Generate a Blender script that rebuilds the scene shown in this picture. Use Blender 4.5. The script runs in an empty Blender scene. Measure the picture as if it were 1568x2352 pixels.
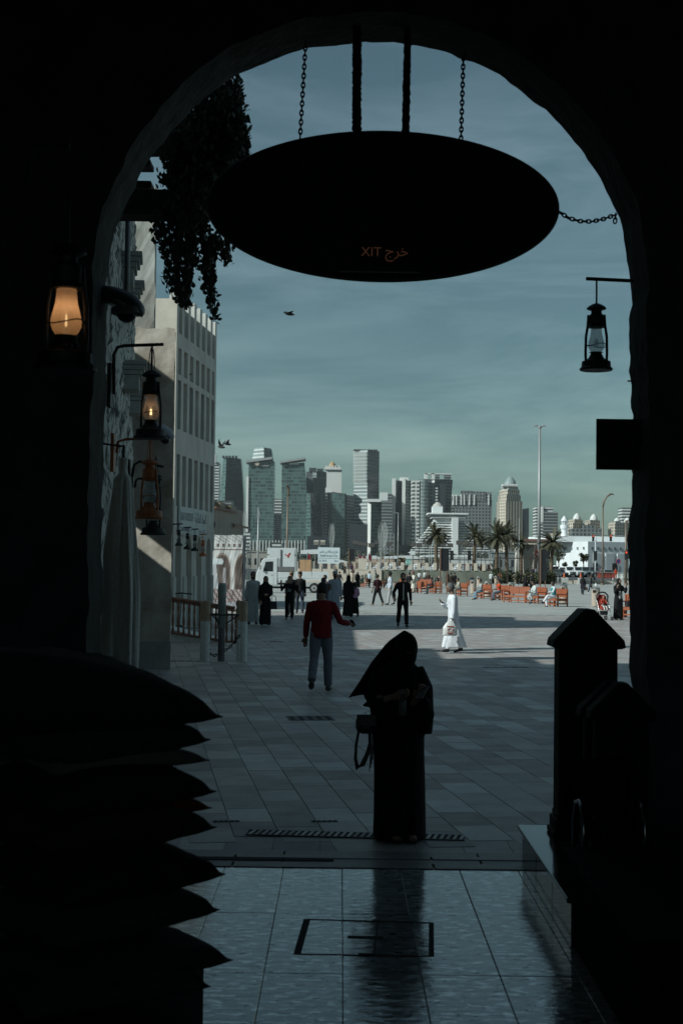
import bpy, math, random, unicodedata
from mathutils import Vector, Matrix
random.seed(7)
R = math.radians
SC = bpy.context.scene
COL = SC.collection

# ------------------------------------------------------------------ camera, sky, sun, exposure
F = 3267.0            # focal length in units of a 1568 x 2352 picture (50 mm on a 36 mm high frame)
CZ = 2.15             # eye height
PITCH = math.atan(114 / F)
ROLL = R(0.7)
_r = Vector((1, 0, 0)); _f = Vector((0, math.cos(PITCH), math.sin(PITCH))); _u = Vector((0, -math.sin(PITCH), math.cos(PITCH)))
CR = _r * math.cos(ROLL) + _u * math.sin(ROLL)
CU = _u * math.cos(ROLL) - _r * math.sin(ROLL)
CF = _f
CAMLOC = Vector((0, 0, CZ))
cd = bpy.data.cameras.new('camera'); cam = bpy.data.objects.new('camera', cd); COL.objects.link(cam)
cd.sensor_fit = 'VERTICAL'; cd.sensor_height = 36; cd.lens = 36 * F / 2352
cd.clip_start = 0.1; cd.clip_end = 40000
cd.dof.use_dof = True; cd.dof.focus_distance = 30; cd.dof.aperture_fstop = 5.6
m3 = Matrix((CR, CU, -CF)).transposed()
cam.matrix_world = Matrix.Translation(CAMLOC) @ m3.to_4x4()
SC.camera = cam

SUN_EL = R(33); SUN_AZ = R(28)          # from the left, a little behind the camera
TOSUN = Vector((-math.cos(SUN_AZ) * math.cos(SUN_EL), -math.sin(SUN_AZ) * math.cos(SUN_EL), math.sin(SUN_EL)))
w = bpy.data.worlds.new('World'); SC.world = w; w.use_nodes = True
nt = w.node_tree; nt.nodes.clear()
def wn(t, **k):
    n = nt.nodes.new(t)
    for a, b in k.items(): setattr(n, a, b)
    return n
sky = wn('ShaderNodeTexSky', sky_type='NISHITA', sun_disc=False, sun_elevation=SUN_EL, sun_rotation=R(270) - SUN_AZ,
         air_density=1.0, dust_density=1.0, ozone_density=1.0)
hs = wn('ShaderNodeHueSaturation'); hs.inputs['Saturation'].default_value = 0.62
tint = wn('ShaderNodeMixRGB', blend_type='MULTIPLY'); tint.inputs[0].default_value = 1; tint.inputs[2].default_value = (0.62, 0.94, 0.95, 1)
tc = wn('ShaderNodeTexCoord')
mp = wn('ShaderNodeMapping'); mp.inputs['Scale'].default_value = (2.2, 2.2, 11); mp.inputs['Rotation'].default_value = (0, R(9), 0)
ns = wn('ShaderNodeTexNoise'); ns.inputs['Scale'].default_value = 1.6; ns.inputs['Detail'].default_value = 7; ns.inputs['Roughness'].default_value = .62; ns.inputs['Distortion'].default_value = .5
cr = wn('ShaderNodeValToRGB'); cr.color_ramp.elements[0].position = .42; cr.color_ramp.elements[0].color = (.90, .92, .93, 1); cr.color_ramp.elements[1].position = .72; cr.color_ramp.elements[1].color = (1.75, 1.5, 1.42, 1)
cl = wn('ShaderNodeMixRGB', blend_type='MULTIPLY'); cl.inputs[0].default_value = 1
bg = wn('ShaderNodeBackground'); bg.inputs['Strength'].default_value = 0.0465
ow = wn('ShaderNodeOutputWorld')
L = nt.links.new
L(sky.outputs[0], hs.inputs['Color']); L(hs.outputs[0], tint.inputs[1]); L(tc.outputs['Generated'], mp.inputs[0]); L(mp.outputs[0], ns.inputs['Vector'])
L(ns.outputs['Fac'], cr.inputs[0]); L(tint.outputs[0], cl.inputs[1]); L(cr.outputs[0], cl.inputs[2]); L(cl.outputs[0], bg.inputs[0]); L(bg.outputs[0], ow.inputs[0])
sd = bpy.data.lights.new('sun', 'SUN'); sun = bpy.data.objects.new('sun', sd); COL.objects.link(sun)
sd.energy = 4.0; sd.angle = R(0.5); sd.color = (0.91, 1.0, 0.965)
sun.rotation_euler = (-TOSUN).to_track_quat('-Z', 'Y').to_euler(); sun.location = (-40, -10, 60)
SC.view_settings.view_transform = 'Standard'; SC.view_settings.look = 'None'; SC.view_settings.exposure = 0.2; SC.view_settings.gamma = 1
SC.render.engine = 'CYCLES'
SC.cycles.use_denoising = True
SC.cycles.max_bounces = 6; SC.cycles.diffuse_bounces = 3; SC.cycles.glossy_bounces = 3; SC.cycles.transmission_bounces = 4; SC.cycles.transparent_max_bounces = 12
SC.cycles.volume_bounces = 0; SC.cycles.caustics_reflective = False; SC.cycles.caustics_refractive = False
SC.cycles.sample_clamp_indirect = 4
HAZE_D = 0.000025

# ------------------------------------------------------------------ picture -> place helpers
def gz(Y): return 0.0 if Y < 48 else (-(Y - 48) * .006 if Y < 150 else -.612)
def ray(x, y): return CF + CR * ((x - 784) / F) - CU * ((y - 1176) / F)
def P(x, y, Y):
    d = ray(x, y); return CAMLOC + d * (Y / d.y)
def G(x, y, off=0.0):
    d = ray(x, y); Y = 30.0
    for _ in range(60):
        Y2 = (CZ - gz(Y) - off) / max(1e-4, -d.z / d.y); Y = .5 * Y + .5 * Y2
    p = CAMLOC + d * (Y / d.y); return Vector((p.x, p.y, gz(Y) + off))
def mpp(Y): return Y / F

# ------------------------------------------------------------------ materials
MATS = {}
def mat(name, col, rough=.8, var=.18, scale=6., bump=0., metal=0., stretch=(1, 1, 1), col2=None, spec=.5, coord='Object', thr=(.35, .7), emit=0, detail=5):
    if name in MATS: return MATS[name]
    m = bpy.data.materials.new(name); m.use_nodes = True; MATS[name] = m
    t = m.node_tree; b = t.nodes['Principled BSDF']
    b.inputs['Roughness'].default_value = rough; b.inputs['Metallic'].default_value = metal; b.inputs['Specular IOR Level'].default_value = spec
    c = tuple(col) + (1,)
    if var > 0 or bump > 0 or col2:
        tcn = t.nodes.new('ShaderNodeTexCoord'); mpn = t.nodes.new('ShaderNodeMapping'); mpn.inputs['Scale'].default_value = stretch
        n = t.nodes.new('ShaderNodeTexNoise'); n.inputs['Scale'].default_value = scale; n.inputs['Detail'].default_value = detail; n.inputs['Roughness'].default_value = .6
        rp = t.nodes.new('ShaderNodeValToRGB'); rp.color_ramp.elements[0].position = thr[0]; rp.color_ramp.elements[1].position = thr[1]
        lo = tuple(x * (1 - var) for x in col) + (1,); hi = tuple(min(.95, x * (1 + var)) for x in col) + (1,)
        if col2: lo, hi = c, tuple(col2) + (1,)
        rp.color_ramp.elements[0].color = lo; rp.color_ramp.elements[1].color = hi
        t.links.new(tcn.outputs[coord], mpn.inputs[0]); t.links.new(mpn.outputs[0], n.inputs['Vector']); t.links.new(n.outputs['Fac'], rp.inputs[0])
        t.links.new(rp.outputs[0], b.inputs['Base Color'])
        if bump > 0:
            bp = t.nodes.new('ShaderNodeBump'); bp.inputs['Strength'].default_value = bump; bp.inputs['Distance'].default_value = .02
            n2 = t.nodes.new('ShaderNodeTexNoise'); n2.inputs['Scale'].default_value = scale * 4; n2.inputs['Detail'].default_value = 6
            t.links.new(mpn.outputs[0], n2.inputs['Vector']); t.links.new(n2.outputs['Fac'], bp.inputs['Height']); t.links.new(bp.outputs[0], b.inputs['Normal'])
    else: b.inputs['Base Color'].default_value = c
    if emit:
        b.inputs['Emission Color'].default_value = c; b.inputs['Emission Strength'].default_value = emit
    return m
def cloth(col):
    return mat('cloth_%02x%02x%02x' % tuple(int(255 * min(1, x)) for x in col), col, .92, .15, 18, .25, stretch=(1, 1, .35), spec=.2)
def vcol_mat(name, rough=.8, attr='col'):
    if name in MATS: return MATS[name]
    m = bpy.data.materials.new(name); m.use_nodes = True; MATS[name] = m
    t = m.node_tree; b = t.nodes['Principled BSDF']; b.inputs['Roughness'].default_value = rough
    a = t.nodes.new('ShaderNodeAttribute'); a.attribute_name = attr; t.links.new(a.outputs['Color'], b.inputs['Base Color'])
    return m
def grid_mat(name, wall, glass, pu, pv, du, dv, wrough=.8, grough=.15, rnd=.35, wvar=.1):
    """facade of a far tower: wall with a grid of panes, sizes in metres along the UVs"""
    if name in MATS: return MATS[name]
    m = bpy.data.materials.new(name); m.use_nodes = True; MATS[name] = m
    t = m.node_tree; b = t.nodes['Principled BSDF']; N = t.nodes.new; K = t.links.new
    uv = N('ShaderNodeUVMap'); uv.uv_map = 'UVMap'; sp = N('ShaderNodeSeparateXYZ'); K(uv.outputs[0], sp.inputs[0])
    def mth(op, a, bb=None):
        n = N('ShaderNodeMath'); n.operation = op
        for i, v in enumerate((a, bb)):
            if v is None: continue
            if isinstance(v, (int, float)): n.inputs[i].default_value = v
            else: K(v, n.inputs[i])
        return n.outputs[0]
    us = mth('DIVIDE', sp.outputs[0], pu); vs = mth('DIVIDE', sp.outputs[1], pv)
    mk = mth('MULTIPLY', mth('LESS_THAN', mth('FRACT', us), du), mth('LESS_THAN', mth('FRACT', vs), dv))
    cb = N('ShaderNodeCombineXYZ'); K(mth('FLOOR', us), cb.inputs[0]); K(mth('FLOOR', vs), cb.inputs[1])
    wnz = N('ShaderNodeTexWhiteNoise'); wnz.noise_dimensions = '2D'; K(cb.outputs[0], wnz.inputs[0])
    big = N('ShaderNodeTexNoise'); big.inputs['Scale'].default_value = .03; big.inputs['Detail'].default_value = 4; K(uv.outputs[0], big.inputs['Vector'])
    def sc(col, f): return tuple(max(0, min(.95, x * f)) for x in col) + (1,)
    g = N('ShaderNodeMixRGB'); g.inputs[1].default_value = sc(glass, 1 - rnd); g.inputs[2].default_value = sc(glass, 1 + rnd); K(wnz.outputs[0], g.inputs[0])
    wl = N('ShaderNodeMixRGB'); wl.inputs[1].default_value = sc(wall, 1 - wvar); wl.inputs[2].default_value = sc(wall, 1 + wvar); K(big.outputs['Fac'], wl.inputs[0])
    mx = N('ShaderNodeMixRGB'); K(mk, mx.inputs[0]); K(wl.outputs[0], mx.inputs[1]); K(g.outputs[0], mx.inputs[2]); K(mx.outputs[0], b.inputs['Base Color'])
    rr = N('ShaderNodeMixRGB'); K(mk, rr.inputs[0]); rr.inputs[1].default_value = (wrough,) * 3 + (1,); rr.inputs[2].default_value = (grough,) * 3 + (1,); K(rr.outputs[0], b.inputs['Roughness'])
    return m

# ------------------------------------------------------------------ mesh builder
class MB:
    def __init__(s): s.v = []; s.f = []; s.uv = []; s.mi = []; s.cur = 0
    def add(s, vs, fs, uvs=None):
        o = len(s.v); s.v += [Vector(v) for v in vs]
        for i, f in enumerate(fs):
            s.f.append([o + k for k in f]); s.mi.append(s.cur); s.uv.append(uvs[i] if uvs else None)
        return s
    def box(s, c, d, rz=0, M=None, taper=1.0):
        x, y, z = d[0] / 2, d[1] / 2, d[2] / 2; c = Vector(c)
        if 1:
            vs = [Vector((sx * x * (taper if sz > 0 else 1), sy * y * (taper if sz > 0 else 1), sz * z)) for sz in (-1, 1) for sx, sy in ((-1, -1), (1, -1), (1, 1), (-1, 1))]
            fs = [(3, 2, 1, 0), (4, 5, 6, 7), (0, 1, 5, 4), (1, 2, 6, 5), (2, 3, 7, 6), (3, 0, 4, 7)]
        m = (M if M is not None else Matrix.Rotation(rz, 3, 'Z'))
        return s.add([c + m @ v for v in vs], fs)
    def prism(s, poly, h0, h1, axis='z', M=None, off=(0, 0, 0)):
        """poly of 2-D points extruded; axis z: (x,y,h)  y: (x,h,z)  x: (h,y,z)"""
        n = len(poly); vs = []
        for h in (h0, h1):
            for a, b in poly:
                vs.append(Vector((a, b, h)) if axis == 'z' else Vector((a, h, b)) if axis == 'y' else Vector((h, a, b)))
        if M is not None: vs = [M @ v for v in vs]
        vs = [v + Vector(off) for v in vs]
        fs = [tuple(range(n - 1, -1, -1)), tuple(range(n, 2 * n))] + [(i, (i + 1) % n, n + (i + 1) % n, n + i) for i in range(n)]
        return s.add(vs, fs)
    def lathe(s, prof, c=(0, 0, 0), seg=16, sx=1, sy=1):
        c = Vector(c); vs = []; fs = []
        for r, z in prof:
            for k in range(seg):
                a = 2 * math.pi * k / seg; vs.append(c + Vector((r * sx * math.cos(a), r * sy * math.sin(a), z)))
        n = len(prof)
        for i in range(n - 1):
            for k in range(seg): fs.append((i * seg + k, i * seg + (k + 1) % seg, (i + 1) * seg + (k + 1) % seg, (i + 1) * seg + k))
        if prof[0][0] > 1e-5: fs.append(tuple(range(seg - 1, -1, -1)))
        if prof[-1][0] > 1e-5: fs.append(tuple(range((n - 1) * seg, n * seg)))
        return s.add(vs, fs)
    def tube(s, pts, rads, seg=8, ref=(0, 1, 0), close=False):
        pts = [Vector(p) for p in pts]; n = len(pts); vs = []; fs = []
        if not isinstance(rads, (list, tuple)): rads = [rads] * n
        ref = Vector(ref); ps = None
        for i, p in enumerate(pts):
            t = (pts[(i + 1) % n if close else min(i + 1, n - 1)] - pts[(i - 1) % n if close else max(i - 1, 0)])
            if t.length < 1e-9: t = Vector((0, 0, 1))
            t.normalize(); sd_ = t.cross(ref)
            if sd_.length < .15: sd_ = t.cross(Vector((0, 0, 1))) if ps is None else ps
            sd_.normalize()
            if ps is not None and sd_.dot(ps) < 0: sd_ = -sd_
            ps = sd_; up = sd_.cross(t)
            r = rads[i]; a, b = (r if isinstance(r, (list, tuple)) else (r, r))
            for k in range(seg):
                th = 2 * math.pi * k / seg; vs.append(p + sd_ * (a * math.cos(th)) + up * (b * math.sin(th)))
        m = n if close else n - 1
        for i in range(m):
            j = (i + 1) % n
            for k in range(seg): fs.append((i * seg + k, j * seg + k, j * seg + (k + 1) % seg, i * seg + (k + 1) % seg))
        if not close: fs += [tuple(range(seg)), tuple(range(n * seg - 1, (n - 1) * seg - 1, -1))]
        return s.add(vs, fs)
    def ell(s, c, r, seg=12, rings=8, M=None, fn=None):
        c = Vector(c); vs = [Vector((0, 0, -1))]; fs = []
        for i in range(1, rings):
            ph = -math.pi / 2 + math.pi * i / rings
            for k in range(seg):
                a = 2 * math.pi * k / seg; vs.append(Vector((math.cos(ph) * math.cos(a), math.cos(ph) * math.sin(a), math.sin(ph))))
        vs.append(Vector((0, 0, 1))); T = len(vs) - 1
        for k in range(seg):
            fs.append((0, 1 + (k + 1) % seg, 1 + k)); b = 1 + (rings - 2) * seg; fs.append((T, b + k, b + (k + 1) % seg))
            for i in range(rings - 2): o = 1 + i * seg; fs.append((o + k, o + (k + 1) % seg, o + seg + (k + 1) % seg, o + seg + k))
        if fn: vs = [fn(v) for v in vs]
        vs = [Vector((v.x * r[0], v.y * r[1], v.z * r[2])) for v in vs]
        if M is not None: vs = [M @ v for v in vs]
        return s.add([c + v for v in vs], fs)
    def quad(s, a, b, c, d): return s.add([a, b, c, d], [(0, 1, 2, 3)])
    def mesh(s, name):
        me = bpy.data.meshes.new(name); me.from_pydata([tuple(v) for v in s.v], [], s.f)
        if any(u for u in s.uv):
            ul = me.uv_layers.new(name='UVMap')
            for p, u in zip(me.polygons, s.uv):
                if u:
                    for li, q in zip(p.loop_indices, u): ul.data[li].uv = q
        me.polygons.foreach_set('material_index', s.mi)
        return me
    def build(s, name, m, parent=None, smooth=False, loc=None, rz=0, kind=None, remesh=0, smoothit=0, bevel=0):
        me = s.mesh(name)
        for x in (m if isinstance(m, (list, tuple)) else [m]): me.materials.append(x)
        if smooth: me.polygons.foreach_set('use_smooth', [True] * len(me.polygons))
        me.update()
        o = bpy.data.objects.new(name, me); COL.objects.link(o)
        if loc is not None: o.location = loc
        if rz: o.rotation_euler.z = rz
        if parent: o.parent = parent
        if kind: o['kind'] = kind
        if bevel:
            bv = o.modifiers.new('bevel', 'BEVEL'); bv.width = bevel; bv.segments = 2; bv.limit_method = 'ANGLE'
        if remesh:
            md = o.modifiers.new('remesh', 'REMESH'); md.mode = 'VOXEL'; md.voxel_size = remesh; md.use_smooth_shade = True
            if smoothit: ms = o.modifiers.new('smooth', 'SMOOTH'); ms.factor = .5; ms.iterations = smoothit
        return o
def tag(o, label=None, cat=None, group=None, kind=None):
    if label: o['label'] = label
    if cat: o['category'] = cat
    if group: o['group'] = group
    if kind: o['kind'] = kind
    return o
def thing(name, label, cat, loc=(0, 0, 0), rz=0, group=None):
    o = bpy.data.objects.new(name, None); COL.objects.link(o); o.location = loc; o.rotation_euler = (0, 0, rz); o.empty_display_size = .2
    return tag(o, label, cat, group)
def copy_tree(o, loc=None, rz=None, label=None, parent=None):
    c = o.copy(); COL.objects.link(c); c.parent = parent
    if loc is not None: c.location = loc
    if rz is not None: c.rotation_euler = (0, 0, rz)
    if label: c['label'] = label
    for ch in list(o.children): copy_tree(ch, parent=c)
    return c
def inst(name, me, parent, loc, rz=0, rot=None, scale=None):
    o = bpy.data.objects.new(name, me); COL.objects.link(o); o.parent = parent; o.location = loc
    o.rotation_euler = rot if rot else (0, 0, rz)
    if scale: o.scale = scale
    return o
def arabic(txt):
    NJ = 'اأإدذرزوآةى'
    out = []
    for wd in txt.split(' ')[::-1]:
        g = []
        for i, ch in enumerate(wd):
            pj = i > 0 and wd[i - 1] not in NJ; nj = i < len(wd) - 1 and ch not in NJ
            f = 'MEDIAL' if pj and nj else 'FINAL' if pj else 'INITIAL' if nj else 'ISOLATED'
            try: g.append(unicodedata.lookup(unicodedata.name(ch) + ' ' + f + ' FORM'))
            except KeyError: g.append(ch)
        out.append(''.join(g[::-1]))
    return ' '.join(out)
def text(name, body, size, m, parent, loc, rot=(math.pi / 2, 0, 0), width=None, align='CENTER'):
    cu = bpy.data.curves.new(name, 'FONT'); cu.body = body; cu.size = size; cu.extrude = .002; cu.align_x = align; cu.align_y = 'CENTER'; cu.resolution_u = 2
    t = bpy.data.objects.new(name, cu); COL.objects.link(t)
    dg = bpy.context.evaluated_depsgraph_get()
    me = bpy.data.meshes.new_from_object(t.evaluated_get(dg)); bpy.data.objects.remove(t); bpy.data.curves.remove(cu)
    if width and len(me.vertices):
        xs = [v.co.x for v in me.vertices]; k = width / max(1e-6, max(xs) - min(xs))
        for v in me.vertices: v.co.x *= k
    me.materials.clear(); me.materials.append(m)
    o = bpy.data.objects.new(name, me); COL.objects.link(o); o.parent = parent; o.location = loc; o.rotation_euler = rot
    return o
def nz(x, y=0., z=0.):
    return (math.sin(x * 1.7 + y * 2.3 + 1.1) + math.sin(x * 4.1 - y * 3.1 + z * 2.2 + .4) * .6 + math.sin(x * 9.3 + y * 7.7 - z * 5.1) * .35 + math.sin(y * 17.1 + x * 13.3 + z * 11) * .22) / 2.17
def vary(v, a): return [v[0] + random.uniform(-a, a), v[1] + random.uniform(-a, a)]
# ================================================================== THE SETTING
# ---- ground sheets
M_mortar = mat('joint_mortar', (.15, .15, .14), .95, .3, 9)
def paver_mat(name, per_object):
    m = bpy.data.materials.new(name); m.use_nodes = True
    t = m.node_tree; b = t.nodes['Principled BSDF']; N = t.nodes.new; K = t.links.new
    if per_object:
        oi = N('ShaderNodeObjectInfo'); rnd = oi.outputs['Random']
    else:
        g = N('ShaderNodeNewGeometry'); rnd = g.outputs['Random Per Island']
    rp = N('ShaderNodeValToRGB'); e = rp.color_ramp.elements
    e[0].position = 0; e[0].color = (.335, .30, .28, 1); e[1].position = .55; e[1].color = (.36, .325, .305, 1)
    q = e.new(.8); q.color = (.375, .34, .32, 1); q = e.new(.93); q.color = (.45, .445, .43, 1); q = e.new(1.0); q.color = (.34, .31, .29, 1)
    K(rnd, rp.inputs[0])
    tcn = N('ShaderNodeTexCoord') if False else N('ShaderNodeNewGeometry')
    n = N('ShaderNodeTexNoise'); n.inputs['Scale'].default_value = 2.2; n.inputs['Detail'].default_value = 8; n.inputs['Roughness'].default_value = .65; K(tcn.outputs['Position'], n.inputs['Vector'])
    r2 = N('ShaderNodeValToRGB'); r2.color_ramp.elements[0].position = .3; r2.color_ramp.elements[0].color = (.64, .64, .66, 1); r2.color_ramp.elements[1].position = .72; r2.color_ramp.elements[1].color = (1.16, 1.16, 1.14, 1); K(n.outputs['Fac'], r2.inputs[0])
    mx = N('ShaderNodeMixRGB'); mx.blend_type = 'MULTIPLY'; mx.inputs[0].default_value = 1; K(rp.outputs[0], mx.inputs[1]); K(r2.outputs[0], mx.inputs[2]); K(mx.outputs[0], b.inputs['Base Color'])
    rr = N('ShaderNodeMapRange'); K(rnd, rr.inputs[0]); rr.inputs[3].default_value = .62; rr.inputs[4].default_value = .42; K(rr.outputs[0], b.inputs['Roughness'])
    n3 = N('ShaderNodeTexNoise'); n3.inputs['Scale'].default_value = 30; n3.inputs['Detail'].default_value = 5; K(tcn.outputs['Position'], n3.inputs['Vector'])
    bp = N('ShaderNodeBump'); bp.inputs['Strength'].default_value = .25; bp.inputs['Distance'].default_value = .01; K(n3.outputs['Fac'], bp.inputs['Height']); K(bp.outputs[0], b.inputs['Normal'])
    return m
M_pave1 = paver_mat('stone_paver', True); M_pave2 = paver_mat('stone_paver_field', False)

# plaza: mortar bed near, stone surface far
m = MB(); ys = [10.62, 20, 30, 40, 48, 56, 63]
for a, b in zip(ys, ys[1:]): m.quad((-60, a, gz(a) - .014), (60, a, gz(a) - .014), (60, b, gz(b) - .014), (-60, b, gz(b) - .014))
plaza = m.build('plaza_pavement', M_mortar, kind='structure')
# far plaza surface, one sheet with the material carrying the slabs
def far_pave():
    m_ = bpy.data.materials.new('stone_paver_far'); m_.use_nodes = True; t = m_.node_tree; b = t.nodes['Principled BSDF']; N = t.nodes.new; K = t.links.new
    g = N('ShaderNodeNewGeometry'); mpn = N('ShaderNodeMapping'); mpn.inputs['Rotation'].default_value = (0, 0, R(-8)); K(g.outputs['Position'], mpn.inputs[0])
    br = N('ShaderNodeTexBrick'); br.inputs['Scale'].default_value = 1; br.inputs['Brick Width'].default_value = .62; br.inputs['Row Height'].default_value = .36; br.inputs['Mortar Size'].default_value = .006
    br.inputs['Color1'].default_value = (.36, .355, .335, 1); br.inputs['Color2'].default_value = (.42, .43, .41, 1); br.inputs['Mortar'].default_value = (.2, .2, .19, 1); K(mpn.outputs[0], br.inputs['Vector'])
    n = N('ShaderNodeTexNoise'); n.inputs['Scale'].default_value = .35; n.inputs['Detail'].default_value = 7; K(g.outputs['Position'], n.inputs['Vector'])
    r2 = N('ShaderNodeValToRGB'); r2.color_ramp.elements[0].position = .3; r2.color_ramp.elements[0].color = (.8, .8, .8, 1); r2.color_ramp.elements[1].position = .7; r2.color_ramp.elements[1].color = (1.1, 1.1, 1.1, 1); K(n.outputs['Fac'], r2.inputs[0])
    mx = N('ShaderNodeMixRGB'); mx.blend_type = 'MULTIPLY'; mx.inputs[0].default_value = 1; K(br.outputs[0], mx.inputs[1]); K(r2.outputs[0], mx.inputs[2]); K(mx.outputs[0], b.inputs['Base Color']); b.inputs['Roughness'].default_value = .6
    return m_
m = MB(); ys = [63, 80, 110, 150, 204]
for a, b in zip(ys, ys[1:]): m.quad((-150, a, gz(a)), (150, a, gz(a)), (150, b, gz(b)), (-150, b, gz(b)))
m.build('far_plaza', far_pave(), kind='structure')
m = MB(); m.quad((-400, 204.2, -.1), (400, 204.2, -.1), (400, 420, -.1), (-400, 420, -.1)); m.build('corniche_road', mat('asphalt', (.07, .072, .075), .9, .25, 2), kind='structure')
m = MB(); m.quad((-9000, 420, -2.2), (9000, 420, -2.2), (9000, 2330, -2.2), (-9000, 2330, -2.2)); m.build('sea', mat('sea_water', (.04, .075, .08), .12, .2, .5, .3), kind='structure')
m = MB(); m.quad((-14000, 2330, -1.2), (14000, 2330, -1.2), (14000, 16000, -1.2), (-14000, 16000, -1.2)); m.build('far_shore_ground', mat('far_earth', (.16, .15, .13), .95, .3, .02), kind='structure')

# slabs of the plaza: rows leaning eight degrees to the left
AX = Vector((math.cos(R(8)), math.sin(R(8)), 0)); AY = Vector((-math.sin(R(8)), math.cos(R(8)), 0)); O0 = Vector((0, 10.62, 0))
SW, SL, GAP = .36, .62, .0045
def slab_mesh(wd, ln):
    b = MB(); x, y, e = wd / 2 - GAP / 2, ln / 2 - GAP / 2, .003
    b.add([(-x, -y, -.014), (x, -y, -.014), (x, y, -.014), (-x, y, -.014), (-x, -y, -e), (x, -y, -e), (x, y, -e), (-x, y, -e), (-x + e, -y + e, 0), (x - e, -y + e, 0), (x - e, y - e, 0), (-x + e, y - e, 0)],
          [(0, 1, 5, 4), (1, 2, 6, 5), (2, 3, 7, 6), (3, 0, 4, 7), (4, 5, 9, 8), (5, 6, 10, 9), (6, 7, 11, 10), (7, 4, 8, 11), (8, 9, 10, 11)])
    return b
sme = slab_mesh(SW, SL).mesh('slab'); sme.materials.append(M_pave1)
field = MB(); cand = []
for i in range(-150, 160):
    stag = (i % 2) * .5 * SL + (i * 7 % 5) * .03
    for j in range(-40, 110):
        c = O0 + AX * ((i + .5) * SW) + AY * ((j + .5) * SL + stag)
        if c.y < 10.95 or c.y > 62.6: continue
        if c.x < -8 or c.x > 16: continue
        rel = (c - CAMLOC); px = 784 + F * rel.x / rel.y
        if abs(c.x) > .26 * c.y + 2.5: continue
        cand.append((c.y if 330 < px < 1500 else 999, c))
cand.sort(key=lambda q: q[0])
dr = Matrix.Rotation(R(8), 3, 'Z')
tmpl = slab_mesh(SW, SL)
for k, (q, c) in enumerate(cand):
    z = gz(c.y) + random.uniform(-.0012, .0012)
    if k < 300 and q < 900:
        o = inst('slab', sme, plaza, (c.x, c.y, z), R(8)); o.rotation_euler.x = random.uniform(-.002, .002)
    else: field.add([dr @ v + Vector((c.x, c.y, z)) for v in tmpl.v], tmpl.f)
field.build('slab_field', M_pave2, plaza, kind='stuff')
# front edge: cut slabs along the threshold
m = MB()
for i in range(-9, 10): m.box((i * .36 + .05, 10.90, -.012), (.356, .54, .018))
m.build('edge_slab_row', M_pave2, plaza, kind='stuff')

# ---- hall floor: long polished slabs with pale flecks
def fleck_mat():
    m_ = bpy.data.materials.new('polished_fleck_stone'); m_.use_nodes = True; t = m_.node_tree; b = t.nodes['Principled BSDF']; N = t.nodes.new; K = t.links.new
    g = N('ShaderNodeNewGeometry'); oi = N('ShaderNodeObjectInfo')
    def noise(sc_, st, lo, hi, c0, c1, det=3):
        mpn = N('ShaderNodeMapping'); mpn.inputs['Scale'].default_value = st; K(g.outputs['Position'], mpn.inputs[0])
        n = N('ShaderNodeTexNoise'); n.inputs['Scale'].default_value = sc_; n.inputs['Detail'].default_value = det; K(mpn.outputs[0], n.inputs['Vector'])
        r = N('ShaderNodeValToRGB'); r.color_ramp.elements[0].position = lo; r.color_ramp.elements[0].color = c0; r.color_ramp.elements[1].position = hi; r.color_ramp.elements[1].color = c1; K(n.outputs['Fac'], r.inputs[0]); return r.outputs[0]
    base = noise(5, (1, 1.4, 1), .35, .68, (.26, .26, .245, 1), (.46, .465, .445, 1), 6)
    white = noise(19, (.6, 1.3, 1), .575, .60, (0, 0, 0, 1), (1, 1, 1, 1), 2)
    dark = noise(16.5, (.8, 1.2, 1.7), .60, .66, (0, 0, 0, 1), (1, 1, 1, 1), 3)
    m1 = N('ShaderNodeMixRGB'); K(dark, m1.inputs[0]); K(base, m1.inputs[1]); m1.inputs[2].default_value = (.05, .05, .05, 1)
    m2 = N('ShaderNodeMixRGB'); K(white, m2.inputs[0]); K(m1.outputs[0], m2.inputs[1]); m2.inputs[2].default_value = (.80, .84, .82, 1)
    rv = N('ShaderNodeMapRange'); K(oi.outputs['Random'], rv.inputs[0]); rv.inputs[3].default_value = .88; rv.inputs[4].default_value = 1.1
    m3_ = N('ShaderNodeMixRGB'); m3_.blend_type = 'MULTIPLY'; m3_.inputs[0].default_value = 1; K(m2.outputs[0], m3_.inputs[1]); K(rv.outputs[0], m3_.inputs[2]); K(m3_.outputs[0], b.inputs['Base Color'])
    rg = noise(11, (1, 2.2, 1), .3, .7, (.06, .06, .06, 1), (.20, .20, .20, 1), 6); K(rg, b.inputs['Roughness']); b.inputs['IOR'].default_value = 2.7
    sp1 = N('ShaderNodeMixRGB'); K(dark, sp1.inputs[0]); sp1.inputs[1].default_value = (.37, .37, .37, 1); sp1.inputs[2].default_value = (.05, .05, .05, 1)
    sp2 = N('ShaderNodeMixRGB'); K(white, sp2.inputs[0]); K(sp1.outputs[0], sp2.inputs[1]); sp2.inputs[2].default_value = (1, 1, 1, 1); b.inputs['IOR'].default_value = 3.0; K(sp2.outputs[0], b.inputs['Specular IOR Level'])
    h = noise(8, (1, 2, 1), .2, .8, (0, 0, 0, 1), (1, 1, 1, 1), 4)
    bp = N('ShaderNodeBump'); bp.inputs['Strength'].default_value = .09; bp.inputs['Distance'].default_value = .02; K(h, bp.inputs['Height']); K(bp.outputs[0], b.inputs['Normal'])
    return m_
M_fleck = fleck_mat()
m = MB(); m.quad((-3.6, -9, -.012), (3.6, -9, -.012), (3.6, 10.06, -.012), (-3.6, 10.06, -.012))
hall_floor = m.build('hall_floor', M_mortar, kind='structure')
tw, tl = .41, 1.27
GAP = .003; tme = slab_mesh(tw, tl).mesh('floor_tile'); tme.materials.append(M_fleck)
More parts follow.
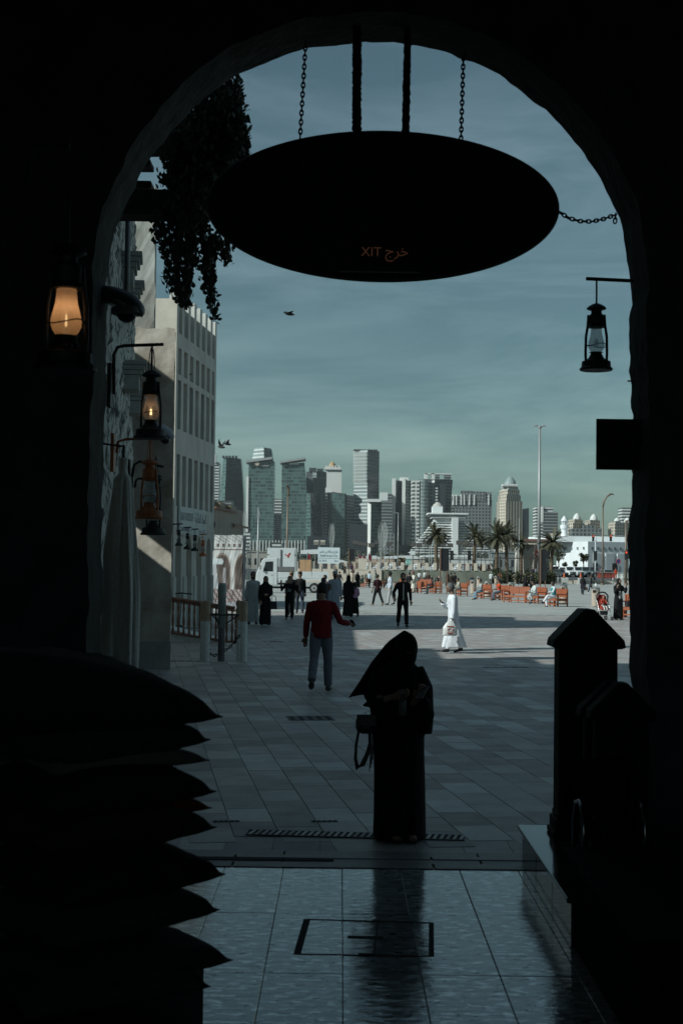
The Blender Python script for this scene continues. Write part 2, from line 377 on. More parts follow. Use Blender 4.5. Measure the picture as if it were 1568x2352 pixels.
for i in range(-8, 8):
    for j in range(0, 8):
        y = 10.04 - (j + .5) * tl - (.0 if True else 0)
        inst('floor_tile', tme, hall_floor, ((i + .5) * tw + .035, y, random.uniform(-.001, .001)))
m = MB(); m.quad((-3.6, -9, -.003), (3.6, -9, -.003), (3.6, -.13, -.003), (-3.6, -.13, -.003)); m.build('rear_floor_tile_field', M_fleck, hall_floor, kind='stuff')

# threshold boards
M_thr = mat('worn_threshold_wood', (.19, .17, .165), .45, .3, 4, .5, stretch=(.4, 6, 1))
th = thing('threshold', 'dark worn boarded threshold across the arch opening', 'threshold', (0.15, 10.06, 0))
for k, (y0, y1, z) in enumerate(((.002, .16, .006), (.163, .30, .003), (.303, .40, .008), (.403, .575, .004))):
    for sgn in range(3):
        x0 = -2.1 + sgn * 1.42 + (k % 2) * .35 - .2; b = MB(); b.box((x0 + .7, (y0 + y1) / 2, z / 2 - .01), (1.405, y1 - y0, z + .02)); b.build('board', M_thr, th, bevel=.003)
b = MB(); b.box((-.75, .235, .007), (1.15, .05, .004)); b.build('track_slot', mat('black_slot', (.012, .012, .012), .9, 0), th)

# drain grate across the front
M_iron = mat('cast_iron', (.05, .05, .052), .6, .3, 20, .2)
gl, gr = G(568, 1913, .0), G(1066, 1926, .0)
dg_ = thing('drain_grate', 'slotted drain grate in the paving before the threshold', 'drain', ((gl + gr) / 2) + Vector((0, 0, .002)), math.atan2(gr.y - gl.y, gr.x - gl.x))
Lg = (gr - gl).length
b = MB(); b.box((0, 0, .001), (Lg, .20, .003)); b.build('channel_dark_plate', mat('black_slot', (.012, .012, .012), .9, 0), dg_)  # black plate on the slabs, painted dark in place of the channel's depth
b = MB()
nb = 33
bar = MB(); bar.prism([(-.014, -.088), (.010, -.088), (.032, .088), (.008, .088)], .0, .006); bme = bar.mesh('bar'); bme.materials.append(M_pave1)
for i in range(nb): inst('bar', bme, dg_, (-Lg / 2 + .03 + i * (Lg - .06) / (nb - 1), 0, .002))
for s_ in (-1, 1):
    b = MB(); b.box((0, s_ * .096, .004), (Lg, .014, .006)); b.build('edge_rail', M_iron, dg_)
# small gully covers and grates further out
def gully(x, y, wd, dp, lab):
    t = thing('gully_cover', lab, 'drain cover', G(x, y) + Vector((0, 0, .002)), R(8))
    b = MB(); b.box((0, 0, .001), (wd, dp, .003)); b.build('plate', M_iron, t)
    for k in range(5):
        b = MB(); b.box((-wd * .4 + k * wd * .2, 0, .004), (wd * .09, dp * .7, .004)); b.build('slot', mat('black_slot', (.012, .012, .012), .9, 0), t)
gully(712, 1650, .62, .55, 'dark square drain cover behind the man in red')
gully(745, 1887, .22, .06, 'small worn gully cover just beyond the slotted drain')
gully(520, 1887, .22, .06, 'small worn gully cover near the cushion stack')
gully(1160, 1533, 1.0, .10, 'long narrow dark gully in the sunlit paving')
gully(417, 1519, .85, .12, 'perforated gully at the foot of the plaster fin')
gully(636, 1474, .35, .2, 'small gully behind the man in red')

# access cover in the hall floor
ac = thing('access_cover', 'square stone-filled access cover with dark frame slots in the hall floor', 'floor cover', G(843, 2160) + Vector((0, 0, .0015)))
M_slot = mat('black_slot', (.012, .012, .012), .9, 0)
p = [G(705, 2112), G(990, 2120), G(990, 2197), G(682, 2192)]; c0 = ac.location
def strip(a, b_, wd, nm):
    a = a - c0; b_ = b_ - c0; d = (b_ - a).normalized(); n = Vector((-d.y, d.x, 0)) * wd / 2; q = MB()
    z = Vector((0, 0, .0015)); lo = [a + n, a - n, b_ - n, b_ + n]
    q.add([Vector((v.x, v.y, -.001)) for v in lo] + [Vector((v.x, v.y, .002)) for v in lo], [(4, 5, 6, 7), (0, 1, 5, 4), (1, 2, 6, 5), (2, 3, 7, 6), (3, 0, 4, 7)]); q.build(nm, M_slot, ac)
strip(p[0], p[1], .012, 'frame_joint'); strip(p[3], p[2], .012, 'frame_joint')
strip(p[0], p[3], .04, 'frame_slot'); strip(p[1], p[2], .03, 'frame_slot')
strip(G(798, 2152), G(880, 2154), .04, 'key_slot'); strip(G(868, 2115), G(858, 2195), .008, 'frame_joint'); strip(G(822, 2193), G(858, 2194), .05, 'key_slot')

# ================================================================== THE SOUQ BUILDING WITH THE ARCH
M_hall = mat('dark_plaster', (.085, .072, .09), .95, .3, 3, .6)  # dark mottled plaster for the hall interior and the wall core
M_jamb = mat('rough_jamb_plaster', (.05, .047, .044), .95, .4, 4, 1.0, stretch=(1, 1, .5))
YA, YB = 10.05, 10.65
ctr = P(847, 690, YB); ARX, ARZ, ARR = ctr.x, ctr.z, 605 * mpp(YB)
souq = thing('souq_gatehouse', 'dark souq gatehouse with a tall round arch opening onto the square', 'building', (0, 10.05, 0))
def arch_pt(t):      # t 0..1 from left foot over the top to the right foot
    hl = ARZ; al = math.pi * ARR; tot = 2 * hl + al; s_ = t * tot
    if s_ < hl: p_ = (ARX - ARR, s_); n_ = (1, 0)
    elif s_ < hl + al:
        a = math.pi - (s_ - hl) / ARR; p_ = (ARX + ARR * math.cos(a), ARZ + ARR * math.sin(a)); n_ = (-math.cos(a), -math.sin(a))
    else: p_ = (ARX + ARR, hl - (s_ - hl - al)); n_ = (-1, 0)
    k = nz(s_ * 2.1, 3.) * .016 + nz(s_ * 7.3, 1.) * .010
    if s_ > hl + al: k *= 1.5
    return Vector((p_[0] + n_[0] * k, 0, p_[1] + n_[1] * k))
NA = 260
inner = [arch_pt(i / NA) for i in range(NA + 1)]
def outer_pt(p_):
    d = Vector((p_.x - ARX, 0, max(p_.z, .0) - 3)); W, Ht = 4.6, 9.6
    if p_.z <= 3.0: return Vector((-W if p_.x < ARX else W, 0, p_.z))
    s_ = min((W - abs(0)) / max(1e-6, abs(d.x)), (Ht - 3) / max(1e-6, d.z)); q = Vector((ARX, 0, 3)) + d * s_
    return q
rows = 6; m = MB(); vs = []; fs = []
for i, p_ in enumerate(inner):
    for r in range(rows + 1):
        f = r / rows; jit = nz(i * .35, r * 1.7, 2) * .012 if 0 < r < rows else 0
        q = p_ - Vector((ARX, 0, ARZ if p_.z > ARZ else p_.z)); e = 1 + jit / ARR
        q = Vector((ARX, 0, ARZ if p_.z > ARZ else p_.z)) + q * e
        vs.append(Vector((q.x, f * (YB - YA), q.z)))
for i in range(NA):
    for r in range(rows): a = i * (rows + 1) + r; fs.append((a, a + 1, a + rows + 2, a + rows + 1))
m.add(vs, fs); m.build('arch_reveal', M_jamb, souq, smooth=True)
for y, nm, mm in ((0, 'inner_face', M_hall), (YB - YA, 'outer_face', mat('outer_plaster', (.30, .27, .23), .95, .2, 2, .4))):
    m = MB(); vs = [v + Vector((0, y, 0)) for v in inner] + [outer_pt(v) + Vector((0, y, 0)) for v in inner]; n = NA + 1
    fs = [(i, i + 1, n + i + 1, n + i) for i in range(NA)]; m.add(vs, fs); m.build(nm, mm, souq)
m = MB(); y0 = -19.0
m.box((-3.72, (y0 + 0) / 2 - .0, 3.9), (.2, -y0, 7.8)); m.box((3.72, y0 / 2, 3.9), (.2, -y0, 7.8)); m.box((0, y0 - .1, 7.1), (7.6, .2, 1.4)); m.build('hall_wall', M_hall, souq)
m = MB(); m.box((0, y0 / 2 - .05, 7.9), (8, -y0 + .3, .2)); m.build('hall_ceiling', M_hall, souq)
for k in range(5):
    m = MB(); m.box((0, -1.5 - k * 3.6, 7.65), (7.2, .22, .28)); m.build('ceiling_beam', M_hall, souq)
m = MB(); m.box((-4.15, .3, 4.8), (.9, .58, 9.6)); m.box((4.15, .3, 4.8), (.9, .58, 9.6)); m.box((0, .3, 9.75), (9.2, .6, .3)); m.build('outer_pier', M_jamb, souq)

# ---- souq wall running out on the left beyond the arch, rough coral-stone plaster
M_rough = mat('rough_coral_plaster', (.07, .068, .062), .95, .6, 8, 1.0, stretch=(1, 1, .35), col2=(.62, .60, .56), thr=(.42, .54))
A0, A1 = Vector((-1.93, 10.66, 0)), Vector((-3.72, 25.0, 0)); wl_ = thing('rough_souq_wall', 'rough pitted plaster wall running out beside the arch', 'wall', A0)
du = (A1 - A0); Lw = du.length; du.normalize(); nn = Vector((du.y, -du.x, 0))
nu, nv, Hw = 110, 150, 9.0; m = MB(); vs = []; fs = []
for i in range(nu + 1):
    for j in range(nv + 1):
        u = Lw * i / nu; z = Hw * j / nv
        d = nz(u * 1.3, z * .9) * .05 + nz(u * 4.5, z * 2.7, 1) * .03 + random.uniform(-.008, .014) + max(0, nz(u * 2.9 + 3, z * 3.3, 4) - .35) * .07
        vs.append(du * u + nn * d + Vector((0, 0, z)))
for i in range(nu):
    for j in range(nv): a = i * (nv + 1) + j; fs.append((a, a + nv + 1, a + nv + 2, a + 1))
m.add(vs, fs); m.build('plaster_face', M_rough, wl_, smooth=True)
m = MB(); q = [Vector((0, 0, 0)), du * Lw, du * Lw - nn * 3, -nn * 3]; m.prism([(v.x - nn.x * .12, v.y - nn.y * .12) for v in q], 0, Hw); m.build('core', M_hall, wl_)
M_stone = mat('dressed_stone', (.40, .39, .36), .85, .15, 5, .3)
for k, (x, y, Y) in enumerate(((298, 592, 17.5), (312, 838, 20), (315, 900, 23), (309, 655, 22))):
    c = P(x, y, Y); t = thing('window_ledge', ['stone window ledge high up near the drainpipes', 'stone ledge on the rough wall above the black lantern bracket', 'lower stone ledge behind the black lantern bracket', 'stone ledge beside the tall plaster pier'][k], 'ledge', c, math.atan2(-du.x, du.y))
    for zz, dd in ((0, .30), (-.07, .24), (-.14, .17), (-.28, .10)):
        b = MB(); b.box((-.05, 0, zz), (dd + .12, .55, .065 if zz > -.2 else .2)); b.build('moulding', M_stone, t, bevel=.01)
for k, (x, cc) in enumerate(((290, (.35, .37, .38)), (284, (.03, .03, .03)))):
    p0 = P(x + 8, 480, 16.4); b = MB(); b.tube([(p0.x, 16.4, p0.z + .6), (p0.x, 16.4, p0.z - .8), (p0.x, 16.4, p0.z - 1.1)], .017, 8); o = b.build('drainpipe', mat('pipe%d' % k, cc, .5, .1), smooth=True)
    tag(o, ['pale vertical drainpipe on the rough wall under the beams', 'black vertical drainpipe on the rough wall under the beams'][k], 'pipe')
# fin of plaster facing the camera, and the tall pier behind it
M_fin = mat('stained_plaster', (.26, .205, .155), .95, .4, 1.3, .6, col2=(.56, .50, .43), thr=(.33, .66), detail=9)
def plaster_block(nm, lab, x0, x1, Y, dp, h, wob=.02, mm=None):
    t = thing(nm, lab, 'wall', ((x0 + x1) / 2, Y, 0)); m = MB(); W = x1 - x0; nx, nz_ = 10, 60; vs = []; fs = []
    for j in range(nz_ + 1):
        for i in range(nx + 1):
            z = h * j / nz_; xx = -W / 2 + W * i / nx
            e = nz(z * 2.2, Y) * wob
            top = nz(xx * 5, Y) * .03 if j == nz_ else 0
            vs.append(Vector((xx + (e if i == nx else 0), nz(xx * 4, z * 2, Y) * wob * .5, z + top)))
    for j in range(nz_):
        for i in range(nx): a = j * (nx + 1) + i; fs.append((a, a + 1, a + nx + 2, a + nx + 1))
    m.add(vs, fs); o1 = m.build('front_face', mm or M_fin, t)
    m = MB(); m.box((0, dp / 2 + .012, h / 2 - .02), (W - .03, dp, h - .04)); m.build('core', mm or M_fin, t)
    return t
xf0, xf1 = P(225, 1290, 28).x, P(394, 1290, 28).x
fin = plaster_block('plaster_fin_wall', 'stained plaster wall end with flaking base and a sunlit patch', xf0, xf1, 28, .22, P(350, 754, 28).z)
m = MB(); hb = P(390, 1420, 28).z; m.box((0, -.03, hb * .27), (xf1 - xf0 + .03, .07, hb * .54)); m.build('plinth_patch', mat('grey_render', (.30, .29, .27), .95, .15, 2.5, .4), fin)
pier = plaster_block('tall_plaster_pier', 'tall grey stained plaster pier rising behind the wall end', P(262, 700, 31).x, P(355, 700, 31).x, 31, .3, P(330, 430, 31).z, .03, mat('grey_stained_plaster', (.22, .20, .17), .95, .4, 1.0, .4, col2=(.44, .44, .41), thr=(.3, .7), detail=9))
# added unseen blockers: slit wall aims sun at the fin, both shade the square
M_cream = mat('cream_plaster', (.46, .42, .36), .95, .15, 1.2, .3)
al_ = thing('sun_slit_wall', 'unseen plaster wall added to shade the square, with a slit for the sunlit patch', 'wall', (-8, 25, 0))
for c, d in (((0, -1.3, 4.5), (.3, 3.4, 9)), ((0, 3.2, 3.75), (.3, 4.4, 7.5)), ((0, .7, 2.61), (.3, .6, 5.22)), ((0, .7, 7.4), (.3, .6, 3.2))):
    b = MB(); b.box(c, d); b.build('wall_panel', M_cream, al_)
cr_ = thing('shade_block', 'unseen low plaster block added to shade the square', 'building', (-12, 39, 0))
b = MB(); b.box((0, 0, 3.3), (6, 18.5, 6.6)); b.build('wall', M_cream, cr_)
b = MB(); b.box((0, 0, 6.74), (6.2, 18.7, .25)); b.build('roof_coping', M_cream, cr_)
# ================================================================== WINDOWED BUILDING ON THE LEFT
M_fac = mat('facade_plaster', (.56, .55, .51), .95, .12, .9, .3)
M_niche = mat('niche_plaster', (.44, .35, .28), .95, .25, 1.3, .3)
M_dwood = mat('dark_wood', (.035, .025, .02), .7, .3, 8, .2)
M_glass = mat('dark_pane', (.02, .024, .028), .12, 0)
M_iron2 = mat('black_iron', (.016, .015, .015), .55, .3, 20, .2)
pa, pb = P(398, 1290, 49), P(490, 1290, 56.2); pa.z = pb.z = 0
fd = (pb - pa); FL = fd.length; fang = math.atan2(fd.y, fd.x)
bw = thing('windowed_souq_building', 'four-storey plaster souq building with rows of narrow windows and a toothed parapet', 'building', pa, fang)
# local: x along the facade, -y outward (to the square), z up
def bb(nm, mm, x0, x1, y0, y1, z0, z1, par=None, bevel=0):
    b = MB(); b.box(((x0 + x1) / 2, (y0 + y1) / 2, (z0 + z1) / 2), (x1 - x0, y1 - y0, z1 - z0)); return b.build(nm, mm, par or bw, bevel=bevel)
HB = 11.3; base = -.42; KS = .857; bw.location = CAMLOC + (pa - CAMLOC) * KS; bw.scale = (KS,) * 3
bb('body', M_niche, .02, FL - .02, .28, 9, 0, 10.9)
bb('front_wall', mat('sunlit_plaster', (.52, .47, .40), .95, .12, 1.0, .3), -.004, .018, .004, 9, base, 11.2)  # sunlit tone of this side put into its own plaster colour
NB = 7; bay = FL / NB; pw = .40
rowsz = [(10.05, 11.05), (8.62, 9.55), (6.70, 8.42), (4.02, 5.83)]
for i in range(NB + 1):
    x = i * bay; a, b_ = max(0, x - pw / 2), min(FL, x + pw / 2)
    if i == 0: b_ = .30
    if i == NB: a = FL - .32
    bb('pilaster', M_fac, a, b_, 0, .285, 3.2, HB + (.25 if i % 1 == 0 else 0))
    if i < NB: bb('merlon', M_fac, x + .25, x + bay - .2, .3, .5, 10.85, 11.35 - .12)
for z0, z1 in ((9.55, 10.05), (8.42, 8.62), (5.83, 6.70), (3.2, 4.02)): bb('spandrel', M_fac, .003, FL - .003, .004, .282, z0, z1)
for i in range(NB):
    x0, x1 = (i * bay + (.30 if i == 0 else pw / 2)), ((i + 1) * bay - (.32 if i == NB - 1 else pw / 2))
    bb('niche_back', M_niche, x0, x1, .24, .275, 8.62, 9.55)
    for (z0, z1) in rowsz[2:]:
        if i % 2 == 0:
            o = bb('window', M_dwood, x0, x1, .17, .26, z0 + .002, z1 - .002)
            for s_ in (0, 1):
                for zz in range(3):
                    hh = (z1 - z0) / 3; bb('pane', M_glass, x0 + .05 + s_ * (x1 - x0) / 2 - s_ * .02, x0 + (x1 - x0) / 2 - .02 + s_ * (x1 - x0) / 2 - s_ * .03, .16, .169, z0 + zz * hh + .05, z0 + (zz + 1) * hh - .05, o)
            o.parent = bw
        else:
            bb('niche_back', M_niche, x0, x1, .20, .262, z0, z1)
            b = MB(); wv = x1 - x0; zc = z0 + .62 * (z1 - z0); pts = [(x0 + .05, zc), (x1 - .05, zc)]
            for k in range(9):
                t = k / 8; pts.append((x1 - .05 - t * (wv - .1), zc + .12 + math.sin(math.pi * t) ** .6 * .40))
            b.prism(pts, .15, .199, 'y'); b.build('arch_relief', M_fac, bw)
# ground floor arcade
def arch_panel(x0, x1, o0, o1, hs_, ht, z1, y0, y1, nm='arcade_bay', mm=M_fac, par=None, z0=None):
    z0 = base if z0 is None else z0
    pts = [(x0, z0), (o0, z0), (o0, hs_)]
    for k in range(1, 12):
        t = k / 12; a = math.pi * (1 - t); pts.append(((o0 + o1) / 2 + (o1 - o0) / 2 * math.cos(a), hs_ + (ht - hs_) * math.sin(a) ** .8))
    pts += [(o1, hs_), (o1, z0), (x1, z0), (x1, z1), (x0, z1)]
    b = MB(); b.prism(pts, y0, y1, 'y'); return b.build(nm, mm, par or bw)
nb3 = 4; b3 = FL / nb3
for i in range(nb3):
    x0, x1 = i * b3 + .002, (i + 1) * b3 - .002
    arch_panel(x0, x1, x0 + .42, x1 - .42, 2.1, 3.0, 3.198, .02, .5)
    bb('door', mat('grey_door', (.13, .13, .125), .7, .2, 3), x0 + .40, x1 - .40, .36, .42, base, 3.1)
    bb('pillar_base', M_fac, x0 - .1 if i else x0, x0 + .40, -.03, .018, base, 1.55)
bb('pillar_base', M_fac, FL - .38, FL - .003, -.03, .018, base, 1.55)
# shop sign
sg = thing('shop_sign', 'pale painted shop sign band with grey lettering over the arcade', 'sign', pa + Vector((math.cos(fang), math.sin(fang), 0)) * .55 + Vector((math.sin(fang), -math.cos(fang), 0)) * .06, fang)
sg.location = CAMLOC + (sg.location - CAMLOC) * KS; sg.scale = (KS,) * 3
bb('shadow_wing', M_fac, FL - .05, FL + 4.6, 2.4, 9.2, base, 10.9)  # hidden block added to lengthen the building's shadow across the square
b = MB(); b.box((2.35, 0, 3.52), (4.7, .06, 1.0)); b.build('board', mat('sign_white', (.50, .56, .56), .6, .1, 3), sg)
M_ltr = mat('sign_letters', (.16, .17, .19), .7, 0)
text('lettering', 'JKAH FOODSTUFF', .42, M_ltr, sg, (1.2, -.034, 3.66), width=2.2)
text('lettering', arabic('المواد الغذائية'), .5, M_ltr, sg, (3.6, -.034, 3.66), width=2.0)
text('lettering', 'TRADING CO.', .2, M_ltr, sg, (1.0, -.034, 3.22), width=1.6)
text('lettering', arabic('للتجارة'), .22, M_ltr, sg, (3.8, -.034, 3.22), width=1.2)

# ================================================================== LANTERNS
def glass_mat(name, col, tr, em=0):
    if name in MATS: return MATS[name]
    m = bpy.data.materials.new(name); m.use_nodes = True; MATS[name] = m; t = m.node_tree; t.nodes.clear(); N = t.nodes.new
    a = N('ShaderNodeBsdfTransparent'); a.inputs[0].default_value = (.8, .82, .82, 1); b = N('ShaderNodeBsdfTranslucent'); b.inputs[0].default_value = tuple(col) + (1,)
    g = N('ShaderNodeBsdfGlossy'); g.inputs['Roughness'].default_value = .15; g.inputs[0].default_value = (.7, .7, .7, 1)
    m1 = N('ShaderNodeMixShader'); m1.inputs[0].default_value = tr; m2 = N('ShaderNodeMixShader'); m2.inputs[0].default_value = .06; o = N('ShaderNodeOutputMaterial')
    t.links.new(a.outputs[0], m1.inputs[1]); t.links.new(b.outputs[0], m1.inputs[2]); t.links.new(m1.outputs[0], m2.inputs[1]); t.links.new(g.outputs[0], m2.inputs[2]); t.links.new(m2.outputs[0], o.inputs[0])
    n = N('ShaderNodeTexNoise'); n.inputs['Scale'].default_value = 25; r = N('ShaderNodeMapRange'); r.inputs[3].default_value = max(0, tr - .15); r.inputs[4].default_value = min(1, tr + .15); t.links.new(n.outputs['Fac'], r.inputs[0]); t.links.new(r.outputs[0], m1.inputs[0])
    return m
M_gclear = glass_mat('smoky_glass', (.45, .47, .46), .35); M_gwarm = glass_mat('frosted_glass', (.75, .55, .38), .75)
M_fil = mat('filament', (1, .62, .28), 1, 0, emit=5)
def lantern(label, loc, Hl=.5, rz=0, body=None, glass=None, lit=0, bulb=True, group='oil lanterns hung around the arch'):
    t = thing('oil_lantern', label, 'lantern', loc, rz, group); s = Hl; body = body or M_iron2
    b = MB(); b.lathe([(.0, 0), (.235 * s, .0), (.245 * s, .025 * s), (.215 * s, .055 * s), (.21 * s, .13 * s), (.15 * s, .15 * s), (.11 * s, .19 * s), (.085 * s, .24 * s), (.08 * s, .262 * s), (.105 * s, .268 * s), (.0, .275 * s)], seg=20); b.build('fuel_tank', body, t, smooth=False)
    b = MB(); b.lathe([(.03 * s, .13 * s), (.035 * s, .18 * s), (.028 * s, .185 * s)], (-.15 * s, 0, .0), 8); b.build('filler_cap', body, t)
    b = MB(); prof = [(.072, .272), (.088, .29), (.104, .315), (.114, .34), (.119, .37), (.117, .40), (.111, .43), (.102, .46), (.094, .49), (.087, .52), (.082, .56), (.078, .60), (.076, .645)]; b.lathe([(r * s, z * s) for r, z in prof], seg=20)
    me = b.mesh('glass_chimney'); gl_ = b.build('glass_chimney', glass or M_gclear, t, smooth=True)
    b = MB(); b.lathe([(.0, .625 * s), (.12 * s, .632 * s), (.125 * s, .645 * s), (.10 * s, .655 * s), (.112 * s, .68 * s), (.115 * s, .80 * s), (.10 * s, .825 * s), (.078 * s, .835 * s), (.078 * s, .885 * s), (.13 * s, .90 * s), (.148 * s, .915 * s), (.12 * s, .945 * s), (.07 * s, .975 * s), (.02 * s, .995 * s), (0, 1.0 * s)], seg=20); b.build('chimney_cap', body, t)
    for q in (-1, 1):
        b = MB(); b.tube([(0, q * .15 * s, .14 * s), (0, q * .155 * s, .25 * s), (0, q * .150 * s, .5 * s), (0, q * .125 * s, .66 * s), (0, q * .115 * s, .82 * s)], .02 * s, 8, ref=(1, 0, 0)); b.build('side_tube', body, t)
    b = MB(); b.tube([(.14 * s * math.cos(a), .14 * s * math.sin(a), .37 * s + .02 * s * math.sin(2 * a)) for a in [k * math.pi / 8 for k in range(16)]], .006 * s, 5, close=True); b.build('guard_wire', body, t)
    b = MB(); b.tube([(-.135 * s * math.cos(a) if False else .09 * s * math.cos(a), 0, .9 * s + (.42 * s) * math.sin(a) ** .7) for a in [k * math.pi / 14 for k in range(15)]], .007 * s, 5); b.build('bail_wire', body, t)
    b = MB(); b.tube([(0, 0, .99 * s), (0, 0, 1.36 * s)], .016 * s, 6); b.build('hanger_rod', body, t)
    if bulb:
        b = MB(); b.ell((0, 0, .40 * s), (.038 * s, .038 * s, .07 * s), 10, 8); b.build('bulb', glass_mat('bulb_glass', (.8, .7, .6), .15), t, smooth=True)
    if lit:
        for q in (-1, 1):
            b = MB(); b.tube([(q * .016 * s, 0, .345 * s), (q * .012 * s, 0, .43 * s)], .006 * s, 6); b.build('filament', M_fil, t)
        ld = bpy.data.lights.new('lantern_glow', 'POINT'); ld.energy = lit; ld.color = (1, .62, .34); ld.shadow_soft_size = .03; lo = bpy.data.objects.new('lantern_glow', ld); COL.objects.link(lo); lo.parent = t; lo.location = (0, 0, .47 * s)
    return t
def bracket(label, pts, wall_pt, r=.016, m_=None, plate=True):
    t = thing('lantern_bracket', label, 'bracket', wall_pt, 0, 'lantern brackets'); w0 = Vector(wall_pt); b = MB(); b.tube([Vector(p_) - w0 for p_ in pts], r, 8, ref=(0, 1, .01)); b.build('arm', m_ or M_iron2, t, smooth=True)
    if plate:
        b = MB(); b.box((-.03 if pts[-1][0] > pts[0][0] else .03, 0, -.02), (.03, .12, .34)); b.build('wall_plate', m_ or M_iron2, t)
    return t
# right-hand lantern on the jamb
Y = 10.55; pb_ = P(1368, 851, Y); lantern('unlit black oil lantern on the right jamb bracket against the sky', pb_, 157 * mpp(Y), R(78))
a1, a2, a3 = P(1345, 640, Y), P(1430, 644, Y), P(1462, 700, Y); bracket('black pipe bracket of the lantern on the right jamb', [a3, P(1462, 655, Y), P(1452, 645, Y), a2, a1], a3, .014)
# left black lantern with glowing bulb
Y = 11.0; pb_ = P(346, 1008, Y); lantern('black oil lantern with a glowing bulb beside the rough wall', pb_, 160 * mpp(Y), R(70), glass=glass_mat('lit_smoky_glass', (.6, .5, .42), .30), lit=.07)
bracket('bent black pipe bracket over the glowing lantern', [P(262, 905, Y), P(262, 815, Y), P(270, 798, Y), P(285, 794, Y), P(376, 791, Y)], P(262, 880, Y), .013)
# copper-orange lantern, further out
M_cop = mat('orange_enamel', (.42, .13, .04), .5, .35, 14, .2)
Y = 12.6; lantern('rusty orange oil lantern hanging under the black one', P(343, 1192, Y), 140 * mpp(Y), R(66), body=M_cop)
bracket('rusty orange pipe bracket of the orange lantern', [P(268, 1040, Y), P(272, 1014, Y), P(290, 1009, Y), P(345, 1007, Y), P(362, 1008, Y)], P(268, 1035, Y), .012, M_cop)
Y = 14.4; lantern('black oil lantern mostly hidden behind the orange one', P(352, 1229, Y), 122 * mpp(Y), R(60))
bracket('black bracket behind the orange lantern', [P(304, 1095, Y), P(308, 1068, Y), P(320, 1060, Y), P(376, 1072, Y)], P(304, 1090, Y), .014)
Y = 16.5; lantern('far small black oil lantern on the rough wall', P(356, 1190, Y), 105 * mpp(Y), R(60))
bracket('far black bracket on the rough wall', [P(310, 1120, Y), P(312, 1105, Y), P(318, 1099, Y), P(372, 1101, Y)], P(310, 1115, Y), .014)
# inside lantern, lit, left
Y = 6.3; s_ = 300 * mpp(Y); lantern('lit oil lantern glowing amber inside the dark hall', P(152, 770, Y) - Vector((0, 0, .275 * s_)), s_, R(108), glass=M_gwarm, lit=.14)
bracket('black bracket of the amber lantern inside the hall', [P(60, 420, Y), P(80, 340, Y), P(160, 335, Y)], P(60, 430, Y), .014, plate=False)
# four lanterns on the arcade
for k, (x, yb, mm) in enumerate(((411, 1254, None), (430.5, 1262, None), (447.5, 1266, None), (466, 1278, M_cop))):
    Y = 42.0 + (x - 415) / 92 * 6.2; hl = 38 * mpp(Y)
    lantern(['black oil lantern over the first arcade arch', 'black oil lantern over the second arcade arch', 'black oil lantern over the third arcade arch', 'orange oil lantern at the far corner of the arcade'][k], P(x, yb, Y), hl, R(30), body=mm, bulb=False)
    bracket(['bracket over the first arcade arch', 'bracket over the second arcade arch', 'bracket over the third arcade arch', 'orange bracket at the far corner of the arcade'][k], [P(x - 17, yb - 22, Y), P(x - 17, yb - 46, Y), P(x - 14, yb - 50, Y), P(x + 9, yb - 51, Y)], P(x - 17, yb - 34, Y), .02, mm)

# ================================================================== HANGING OVAL SIGN, ROPES, CHAINS
Y = 10.35; M_black = mat('black_board', (.008, .008, .009), .7, .2, 3); M_rim = mat('board_rim', (.06, .045, .04), .6, .1)
c = P(879, 474, Y); ax, az = 402 * mpp(Y), 171 * mpp(Y)
ov = thing('oval_sign', 'huge black oval sign board hanging in the arch', 'sign', c); ov.rotation_euler = (0, 0.0, 0)
NE = 96; pl = [(ax * math.cos(2 * math.pi * k / NE), az * math.sin(2 * math.pi * k / NE)) for k in range(NE)]
b = MB(); b.prism(pl, -.03, .03, 'y'); b.build('board', M_black, ov)
b = MB(); b.tube([(x * 1.002, 0, z * 1.004) for x, z in pl], .018, 6, close=True); b.build('rim', M_rim, ov)
ex = thing('exit_sign', 'small dark exit sign with dim amber letters in front of the oval board', 'sign', P(871, 598, 10.22))
b = MB(); b.box((0, 0, .015), (182 * mpp(10.2), .03, 62 * mpp(10.2))); b.build('box', M_black, ex); b = MB(); b.box((0, -.003, -.085), (184 * mpp(10.2), .04, .006)); b.build('bottom_edge', mat('edge_grey', (.06, .06, .07), .5, 0), ex)
M_amb = mat('amber_letters', (.20, .09, .05), .8, .5, 60, emit=.11)
text('lettering', 'XIT', .095, M_amb, ex, (-.06, -.02, .055)); text('lettering', arabic('خرج'), .105, M_amb, ex, (.125, -.02, .06))
M_rope = mat('rope_wrap', (.03, .022, .018), .95, .3, 30, .6)
for k, (x0, y0, x1, y1, r) in enumerate(((820, 60, 819, 306, .034), (936, 66, 931, 309, .028))):
    a, b_ = P(x0, y0, Y), P(x1, y1, Y); t = tag(MB().tube([a.lerp(b_, i / 60) + Vector((random.uniform(-.003, .003), 0, 0)) for i in range(61)], [r * random.uniform(.9, 1.12) for _ in range(61)], 8).build('rope_hanger', M_rope, smooth=True), ['thick rope-wrapped rod above the middle of the oval sign', 'thinner rope-wrapped rod above the oval sign nearer the right jamb'][k], 'rope')
M_chain = mat('chain_iron', (.02, .016, .016), .6, .2)
def link_mesh(a, r):
    b = MB(); b.tube([(a * .55 * math.cos(t), 0, a * math.sin(t)) for t in [2 * math.pi * k / 10 for k in range(10)]], r, 5, close=True); me = b.mesh('link'); me.materials.append(M_chain); return me
